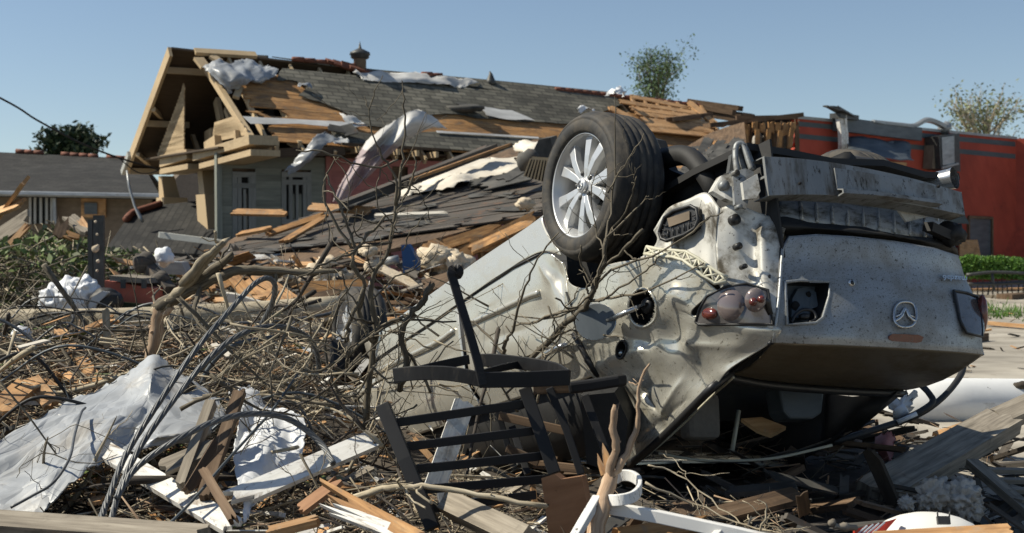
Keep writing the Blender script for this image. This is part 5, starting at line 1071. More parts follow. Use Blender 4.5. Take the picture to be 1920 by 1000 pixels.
m = MB(); m.prism([hr(x, y, .06) for x, y in ((1392, 342), (1420, 326), (1426, 358), (1418, 372), (1396, 374))], cx * .02); build('beam_end_plate', m, T['bare'], be)
# tow bracket left of the beam
tb_ = thing('x', None, None, (0, 0, 0)); bpy.data.objects.remove(tb_)
m = MB(); m.prism([hr(x, y, .02) for x, y in ((1336, 358), (1352, 330), (1372, 320), (1396, 318), (1398, 388), (1360, 372))], cx * .03); tbk = build('tow_bracket', m, T['bare'], car)
m = MB(); m.prism([hr(x, y, .05) for x, y in ((1374, 322), (1398, 316), (1414, 322), (1400, 392), (1378, 384))], cx * .012); c = hr(1380, 325, .055); m.tube([c + cx * .02, c - cx * .01], .013, 10); c = hr(1386, 388, .055); m.tube([c + cx * .02, c - cx * .01], .01, 10); c = hr(1358, 348, .03); m.tube([c + cx * .02, c - cx * .012], .02, 10); build('bracket_plate', m, T['beam'], tbk)
m = MB(); m.tube(cr([hr(1383, 328, .03), hr(1379, 296, .03), hr(1380, 276, .03), hr(1386, 270, .03), hr(1394, 274, .03), hr(1402, 296, .03), hr(1410, 320, .03)], 5), .013, 7); m.tube(cr([hr(1398, 325, .0), hr(1388, 290, .0), hr(1391, 276, .0), hr(1400, 282, .0), hr(1414, 318, .0)], 5), .012, 7); build('tow_loop', m, T['beam'], tbk)
m = MB(); m.prism([hr(x, y, -.02) for x, y in ((1366, 330), (1372, 290), (1384, 282), (1398, 300), (1402, 330))], cx * .02); build('loop_plate', m, T['vent'], tbk)
# exhaust tip
q = hr(1790, 334, .02); ex = (q - cx * 0); dr_ = (-cx * .9 + RC @ V((0, .30, .03))).normalized(); m = MB(); m.tube([ex - dr_ * .22, ex - dr_ * .02, ex], [.047, .047, .05], 24, cap=False); m.tube([ex, ex - dr_ * .1], [.044, .044], 24, cap=False); m.tube([ex - dr_ * .09, ex - dr_ * .1], .046, 20); build('exhaust_tip', m, T['chrome'], car)
m = MB(); m.tube([ex - dr_ * .04, ex - dr_ * .045], .0445, 20); build('exhaust_bore', m, T['black'], car)
m = MB(); m.sheet([[cw(.2 + x * .33, y, z) for x in range(7)] for y, z in ((-.80, .96), (-.72, 1.15), (-.66, 1.34))], .02); m.sheet([[cw(.2 + x * .33, y, z) for x in range(7)] for y, z in ((.78, .96), (.72, 1.15), (.66, 1.34))], .02); build('cabin_sun_blocker', m, T['under'], car)  # solid dark sheets added to keep sunlight from passing under the car
# inside: seats, dark trim, hanging mirror mount
m = MB(); m.box(hx(1312, 782, .15), (RC @ V((1, .1, 0)), RC @ V((0, 1, 0)), RC @ V((.1, 0, 1))), (.05, .10, .11)); build('head_rest', m, T['seat'], car, bevel=.03)
m = MB(); q = hx(1500, 728, .0); m.prism([hx(x, y, .0) for x, y in ((1462, 725), (1547, 722), (1542, 775), (1525, 786), (1482, 786), (1470, 772))], RC @ V((.12, 0, 0))); build('parcel_shelf_lamp', m, T['slate'], car, bevel=.012)
m = MB(); m.sheet([[cw(.35, y, z) for y in (-.66, -.3, 0, .3, .66)] for z in (.4, .7, 1.0, 1.16)], .08); build('seat_back', m, T['under'], car)
m = MB(); m.tube(cr([hx(1235, 850, .2), hx(1300, 862, .1), hx(1380, 864, 0), hx(1460, 858, -.1), hx(1560, 835, -.2)], 5), .007, 5); m.tube([hx(1385, 770, .2), hx(1372, 850, .2)], .012, 5); build('trim_cable', m, T['cream_p'], car)
# ============================================================ loose things: makers
def limb(m, P, r0, r1, side=3, sl=.25, n=6, wob=.007, lvl=1):
    """crooked bark-covered limb with forking twigs; P are world points"""
    Q = cr(P, 4) if len(P) > 2 else [V(P[0]).lerp(V(P[1]), k / 5) for k in range(6)]
    K = len(Q); L = sum((Q[i + 1] - Q[i]).length for i in range(K - 1))
    for i in range(1, K - 1): Q[i] = Q[i] + rv(min(wob, L * .04))
    rr = [(r0 + (r1 - r0) * (i / (K - 1)) ** .8) * R.uniform(.88, 1.14) for i in range(K)]
    m.tube(Q, rr, n, jag=r0 * .8)
    for k in range(side):
        i = R.randrange(max(1, K // 4), K - 1); d = (Q[min(i + 1, K - 1)] - Q[i - 1]).normalized()
        e = d * R.uniform(.3, .9) + rv(1); e.normalize(); l = sl * R.uniform(.4, 1.2); p = Q[i]
        q = [p, p + e * l * .5 + rv(l * .07), p + (e + d * .35 + rv(.25)).normalized() * l]
        if lvl > 0: limb(m, q, rr[i] * .5, max(.0012, r1 * .5), side // 2, sl * .45, max(4, n - 2), wob, lvl - 1)
        else: m.tube(q, [rr[i] * .45, max(.001, r1 * .4)], 4)
    for k in range(int(L * 9)):                # buds and broken stubs
        i = R.randrange(1, K - 1); d = rv(1).normalized(); m.tube([Q[i], Q[i] + d * (rr[i] + R.uniform(.004, .014))], [rr[i] * .4, rr[i] * .2], 4)
def plank(p, q, w, t, mat, label, group=None, up=V((0, -.5, 1)), jag=(.03, .06), name='broken_plank', cat='plank', roll=None, bow=0.):
    m = MB(); m.board(p, q, w, t, up, jag, roll=R.uniform(-.35, .35) if roll is None else roll, bow=bow)
    return build(name, m, mat, label=label, cat=cat, group=group)
def pk(a, b, w, t, mat, label, **k): return plank(at(*a), at(*b), w, t, MT[mat], label, **k)
def bent(pts, w, t, m, up):
    """flat bar swept along points: w along up, t across"""
    P = [V(p) for p in pts]; vs = []; K = len(P)
    for i in range(K):
        d = (P[min(i + 1, K - 1)] - P[max(i - 1, 0)]).normalized(); u = (V(up) - d * V(up).dot(d)).normalized(); s = d.cross(u)
        for a, b in ((-1, -1), (1, -1), (1, 1), (-1, 1)): vs.append(P[i] + s * (a * t / 2) + u * (b * w / 2))
    fs = [[i * 4 + k, i * 4 + (k + 1) % 4, i * 4 + 4 + (k + 1) % 4, i * 4 + 4 + k] for i in range(K - 1) for k in range(4)] + [[3, 2, 1, 0], [(K - 1) * 4 + k for k in range(4)]]
    ou = R.uniform(0, 30); m.add(vs, fs, [[(ou + i * .05, ou + k * .03), (ou + i * .05, ou + k * .03 + .03), (ou + i * .05 + .05, ou + k * .03 + .03), (ou + i * .05 + .05, ou + k * .03)] for i in range(K - 1) for k in range(4)] + [[(0, 0)] * 4] * 2)
# ============================================================ shrub, branches
sr = thing('bare_shrub', 'bare leafless shrub with dark forked stems standing in front of the car', 'shrub', at(690, 790, 6.0))
D0 = 5.75
LM = [([(686, 800, 5.9), (695, 695, 5.85), (703, 630, 5.8), (695, 531, 5.75), (722, 480, 5.75), (740, 402, 5.75), (752, 330, 5.75), (757, 270, 5.75), (757, 200, 5.75), (754, 152, 5.75)], .018, .003, 6),
      ([(700, 640, 5.8), (672, 585, 5.8), (683, 534, 5.75), (662, 495, 5.7), (665, 462, 5.7), (647, 414, 5.7), (623, 357, 5.7), (612, 327, 5.7)], .015, .004, 4),
      ([(742, 385, 5.75), (740, 333, 5.7), (719, 297, 5.68), (701, 262, 5.66), (691, 205, 5.65), (684, 182, 5.65)], .008, .002, 2), ([(692, 207, 5.65), (700, 180, 5.64), (718, 142, 5.64)], .004, .0015, 0),
      ([(560, 519, 5.6), (610, 495, 5.62), (653, 477, 5.66), (689, 441, 5.7), (722, 405, 5.74)], .004, .008, 3), ([(555, 282, 5.6), (620, 289, 5.62), (698, 316, 5.68), (746, 300, 5.74)], .003, .006, 3),
      ([(776, 292, 5.7), (780, 315, 5.7), (767, 354, 5.72), (752, 376, 5.75)], .003, .006, 2), ([(612, 330, 5.7), (608, 360, 5.7), (620, 399, 5.7), (659, 465, 5.7)], .004, .007, 3), ([(612, 327, 5.7), (628, 302, 5.7), (638, 292, 5.68)], .004, .002, 1),
      ([(811, 532, 5.7), (795, 560, 5.7), (770, 593, 5.7), (753, 630, 5.72), (760, 685, 5.75), (750, 730, 5.8)], .014, .016, 3), ([(650, 690, 5.8), (661, 658, 5.75), (719, 617, 5.72), (753, 600, 5.72), (855, 603, 5.7)], .008, .004, 5),
      ([(651, 640, 5.8), (655, 600, 5.75), (682, 539, 5.75)], .012, .009, 2), ([(560, 700, 5.7), (610, 690, 5.72), (655, 660, 5.76)], .006, .009, 4), ([(700, 690, 5.8), (740, 720, 5.75), (800, 690, 5.7), (850, 640, 5.68)], .006, .003, 4), ([(755, 470, 5.75), (775, 430, 5.72), (800, 400, 5.7)], .004, .002, 2),
      ([(700, 560, 5.75), (740, 520, 5.72), (790, 500, 5.7), (830, 470, 5.7)], .005, .002, 4), ([(640, 760, 5.85), (620, 700, 5.8), (612, 640, 5.8), (640, 560, 5.78), (690, 500, 5.75)], .008, .003, 4)]
for P, a, b, s in LM:
    m = MB(); limb(m, [at(*p) for p in P], a, b, s, .28); build('stem', m, MT['bark'], sr)
br_ = thing('fallen_branch', 'big bare forked branch leaning across the side of the car', 'branch', sh(1090, 590, .15))
def so_(l, o=.12): return [sh(x, y, o) for x, y in l]
BL = [(so_([(985, 690), (1038, 630), (1090, 583), (1105, 562), (1118, 524), (1132, 496), (1136, 452)], .13), .016, .009, 4),
      ([sh(1136, 452, .13), at(1143, 438, 5.6), at(1180, 380, 5.55), at(1194, 330, 5.5)], .008, .003, 3), ([sh(1138, 445, .13), at(1204, 380, 5.55), at(1217, 368, 5.5)], .005, .002, 1), ([sh(1132, 470, .13), at(1118, 430, 5.55), at(1110, 360, 5.5), at(1120, 320, 5.5)], .004, .002, 3),
      ([sh(1136, 452, .13), at(1148, 380, 5.55), at(1155, 275, 5.5), at(1153, 182, 5.5)], .006, .002, 3), ([at(1140, 362, 5.5), at(1156, 330, 5.5), at(1183, 289, 5.48), at(1207, 251, 5.46)], .005, .002, 2),
      (so_([(1110, 560), (1129, 506), (1170, 469), (1204, 432)]), .006, .008, 1), (so_([(1118, 540), (1146, 508), (1245, 469), (1313, 421), (1354, 398)]), .007, .003, 3), (so_([(1108, 564), (1156, 555), (1210, 545), (1319, 494)]), .007, .003, 3),
      (so_([(1122, 565), (1146, 551), (1210, 507), (1238, 480)]), .006, .003, 2), (so_([(960, 613), (1025, 596), (1100, 570)], .1), .005, .007, 3), (so_([(1010, 655), (1054, 623), (1119, 626), (1170, 633)], .1), .007, .003, 2), (so_([(960, 590), (1020, 599), (1085, 579)], .1), .003, .005, 1)]
for P, a, b, s in BL:
    m = MB(); limb(m, P, a, b, s, .16, wob=.006); build('limb', m, MT['bark'], br_)
m = MB(); limb(m, so_([(943, 664), (950, 640), (960, 617), (984, 539), (1008, 488), (1048, 436)], .16), .011, .003, 5, .2); limb(m, so_([(943, 664), (905, 620), (870, 595)], .14), .007, .004, 2, .15); build('fallen_branch', m, MT['bark'], label='slim dark branch leaning on the rear door left of the open fuel flap', cat='branch')
fkb = MB(); D = 4.45
limb(fkb, [at(1112, 1020, 4.3), at(1128, 950, 4.38), at(1143, 898, D)], .030, .024, 0, wob=.004); build('forked_branch', fkb, MT['bark'], label='x') if False else None
limb(fkb, [at(1143, 900, D), at(1146, 866, D), at(1157, 844, D), at(1150, 803, D), at(1155, 760, D)], .020, .012, 0, .08, wob=.004); limb(fkb, [at(1146, 896, D), at(1170, 861, D), at(1190, 813, D), at(1197, 772, D), at(1197, 728, D), at(1216, 686, D)], .015, .004, 2, .07, wob=.004)
build('forked_branch', fkb, MT['barkr'], label='thick forked branch with stripped pale prongs standing beside the white scroll chair', cat='branch')
m = MB(); limb(m, [at(660, 935, 4.8), at(720, 918, 4.75), at(765, 913, 4.72), at(826, 913, 4.7), at(918, 932, 4.65), at(1025, 950, 4.6)], .014, .010, 3, .12, wob=.005); build('fallen_branch', m, MT['barkl'], label='pale bowed branch lying across the foot of the black chair back', cat='branch')
# snapped trunk left of the car
tk = thing('snapped_trunk', 'snapped tree stump with a long split pale limb rising to the right', 'tree stump', at(285, 690, 7.30))
m = MB(); limb(m, [at(278, 705, 7.30), at(288, 650, 7.30), at(296, 600, 7.30), at(300, 572, 7.30)], .044, .040, 1, .1); build('trunk', m, MT['barkr'], tk)
m = MB(); limb(m, [at(296, 582, 7.30), at(330, 552, 7.20), at(362, 520, 7.10), at(395, 480, 7.00), at(424, 450, 6.95)], .036, .018, 2, .2, n=5); limb(m, [at(345, 530, 7.10), at(385, 482, 6.95), at(418, 456, 6.90)], .03, .012, 0); build('split_limb', m, MT['barkl'], tk)
m = MB(); limb(m, [at(300, 575, 7.30), at(340, 552, 7.20), at(420, 515, 7.10), at(480, 506, 7.10), at(560, 512, 7.10), at(640, 508, 7.10)], .045, .012, 5, .4); limb(m, [at(365, 530, 7.15), at(410, 500, 7.10), at(436, 478, 7.05)], .03, .02, 1, .1); build('side_limb', m, MT['bark'], tk)
m = MB(); q = [at(-120, 606, 12.2), at(60, 603, 12.2), at(220, 600, 12.2), at(420, 590, 12.3), at(640, 574, 12.6)]; m.tube(cr(q, 5), [.125, .105], 12, jag=.03); m.board(at(40, 594, 12.0), at(180, 590, 12.0), .08, .02, V((0, -1, 0)), jag=(.2, .2)); build('fallen_pole', m, MT['barkl'], label='long pale wooden pole lying across behind the brush', cat='pole')
# ============================================================ metal chairs
ch = thing('black_chair', 'overturned black iron garden chair with slatted back and curled arm', 'chair', at(900, 960, 4.95)); I = MT['iron']
def bar(parent, name, pts, w, t, up, mat=I, bev=.003, label=None, n=1):
    m = MB(); bent(cr([at(*p) for p in pts], n) if n > 1 else [at(*p) for p in pts], w, t, m, up); return build(name, m, mat, parent, label, bevel=bev)
bar(ch, 'back_post', [(718, 760, 4.95), (760, 862, 4.85), (812, 992, 4.75)], .055, .045, V((1, 0, .4)))
bar(ch, 'back_post', [(984, 728, 5.05), (1040, 888, 4.95)], .05, .035, V((1, 0, .4)))
for a, b in (((742, 793, 4.93), (984, 757, 5.04)), ((762, 838, 4.90), (1000, 808, 5.02)), ((780, 880, 4.87), (1018, 855, 4.99)), ((796, 918, 4.84), (1028, 898, 4.97)), ((800, 955, 4.82), (1005, 928, 4.97))):
    bar(ch, 'slat', [a, b], .034, .012, V((0, 0, 1)), bev=.002)
bar(ch, 'seat_frame', [(738, 704, 5.15), (780, 700, 5.08), (830, 700, 5.03), (870, 705, 5.0), (900, 712, 4.98)], .058, .010, V((0, 0, 1)), n=4)
bar(ch, 'seat_frame', [(898, 713, 4.975), (980, 712, 4.97), (1068, 708, 4.97)], .062, .012, V((0, 0, 1)))
bar(ch, 'seat_frame', [(1068, 707, 4.98), (1040, 692, 5.15), (985, 682, 5.25), (930, 676, 5.32), (896, 676, 5.36)], .055, .010, V((0, 0, 1)), n=4)
bar(ch, 'seat_frame', [(760, 702, 5.2), (815, 688, 5.3), (880, 674, 5.38)], .04, .010, V((0, 0, 1)), n=3)
bar(ch, 'curled_arm', [(905, 722, 4.97), (896, 680, 4.98), (879, 620, 5.0), (862, 566, 5.02), (850, 526, 5.04), (846, 512, 5.04), (850, 505, 5.05), (857, 504, 5.05), (861, 509, 5.05), (858, 516, 5.05), (853, 515, 5.05)], .032, .020, V((1, 0.3, .2)), n=4)
bar(ch, 'brace', [(905, 700, 4.99), (940, 690, 5.15), (970, 684, 5.27)], .03, .01, V((0, 0, 1)))
c2 = thing('black_chair', 'second dark garden chair lying behind the slatted one against the quarter panel', 'chair', at(1080, 900, 5.3))
bar(c2, 'arm_rest', [(1066, 728, 5.25), (1110, 722, 5.25), (1158, 714, 5.25), (1170, 712, 5.27)], .048, .05, V((0, 0, 1)), bev=.012)
bar(c2, 'back_post', [(1030, 728, 5.3), (1062, 806, 5.25), (1090, 890, 5.2)], .032, .028, V((1, 0, .3))); bar(c2, 'back_post', [(1096, 742, 5.35), (1118, 800, 5.3), (1142, 864, 5.25)], .036, .03, V((1, 0, .3)))
for a, b in (((936, 780, 5.35), (1060, 808, 5.25)), ((1000, 732, 5.32), (1080, 728, 5.3)), ((1000, 870, 5.3), (1092, 880, 5.2)), ((950, 840, 5.3), (1010, 868, 5.26))): bar(c2, 'slat', [a, b], .036, .014, V((0, 0, 1)), mat=MT['brown'], label='muddy brown slat')
bar(c2, 'leg', [(960, 800, 5.4), (990, 890, 5.3)], .03, .02, V((1, 0, .3))); bar(c2, 'leg', [(930, 760, 5.4), (965, 880, 5.35)], .026, .02, V((1, 0, .3)))
pot = MB(); pot.prism([at(x, y, 5.42) for x, y in ((1088, 742), (1152, 736), (1178, 790), (1170, 850), (1132, 880), (1100, 870))], V((.05, .2, .02))); build('plastic_board', pot, MT['under'], label='dark muddy plastic panel wedged behind the second chair', cat='plastic piece')
wc_ = thing('white_scroll_chair', 'white metal chair frame with a scrolled arm at the bottom edge', 'chair', at(1200, 1000, 4.4)); C = MT['chairw']
bar(wc_, 'scroll_arm', [(1132, 938, 4.42), (1160, 938, 4.36), (1186, 932, 4.36), (1199, 918, 4.40), (1198, 903, 4.46), (1184, 893, 4.50), (1166, 892, 4.52), (1152, 898, 4.52)], .040, .014, V((0, 0, 1)), mat=C, n=5)
bar(wc_, 'seat_rail', [(1130, 950, 4.42), (1230, 968, 4.36), (1380, 1000, 4.28), (1440, 1014, 4.25)], .042, .03, V((0, 0, 1)), mat=C)
bar(wc_, 'leg', [(1120, 935, 4.4), (1098, 972, 4.3), (1075, 1012, 4.2)], .03, .03, V((0, 0, 1)), mat=C)
bar(wc_, 'leg', [(1352, 996, 4.3), (1335, 1015, 4.25)], .03, .025, V((0, 0, 1)), mat=C)
# ============================================================ sheets and cables in the foreground
tarp('silver_tarp', [
    [(-40, 850, 5.6), (50, 795, 5.9), (120, 752, 6.2), (175, 728, 6.45), (232, 705, 6.6), (290, 670, 6.7), (318, 690, 6.68), (360, 718, 6.6), (400, 745, 6.5), (425, 768, 6.4)],
    [(-40, 880, 5.5), (50, 838, 5.7), (120, 800, 5.9), (180, 765, 6.1), (240, 738, 6.3), (282, 712, 6.25), (322, 735, 6.35), (365, 755, 6.2), (398, 772, 6.15), (420, 785, 6.15)],
    [(-40, 905, 5.4), (45, 872, 5.5), (110, 842, 5.6), (170, 812, 5.75), (225, 785, 5.9), (275, 772, 6.1), (315, 778, 6.0), (350, 790, 6.0), (385, 797, 6.0), (410, 800, 6.05)],
    [(-40, 940, 5.2), (40, 915, 5.28), (95, 892, 5.3), (140, 858, 5.45), (190, 832, 5.6), (250, 822, 5.85), (295, 818, 5.75), (335, 815, 5.8), (370, 815, 5.9), (398, 814, 6.0)],
    [(-40, 985, 5.1), (30, 975, 5.12), (90, 970, 5.1), (130, 925, 5.2), (170, 880, 5.4), (225, 852, 5.65), (275, 842, 5.72), (320, 834, 5.8), (355, 828, 5.9), (385, 824, 6.0)]],
    MT['tarp'], 'large crumpled silver tarp spread over the brush by the cables', 'tarp', nu=7, nv=10, crumple=.016, fr=2.4, lin=True, seed=21, th=.004)
tarp('white_cloth', [
    [(425, 740, 5.9), (462, 728, 6.0), (500, 755, 6.0), (545, 762, 5.9), (570, 775, 5.8)], [(440, 790, 5.7), (470, 785, 5.8), (505, 795, 5.75), (545, 800, 5.7), (575, 805, 5.65)],
    [(438, 850, 5.5), (465, 840, 5.55), (500, 842, 5.5), (530, 850, 5.5), (560, 850, 5.5)], [(448, 930, 5.1), (470, 905, 5.2), (495, 900, 5.25), (520, 890, 5.3), (545, 880, 5.35)], [(450, 1000, 4.9), (470, 985, 4.95), (485, 960, 5.0), (505, 935, 5.1), (525, 915, 5.2)]],
    MT['bagw'], 'crumpled white and pale blue plastic sheet right of the cables', 'plastic sheet', nu=10, nv=10, crumple=.022, fr=4, seed=22)
def cable(name, pts, r, mat, label, cat='cable', n=8, group=None, k=6):
    m = MB(); P = cr([at(*p) for p in pts], k); m.tube(P, r, n); return build(name, m, mat, label=label, cat=cat, group=group)
def strand(pts, r, label):
    P = cr([at(*p) for p in pts], 14); m = MB(); K = len(P); ax_ = V((0, -1, 0))
    for s in range(6):
        Q = []
        for i, p in enumerate(P):
            d = (P[min(i + 1, K - 1)] - P[max(i - 1, 0)]).normalized(); u, w = perp(d, V((.2, -1, .3))); t = i * .30 + s * 1.0472; Q.append(p + (u * math.cos(t) + w * math.sin(t)) * r * .60)
        m.tube(Q, r * .42, 6)
    return build('steel_cable', m, MT['steel'], label=label, cat='cable', group='twisted steel cables')
strand([(188, 975, 4.8), (205, 930, 4.9), (238, 850, 5.1), (300, 752, 5.3), (372, 650, 5.5), (440, 572, 5.7), (478, 532, 5.8), (503, 522, 5.85), (516, 538, 5.9), (508, 575, 6.0), (490, 610, 6.1)], .0125, 'steel cable that bends over at its top beside the snapped trunk')
strand([(206, 985, 4.8), (226, 915, 4.9), (262, 840, 5.05), (322, 755, 5.25), (392, 672, 5.4), (450, 628, 5.5), (510, 612, 5.6), (560, 622, 5.7), (590, 650, 5.8), (600, 700, 5.9)], .0125, 'steel cable running up from the tarp and arching to the right towards the front wheel')
strand([(218, 935, 4.85), (255, 878, 4.95), (330, 826, 5.0), (410, 788, 5.1), (480, 776, 5.2), (545, 788, 5.3), (600, 830, 5.3), (625, 870, 5.2)], .013, 'lowest steel cable arching over the white cloth')
cable('thin_cable', [(95, 628, 9), (98, 668, 8.6), (112, 694, 8.2), (160, 694, 8), (230, 676, 8), (300, 660, 8)], .010, MT['steel'], 'thin grey cable bent in a hook shape on the brush left of the stump')
cable('thin_cable', [(0, 628, 9), (40, 606, 9.2), (90, 590, 9.3), (130, 588, 9.2), (136, 602, 9), (110, 625, 8.8), (60, 640, 8.6)], .010, MT['rubber'], 'thin black cable looping in front of the pale pole at the far left')
cable('thin_cable', [(90, 700, 8), (94, 725, 7.8), (115, 742, 7.6), (150, 752, 7.4)], .011, MT['steel'], 'short grey cable curving behind the top of the silver tarp')
cable('thin_cable', [(310, 618, 9), (400, 608, 9), (500, 604, 9.1), (600, 592, 9.3), (640, 580, 9.5)], .012, MT['steel'], 'long grey cable lying along the pale pole')
cable('thin_cable', [(378, 720, 7), (392, 690, 7), (425, 655, 7), (465, 640, 7.1), (520, 632, 7.2)], .014, MT['slate'], 'dark grey cable curving behind the steel cables')
cable('thin_cable', [(20, 952, 4.95), (60, 930, 5.0), (100, 905, 5.05), (130, 860, 5.2), (140, 815, 5.5), (152, 775, 5.8), (160, 765, 5.9)], .006, MT['steel'], 'thin cable draped over the silver tarp')
cable('blue_wire', [(300, 1000, 4.7), (360, 940, 4.9), (420, 870, 5.1), (470, 815, 5.3), (510, 770, 5.5), (560, 700, 5.7)], .006, MT['slate'], 'thin bluish wire rising over the white cloth', 'wire')
cable('loose_wire', [(1230, 850, 6.3), (1330, 866, 6.2), (1430, 862, 6.2), (1540, 830, 6.4), (1640, 790, 6.8)], .005, MT['rubber'], 'thin wire sagging under the car boot', 'wire')
for pts, lb in (([(1723, 718, 7.0), (1742, 738, 6.9), (1748, 755, 6.85), (1720, 775, 6.8), (1685, 790, 6.8)], 'short black hose curling below the boot corner'), ([(1808, 680, 7.2), (1800, 706, 7.1), (1768, 745, 6.95), (1720, 778, 6.85), (1640, 806, 6.7), (1560, 830, 6.6)], 'long black hose hanging from the boot corner')): cable('black_hose', pts, .018, MT['rubber'], lb, 'hose', group='black hoses')
m = MB(); m.tube([at(1683, 792, 6.75), at(1719, 776, 6.75)], .012, 8); build('white_tube', m, MT['bagw'], label='short white tube lying on the black hose', cat='tube')
# ============================================================ boards of the foreground
pk((-60, 984, 4.75), (400, 1018, 4.5), .09, .09, 'grey', 'heavy weathered beam along the bottom left edge', name='timber_beam', cat='beam', roll=0)
pk((84, 778, 6.1), (440, 990, 4.8), .095, .022, 'white', 'long white painted board with a splintered tip across the silver tarp', up=V((.4, -.6, 1)), jag=(.25, .05), roll=.2, name='painted_board', cat='board')
pk((430, 940, 4.95), (706, 822, 5.5), .10, .022, 'white', 'white painted board lying left of the black chair back', up=V((.1, -.7, 1)), jag=(.1, .06), roll=0, name='painted_board', cat='board')
pk((872, 752, 5.15), (806, 940, 4.95), .085, .015, 'white', 'white painted board standing behind the chair slats', up=V((.2, -1, .1)), roll=0, name='painted_board', cat='board')
pk((450, 734, 5.55), (380, 938, 5.0), .05, .035, 'brown', 'rough reddish brown post leaning over the white cloth', up=V((0, -1, 0)), name='rough_post', cat='post')
pk((396, 756, 5.5), (338, 915, 5.1), .042, .042, 'grey', 'square grey post standing beside the reddish post', up=V((0, -1, 0)), jag=(0, .02), roll=.2, name='rough_post', cat='post')
pk((410, 828, 5.25), (352, 925, 5.05), .05, .04, 'brown', 'short brown stick between the grey post and the white cloth', up=V((0, -1, 0)))
pk((112, 620, 8.6), (190, 726, 7.6), .075, .03, 'fresh', 'fresh tan plank lying on the brush left of the stump')
pk((98, 688, 8), (165, 728, 7.5), .05, .03, 'fresh', 'short tan stick just below the fresh plank')
pk((-10, 775, 6.6), (62, 712, 7), .13, .03, 'fresh', 'tan board at the left edge meeting another at a corner', up=V((0, -.8, .6))); pk((58, 712, 7), (104, 768, 6.8), .09, .03, 'fresh', 'tan offcut joined to the left edge board', up=V((0, -.8, .6)))
pk((380, 880, 5.0), (440, 980, 4.7), .035, .03, 'brown', 'dark brown stick below the reddish post')
pk((588, 908, 4.75), (800, 1020, 4.3), .055, .03, 'orange', 'splintered brown board slanting along the bottom edge', jag=(.25, .1)); pk((600, 945, 4.6), (770, 1010, 4.35), .05, .02, 'white', 'pale splintered batten on the bottom brown board', jag=(.3, .1))
pk((300, 880, 5.2), (420, 830, 5.3), .10, .02, 'grey', 'grey flat board behind the grey post', up=V((0, -.3, 1)))
pk((560, 960, 4.8), (640, 900, 4.9), .07, .02, 'ply', 'small rusty board under the bowed branch'); pk((500, 1000, 4.6), (600, 975, 4.6), .05, .03, 'fresh', 'tan board end at the bottom edge left of centre')
pk((842, 945, 4.85), (990, 1015, 4.5), .085, .085, 'grey', 'round ended grey post below the chair slats', up=V((0, -1, .5)), roll=0, jag=(0, 0), name='rough_post', cat='post')
m = MB(); m.prism([at(x, y, d) for x, y, d in ((1015, 897, 4.65), (1040, 889, 4.65), (1052, 899, 4.65), (1090, 893, 4.65), (1102, 955, 4.65), (1098, 1015, 4.65), (1030, 1015, 4.65))], V((.02, .03, 0))); build('rusty_board', m, MT['ply'], label='rust brown plywood board standing below the black chairs', cat='board')
pk((1140, 890, 4.7), (1120, 820, 4.8), .05, .02, 'orange', 'splintered orange board behind the stripped branch', jag=(0, .2), up=V((0, -1, 0)))
pk((1290, 982, 4.8), (1505, 926, 5.3), .08, .03, 'brown', 'brown board lying in the shade under the boot', roll=.1); pk((1150, 1010, 4.4), (1330, 985, 4.5), .06, .04, 'orange', 'thin orange board behind the white seat rail')
pk((1640, 1012, 4.3), (1898, 997, 4.25), .05, .03, 'fresh', 'tan plank along the bottom right edge below the white drum', roll=0, jag=(0, .02))
pk((1636, 932, 6.0), (1885, 788, 7.4), .21, .09, 'grey', 'heavy dark weathered beam slanting up towards the white pipe', name='timber_beam', cat='beam', up=V((-.3, -.6, .7)), roll=0, jag=(.05, .12))
pk((1870, 790, 7.6), (1990, 735, 8.0), .14, .09, 'grey', 'weathered beam end at the right edge over the white pipe', name='timber_beam', cat='beam', roll=0)
pk((1770, 830, 8.0), (1860, 800, 8.2), .2, .04, 'fresh', 'sunlit tan board behind the heavy dark beam', roll=0)
fm = thing('slatted_frame', 'dark slatted frame lying at the right edge behind the wool clump', 'frame', at(1880, 930, 5.9))
m = MB(); m.board(at(1822, 868, 6.1), at(1935, 965, 5.6), .06, .04); build('side_rail', m, MT['grey'], fm)
for k in range(4): m = MB(); m.board(at(1838 + k * 22, 882 + k * 19, 6.05 - k * .12), at(1960, 884 + k * 18, 6.15 - k * .12), .07, .02); build('slat', m, MT['grey'], fm)
# ============================================================ other foreground things
m = MB(); m.tube([at(1655, 757, 9.6), at(1800, 756, 9.7), at(1960, 757, 9.9), at(2100, 758, 10.1)], [.19, .19, .19, .19], 28); pp_ = build('white_pipe', m, MT['concrete'], label='thick white pipe lying on the road behind the boot', cat='pipe')
m = MB(); m.lump(at(1915, 722, 9.7), .045, 2, .4, sq=(1.4, 1, .7)); build('pipe_lump', m, MT['dirt'], pp_)
tarp('plastic_bag', [[(1668, 760, 7.0), (1690, 742, 7.0), (1712, 738, 7.05)], [(1672, 785, 6.95), (1692, 768, 6.85), (1710, 762, 7.0)], [(1688, 800, 6.9), (1700, 788, 6.9), (1710, 775, 7.0)]], MT['bagw'], 'crumpled white plastic bag under the boot corner beside the hose', 'plastic bag', nu=6, nv=6, crumple=.03, fr=7, seed=31)
tarp('rag', [[(1640, 820, 6.8), (1665, 808, 6.8), (1680, 815, 6.8)], [(1645, 845, 6.7), (1662, 838, 6.65), (1676, 850, 6.7)], [(1660, 870, 6.65), (1668, 866, 6.6), (1674, 872, 6.6)]], MT['sidingp'], 'torn pinkish rag hanging below the white plastic bag', 'rag', nu=6, nv=6, crumple=.008, fr=7, seed=32)
m = MB()
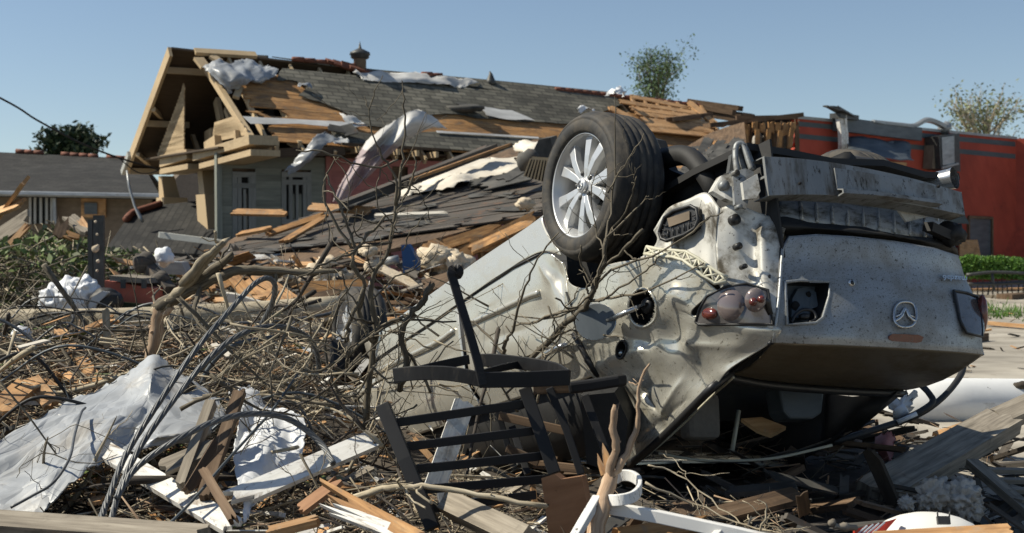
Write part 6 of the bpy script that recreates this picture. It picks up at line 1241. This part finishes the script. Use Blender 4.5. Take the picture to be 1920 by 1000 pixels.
for i, (x, y, r) in enumerate(((1752, 925, .062), (1780, 935, .06), (1805, 930, .065), (1815, 952, .055), (1770, 955, .05), (1735, 940, .04), (1700, 944, .03), (1795, 965, .05), (1826, 940, .035))): m.lump(at(x, y, 5.3 + R.uniform(-.05, .05)), r, 4, .55, 3.2, seed=i)
build('wool_clump', m, MT['woolg'], label='ragged clump of dirty insulation wool behind the white drum', cat='insulation')
dr = thing('white_drum', 'domed white drum with a metal clip and red striped end at the bottom edge', 'drum', at(1740, 1010, 4.55))
m = MB(); c = at(1742, 1020, 4.6); N = 32; vs = []
for j in range(7):
    t = j / 6 * 1.45; vs += [c + V((math.cos(a) * .21 * math.cos(t), math.sin(a) * .16 * math.cos(t), .112 * math.sin(t))) for a in [6.2832 * k / N for k in range(N)]]
m.add(vs, [[j * N + k, j * N + (k + 1) % N, (j + 1) * N + (k + 1) % N, (j + 1) * N + k] for j in range(6) for k in range(N)] + [[6 * N + k for k in range(N)]], sm=True); build('dome', m, MT['white'], dr)
m = MB(); b0 = at(1769, 976, 4.47); m.box(b0, ((1, 0, 0), (0, 1, -.4), (0, .4, 1)), (.022, .008, .014)); m.tube([b0 + V((-.02, 0, .01)), b0 + V((-.022, 0, .032))], .003, 5); m.tube([b0 + V((.02, 0, .01)), b0 + V((.022, 0, .03))], .003, 5); build('metal_clip', m, MT['vent'], dr)
m = MB(); m.prism([at(x, y, d) for x, y, d in ((1602, 994, 4.43), (1628, 984, 4.46), (1666, 977, 4.5), (1682, 972, 4.52), (1652, 1006, 4.45), (1604, 1006, 4.42))], V((.0, .02, -.01))); re_ = build('red_end', m, MT['redp'], dr)
m = MB()
for k in range(4): m.board(at(1606 + k * 10, 1003 - k, 4.412), at(1626 + k * 11, 986 - k * 2.2, 4.442), .005, .004, V((0, -1, .2)))
build('white_stripe', m, MT['bagw'], re_)
m = MB(); m.tube([at(1606, 990, 4.42), at(1590, 989, 4.41), at(1588, 989, 4.41), at(1580, 988, 4.4), at(1572, 988, 4.4), at(1564, 986, 4.4)], [.010, .010, .016, .016, .009, .013], 8); m.lump(at(1560, 980, 4.4), .014, 2, .4); build('valve', m, MT['grey'], dr)
cbx = MB(); cbx.prism([hx(x, y, .3) for x, y in ((1390, 785), (1428, 782), (1474, 800), (1446, 815), (1420, 806))], V((0, .01, -.02))); build('cardboard_piece', cbx, MT['fresh'], label='sunlit tan cardboard lying inside the dark car cabin', cat='cardboard')
m = MB(); limb(m, [at(1215, 872, 4.8), at(1270, 890, 4.8), at(1350, 950, 4.7), at(1400, 990, 4.6)], .004, .002, 4, .15); build('fallen_twig', m, MT['barkl'], label='thin pale twig above the white seat rail in the shade', cat='twig')
m = MB(); limb(m, [at(1210, 905, 4.7), at(1300, 945, 4.7), at(1400, 985, 4.6), at(1470, 1002, 4.5)], .005, .003, 6, .15); build('fallen_twig', m, MT['barkl'], label='long thin pale twig running along the white seat rail', cat='twig')
m = MB(); limb(m, [at(1425, 1000, 4.5), at(1438, 950, 4.5), at(1420, 938, 4.5)], .004, .002, 2, .05); build('fallen_twig', m, MT['barkl'], label='small upright pale twig near the end of the white seat rail', cat='twig')
# ============================================================ left middle distance
m = MB()
for i, (x, y, r) in enumerate(((105, 562, .15), (135, 555, .18), (160, 545, .14), (120, 580, .14), (150, 578, .15), (92, 575, .10))): m.lump(at(x, y, 12.9), r, 4, .35, 2.2, seed=i + 20)
build('white_bag', m, MT['bagw'], label='bulging torn white plastic bag beside the black posts', cat='plastic bag')
m = MB(); m.lump(at(200, 565, 12.8), .15, 4, .12, 2, seed=3, sq=(1.1, .9, .9)); bk = build('black_bag', m, MT['rubber'], label='black bag with a grey rim between the white bag and the red box', cat='bag')
m = MB(); m.prism([at(x, y, 12.65) for x, y in ((160, 585), (172, 558), (192, 546), (205, 548), (182, 570), (176, 585))], V((0, .03, 0))); build('grey_rim', m, MT['sheetb'], bk)
rb_ = thing('red_box', 'faded red painted box with a grey lid behind the pale pole', 'box', at(245, 585, 13.2))
m = MB(); m.prism([at(x, y, 13.2) for x, y in ((196, 526), (290, 541), (290, 582), (205, 578), (198, 560))], V((.1, .5, 0))); build('box_body', m, MT['redbox'], rb_)
m = MB(); m.prism([at(x, y, 13.15) for x, y in ((204, 517), (268, 522), (275, 532), (206, 527))], V((.1, .5, 0))); build('lid', m, MT['grey'], rb_)
for x in (231, 270): m = MB(); m.board(at(x, 524, 13.1), at(x, 541, 13.1), .05, .02, V((0, -1, 0))); build('latch', m, MT['vent'], rb_)
m = MB(); m.prism([at(x, y, 13.1) for x, y in ((224, 566), (288, 572), (288, 583), (226, 582))], V((0, .03, 0))); build('green_base', m, MT['leafd'], rb_)
sp = thing('steel_posts', 'pair of upright black steel channel posts with pale blobs', 'post', at(182, 560, 13.6))
for x, w in ((170, .05), (181, .06), (191, .05)):
    m = MB(); m.board(at(x, 404 + (x == 170) * 8, 13.6), at(x + 1, 575, 13.6), w, .05, V((0, -1, 0))); build('post', m, MT['vent'], sp)
for (x, y, r) in ((182, 440, .015), (183, 462, .02), (179, 467, .04), (184, 490, .02), (182, 508, .015), (179, 416, .015)): m = MB(); m.lump(at(x, y, 13.5), r, 2, .2); build('pale_blob', m, MT['wool'], sp)
m = MB(); m.board(at(262, 482, 13.8), at(318, 545, 13.4), .12, .1); m.lump(at(270, 492, 13.7), .12, 2, .4); m.lump(at(300, 525, 13.5), .1, 2, .4); build('charred_stump', m, MT['darkbd'], label='charred black lump of wood leaning behind the red box', cat='wood')
m = MB(); m.prism([at(x, y, 14.3) for x, y in ((290, 490), (340, 492), (350, 516), (292, 514))], V((0, .3, 0))); build('concrete_block', m, MT['metal'], label='grey concrete block behind the charred lump', cat='block')
m = MB(); m.lump(at(308, 481, 14), .1, 3, .4, seed=2); build('white_scrap', m, MT['bagw'], label='small white plastic scrap on the grey concrete block', cat='scrap')
m = MB(); m.lump(at(40, 630, 8.8), .07, 3, .12); build('white_ball', m, MT['bagw'], label='dirty white ball lying in the brush at the far left', cat='ball')
m = MB(); m.prism([at(x, y, 14.6) for x, y in ((752, 460), (765, 458), (784, 490), (782, 508), (768, 515), (756, 512))], V((.03, .06, 0))); build('blue_plastic_shard', m, MT['blue'], label='bent blue plastic panel below the collapsed roof edge', cat='plastic piece')
m = MB(); m.tube([at(722, 492, 14.7), at(748, 486, 14.7)], .05, 10); build('grey_canister', m, MT['metal'], label='grey metal canister left of the blue panel', cat='canister')
m = MB(); m.prism([at(x, y, 12.9) for x, y in ((423, 550), (440, 552), (512, 574), (520, 582), (430, 580))], V((0, .05, .01))); build('pink_panel', m, MT['cream'], label='pale pinkish panel standing behind the pole near the looped cable', cat='plastic piece')
# insulation clumps under the collapsed roof
GI = 'insulation clumps in the rubble'
for i, (x, y, r) in enumerate(((598, 517, .15), (640, 522, .13), (562, 522, .13), (818, 482, .17), (850, 490, .15), (836, 508, .10), (706, 500, .10), (612, 492, .09), (652, 546, .10), (572, 552, .09), (745, 522, .09), (530, 512, .07), (690, 470, .08), (870, 500, .09), (985, 382, .10))):
    m = MB(); m.lump(at(x, y, 14.8 if i != 14 else 17), r, 3, .5, 2.6, seed=i, sq=(1.3, 1, .8)); m.lump(at(x + R.uniform(-9, 9), y + 5, 14.7 if i != 14 else 17), r * .6, 3, .5, 3, seed=i + 40)
    build('insulation_clump', m, MT['wool'], label='cream insulation clump on the roof edge by the big wheel' if i == 14 else 'cream insulation clump right of the blue panel' if i in (3, 4, 5, 13) else 'cream insulation clump in the rubble left of the blue panel', cat='insulation', group=GI)
# left-hand wood and bigger planks in the middle distance
for a, b, w, mt, lb in (((-10, 420, 16), (52, 332, 15.5), .16, 'fresh', 'tall splintered tan board sticking up at the far left'), ((-10, 400, 15.8), (46, 380, 15.6), .2, 'fresh', 'broad tan board at the far left above the green brush'), ((-20, 455, 15), (58, 405, 15), .22, 'grey', 'grey board with curled edge at the far left'), ((10, 470, 14.6), (55, 420, 14.8), .08, 'fresh', 'thin tan stick on the green brush at the far left'),
    ((128, 406, 15.5), (170, 440, 15), .16, 'grey', 'grey board leaning on the brush left of the black posts'), ((108, 448, 15), (122, 406, 15.2), .14, 'brown', 'brown board standing left of the black posts'), ((150, 410, 15.3), (178, 452, 15), .08, 'fresh', 'tan stick touching the black posts'), ((120, 438, 14.8), (150, 450, 14.8), .1, 'orange', 'orange offcut on the brush left of the black posts'),
    ((435, 398, 19), (540, 400, 18.6), .13, 'orange', 'orange board lying across the house door and window'), ((445, 440, 18), (510, 428, 17.6), .13, 'orange', 'orange board at the left top of the collapsed roof'), ((500, 440, 17.6), (612, 402, 18.4), .10, 'orange', 'long orange stick lying up the collapsed roof'), ((530, 455, 17.2), (608, 408, 18), .14, 'orange', 'short orange board slanting on the collapsed roof'), ((578, 388, 18.5), (704, 396, 18.2), .12, 'fresh', 'pale fresh board on the collapsed roof below the flapping sheet'),
    ((700, 405, 17.5), (840, 400, 17.6), .06, 'cream', 'narrow pale batten lying flat on the collapsed roof'), ((790, 540, 14), (868, 516, 14), .2, 'brown', 'dark red brown board below the insulation clumps'), ((420, 500, 14.5), (470, 560, 13.6), .14, 'orange', 'orange board sloping down behind the looped cable'), ((470, 520, 14.2), (560, 585, 13), .26, 'orange', 'wide orange board sloping down behind the stump limb'), ((400, 565, 13.2), (500, 560, 13), .08, 'fresh', 'thin tan stick behind the pale pole'), ((365, 505, 14.5), (400, 545, 13.8), .1, 'orange', 'short orange stick right of the concrete block'),
    ((560, 545, 13.6), (700, 540, 13.8), .2, 'orange', 'flat orange board behind the front wheel'), ((545, 570, 13), (640, 548, 13), .1, 'brown', 'brown stick above the front wheel'), ((880, 470, 15.5), (1000, 415, 15.8), .16, 'orange', 'long orange board along the roof edge above the car'), ((800, 455, 15.6), (860, 490, 15.4), .25, 'orange', 'broad orange board end above the insulation clumps')):
    pk(a, b, w, .04, mt, lb, up=V((0, -.7, .7)), jag=(.08, .15))
# ============================================================ rubble and brush
def rub(name, n, area, lift, size, mats, label=None, seed=0):
    m = MB()
    for k in range(n):
        x, y = area(); s = R.uniform(*size); d = rv(1); d.z *= .35; d.normalize(); p = V((x, y, terr(x, y) + lift(x, y) * R.random() + .01))
        m.board(p - d * s, p + d * s, s * R.uniform(.12, .5), R.uniform(.004, .03) * min(1, s * 5), V((R.uniform(-.5, .5), R.uniform(-.5, .5), 1)), jag=(s * .3, s * .3), m=R.randrange(len(mats)), k=3)
    return build(name, m, mats, kind='stuff', label=label, loc=(0, 0, 0))
MX = [MT[k] for k in ('orange', 'brown', 'fresh', 'grey', 'darkbd', 'wool', 'felt', 'white')]
rub('roof_rubble', 1500, lambda: (R.uniform(-4.6, 2.0), R.uniform(12.2, 17.5)), lambda x, y: .15 + .66 * sstep(12.2, 15.5, y), (.06, .36), MX)
rub('front_rubble', 1500, lambda: (R.uniform(-3.4, .5), R.uniform(3.9, 9.5)), lambda x, y: .14, (.015, .13), [MT[k] for k in ('orange', 'brown', 'fresh', 'grey', 'brown', 'grey', 'white', 'felt')])
rub('road_litter', 700, lambda: (R.uniform(1.0, 14), R.uniform(4, 30)), lambda x, y: .03, (.02, .16), [MT[k] for k in ('grey', 'brown', 'fresh', 'dirt', 'felt')])
rub('shade_toned_rubble', 500, lambda: (R.uniform(.2, 3.2), R.uniform(4.1, 8.5)), lambda x, y: .18, (.03, .22), [MT[k] for k in ('brown', 'darkbd', 'darkbd', 'felt', 'dirt')])  # dark materials chosen so the colour itself deepens the shade here
GB = 'broken branches in the brush heap'
HEAPMATS = [MT[k] for k in ('fresh', 'orange', 'white', 'leafo', 'barkl', 'leaf', 'cream', 'grey', 'felt')]
def heap(x, y): return .12 + .36 * sstep(5.5, 8.0, y) * (1 - .80 * sstep(8, 10.5, y)) * (1 - sstep(11.2, 12, y)) * (1 - sstep(-.9, .1, x))
for k in range(215):
    far = R.random()
    y = 5.0 + 6.6 * far; x0 = -.58 * y; x = R.uniform(x0, -.16 * y) if y > 6 else R.uniform(x0, .05 * y)
    d = rv(1); d.z *= .28 if R.random() < .7 else .9; d.normalize(); l = R.uniform(.35, 1.6); p = V((x, y, terr(x, y) + heap(x, y) * R.uniform(.3, 1.15)))
    m = MB(); kk = R.random(); sag = rv(.10 * l); limb(m, [p - d * l * .5, p + sag + V((0, 0, .04)), p + d * l * .5 + rv(.08)], R.uniform(.005, .012) if R.random() < .6 else R.uniform(.014, .028), .003, R.randrange(2, 7), .35)
    lab = ('pale', 'grey brown', 'dark')[0 if kk < .4 else 1 if kk < .75 else 2]
    zone = 'in front of the pale pole' if y > 9 else 'behind the silver tarp' if x < -.9 and y > 6.6 else 'around the silver tarp and cables' if x < -.5 else 'beside the bare shrub and black chair'
    build('broken_branch', m, MT[('barkl', 'bark', 'barkd')[0 if kk < .4 else 1 if kk < .75 else 2]], label=lab + ' broken branch in the tangled brush ' + zone, cat='branch', group=GB)
for k in range(75):                        # taller tangle round the front wheel and the shrub
    px, py, D = R.uniform(410, 735), R.uniform(590, 860), R.uniform(5.4, 7.4)
    if 575 < px < 725 and py < 715: continue
    c = at(px, py, D); c.z = max(c.z, terr(c.x, c.y) + .03); d = rv(1); d.y *= .4; d.z *= .8; d.normalize(); l = R.uniform(.25, .85); kk = R.random()
    m = MB(); limb(m, [c - d * l * .5, c + rv(.06), c + d * l * .5 + rv(.05)], R.uniform(.004, .013), .002, R.randrange(2, 6), .22)
    lab = ('pale', 'grey brown', 'dark')[0 if kk < .45 else 1 if kk < .8 else 2]
    build('broken_branch', m, MT[('barkl', 'bark', 'barkd')[0 if kk < .45 else 1 if kk < .8 else 2]], label=lab + ' broken branch in the tangled brush ' + ('round the front wheel' if py < 720 else 'below the bare shrub'), cat='branch', group=GB)
for k in range(26):                        # loose twigs hung on the car side and the chairs
    px, py = R.uniform(715, 1080), R.uniform(520, 800); c = sh(px, py, R.uniform(.08, .30)) if px > 760 else at(px, py, 5.8); d = rv(1); d.y *= .3; d.normalize(); l = R.uniform(.2, .6)
    m = MB(); limb(m, [c - d * l * .5, c + rv(.04), c + d * l * .5 + rv(.04)], R.uniform(.003, .007), .0015, R.randrange(2, 5), .15)
    build('broken_branch', m, MT[('barkl', 'bark')[k % 2]], label=('pale', 'grey brown')[k % 2] + ' thin twig caught between the car side and the black chair', cat='branch', group='twigs caught on the car side')
def twigs(name, n, area, lift, ln, rad, mats, flat=.35):
    m = MB()
    for k in range(n):
        x, y = area(); d = rv(1); d.z *= flat; d.normalize(); l = R.uniform(*ln); p = V((x, y, terr(x, y) + lift(x, y) * R.random())); r = R.uniform(*rad)
        m.tube([p - d * l * .5, p + rv(l * .12), p + d * l * .5 + rv(l * .1)], [r, r * .8, r * .3], 4, m=R.randrange(len(mats)))
    return build(name, m, mats, kind='stuff', loc=(0, 0, 0))
BKS = [MT['barkl'], MT['bark'], MT['barkd'], MT['barkr'], MT['barkl']]
def left_area():
    y = 5.0 + 7 * R.random() ** .9; return R.uniform(-.60 * y, (-.16 if y > 6 else -.08) * y), y
twigs('twig_litter', 6400, left_area, lambda x, y: heap(x, y), (.08, .6), (.0016, .0075), BKS)
twigs('twig_litter', 1500, lambda: (R.uniform(-1.6, 1.1), R.uniform(4.1, 5.6)), lambda x, y: .13, (.05, .4), (.0012, .004), BKS)
twigs('twig_litter', 500, lambda: (R.uniform(.9, 3.0), R.uniform(4.1, 8)), lambda x, y: .12, (.05, .4), (.0012, .005), BKS[1:4])
rub('heap_scraps', 650, left_area, lambda x, y: heap(x, y) * 1.15, (.02, .17), HEAPMATS)
GC = 'loose wires in the brush heap'
for k in range(22):                        # wires and cables sprung out of the heap
    y = R.uniform(5.8, 9.6); x = R.uniform(-.43 * y, -.15 * y); z = terr(x, y) + heap(x, y) * .7; a = R.uniform(-.5, .5); w = R.uniform(.25, .9); h = R.uniform(.05, .38)
    P = [V((x - w * math.cos(a), y - w * math.sin(a) * .6, z - .05)), V((x - w * .5, y, z + h * .7)) + rv(.08), V((x, y, z + h)) + rv(.08), V((x + w * .6, y + .1, z + h * .6)) + rv(.1), V((x + w * math.cos(a), y + w * math.sin(a) * .6, z - .05))]
    kk = R.randrange(3); m = MB(); m.tube(cr(P, 7), R.uniform(.004, .011), 6); build('loose_wire', m, MT[('steel', 'rubber', 'slate')[kk]], label=('grey', 'black', 'bluish')[kk] + ' loose wire arching out of the brush ' + ('in front of the pale pole' if y > 8 else 'behind the silver tarp' if x < -.9 else 'left of the bare shrub'), cat='wire', group=GC)
# green brush heap at the left, and a few tufts of grass by the road
m = MB()
for k in range(2600):
    x = R.uniform(-8.2, -4.4); y = R.uniform(13.8, 18.2); u = 1 - abs((x + 6.3) / 2.1) ** 3; p = V((x, y, terr(x, y) + max(.1, (.95 + .3 * noise.noise(V((x, y, 5)))) * u) * R.random() ** .6)); d = rv(1); d.z *= .6; d.normalize(); l = R.uniform(.15, .9)
    m.tube([p - d * l * .5, p + rv(.08), p + d * l * .5], [.010, .007, .003], 4, m=R.randrange(2))
for k in range(8500):
    x = R.uniform(-8.2, -4.2); y = R.uniform(13.8, 18.2); c = noise.noise(V((x * 1.3, y * 1.3, 2)))
    if c < -.12 and R.random() < .8: continue
    u = 1 - abs((x + 6.3) / 2.1) ** 3; leafquad(m, V((x, y, terr(x, y) + max(.1, (1.05 + .35 * noise.noise(V((x, y, 5)))) * u) * R.random() ** .35)), R.uniform(.03, .075), mi=2 if R.random() < .7 else 3)
build('brush_heap', m, [MT['barkl'], MT['bark'], MT['leaf'], MT['leafo']], kind='stuff', loc=(0, 0, 0))
m = MB()
for (px, py, n, s) in ((1870, 586, 160, .5), (1900, 592, 60, .4), (1880, 596, 50, .3)):
    c = tpt(px, py)
    for k in range(n): p = c + V((R.gauss(0, s), R.gauss(0, s), 0)); p.z = terr(p.x, p.y); m.tube([p, p + V((R.uniform(-.05, .05), R.uniform(-.05, .05), R.uniform(.06, .16)))], [.012, .003], 3)
build('grass_tufts', m, MT['hedge'], kind='stuff', loc=(0, 0, 0))
for (x0, y0, x1, y1, w, mt, lb) in ((1800, 548, 1935, 546, .25, 'fresh', 'long tan board lying across the road below the hedge'), (1810, 558, 1900, 562, .15, 'grey', 'grey board on the road below the hedge'), (1882, 562, 1935, 560, .35, 'brown', 'dark brown block of wood on the road at the right edge'), (1850, 612, 1935, 620, .12, 'fresh', 'thin tan board on the road right of the left tail lamp'), (1815, 645, 1850, 640, .08, 'brown', 'small dark scrap of wood on the road beside the boot corner')):
    a = tpt(x0, y0); b = tpt(x1, y1); a.z = b.z = max(a.z, b.z) + .05; plank(a, b, w, .12 if mt == 'brown' else .05, MT[mt], lb, up=V((0, 0, 1)), roll=0)
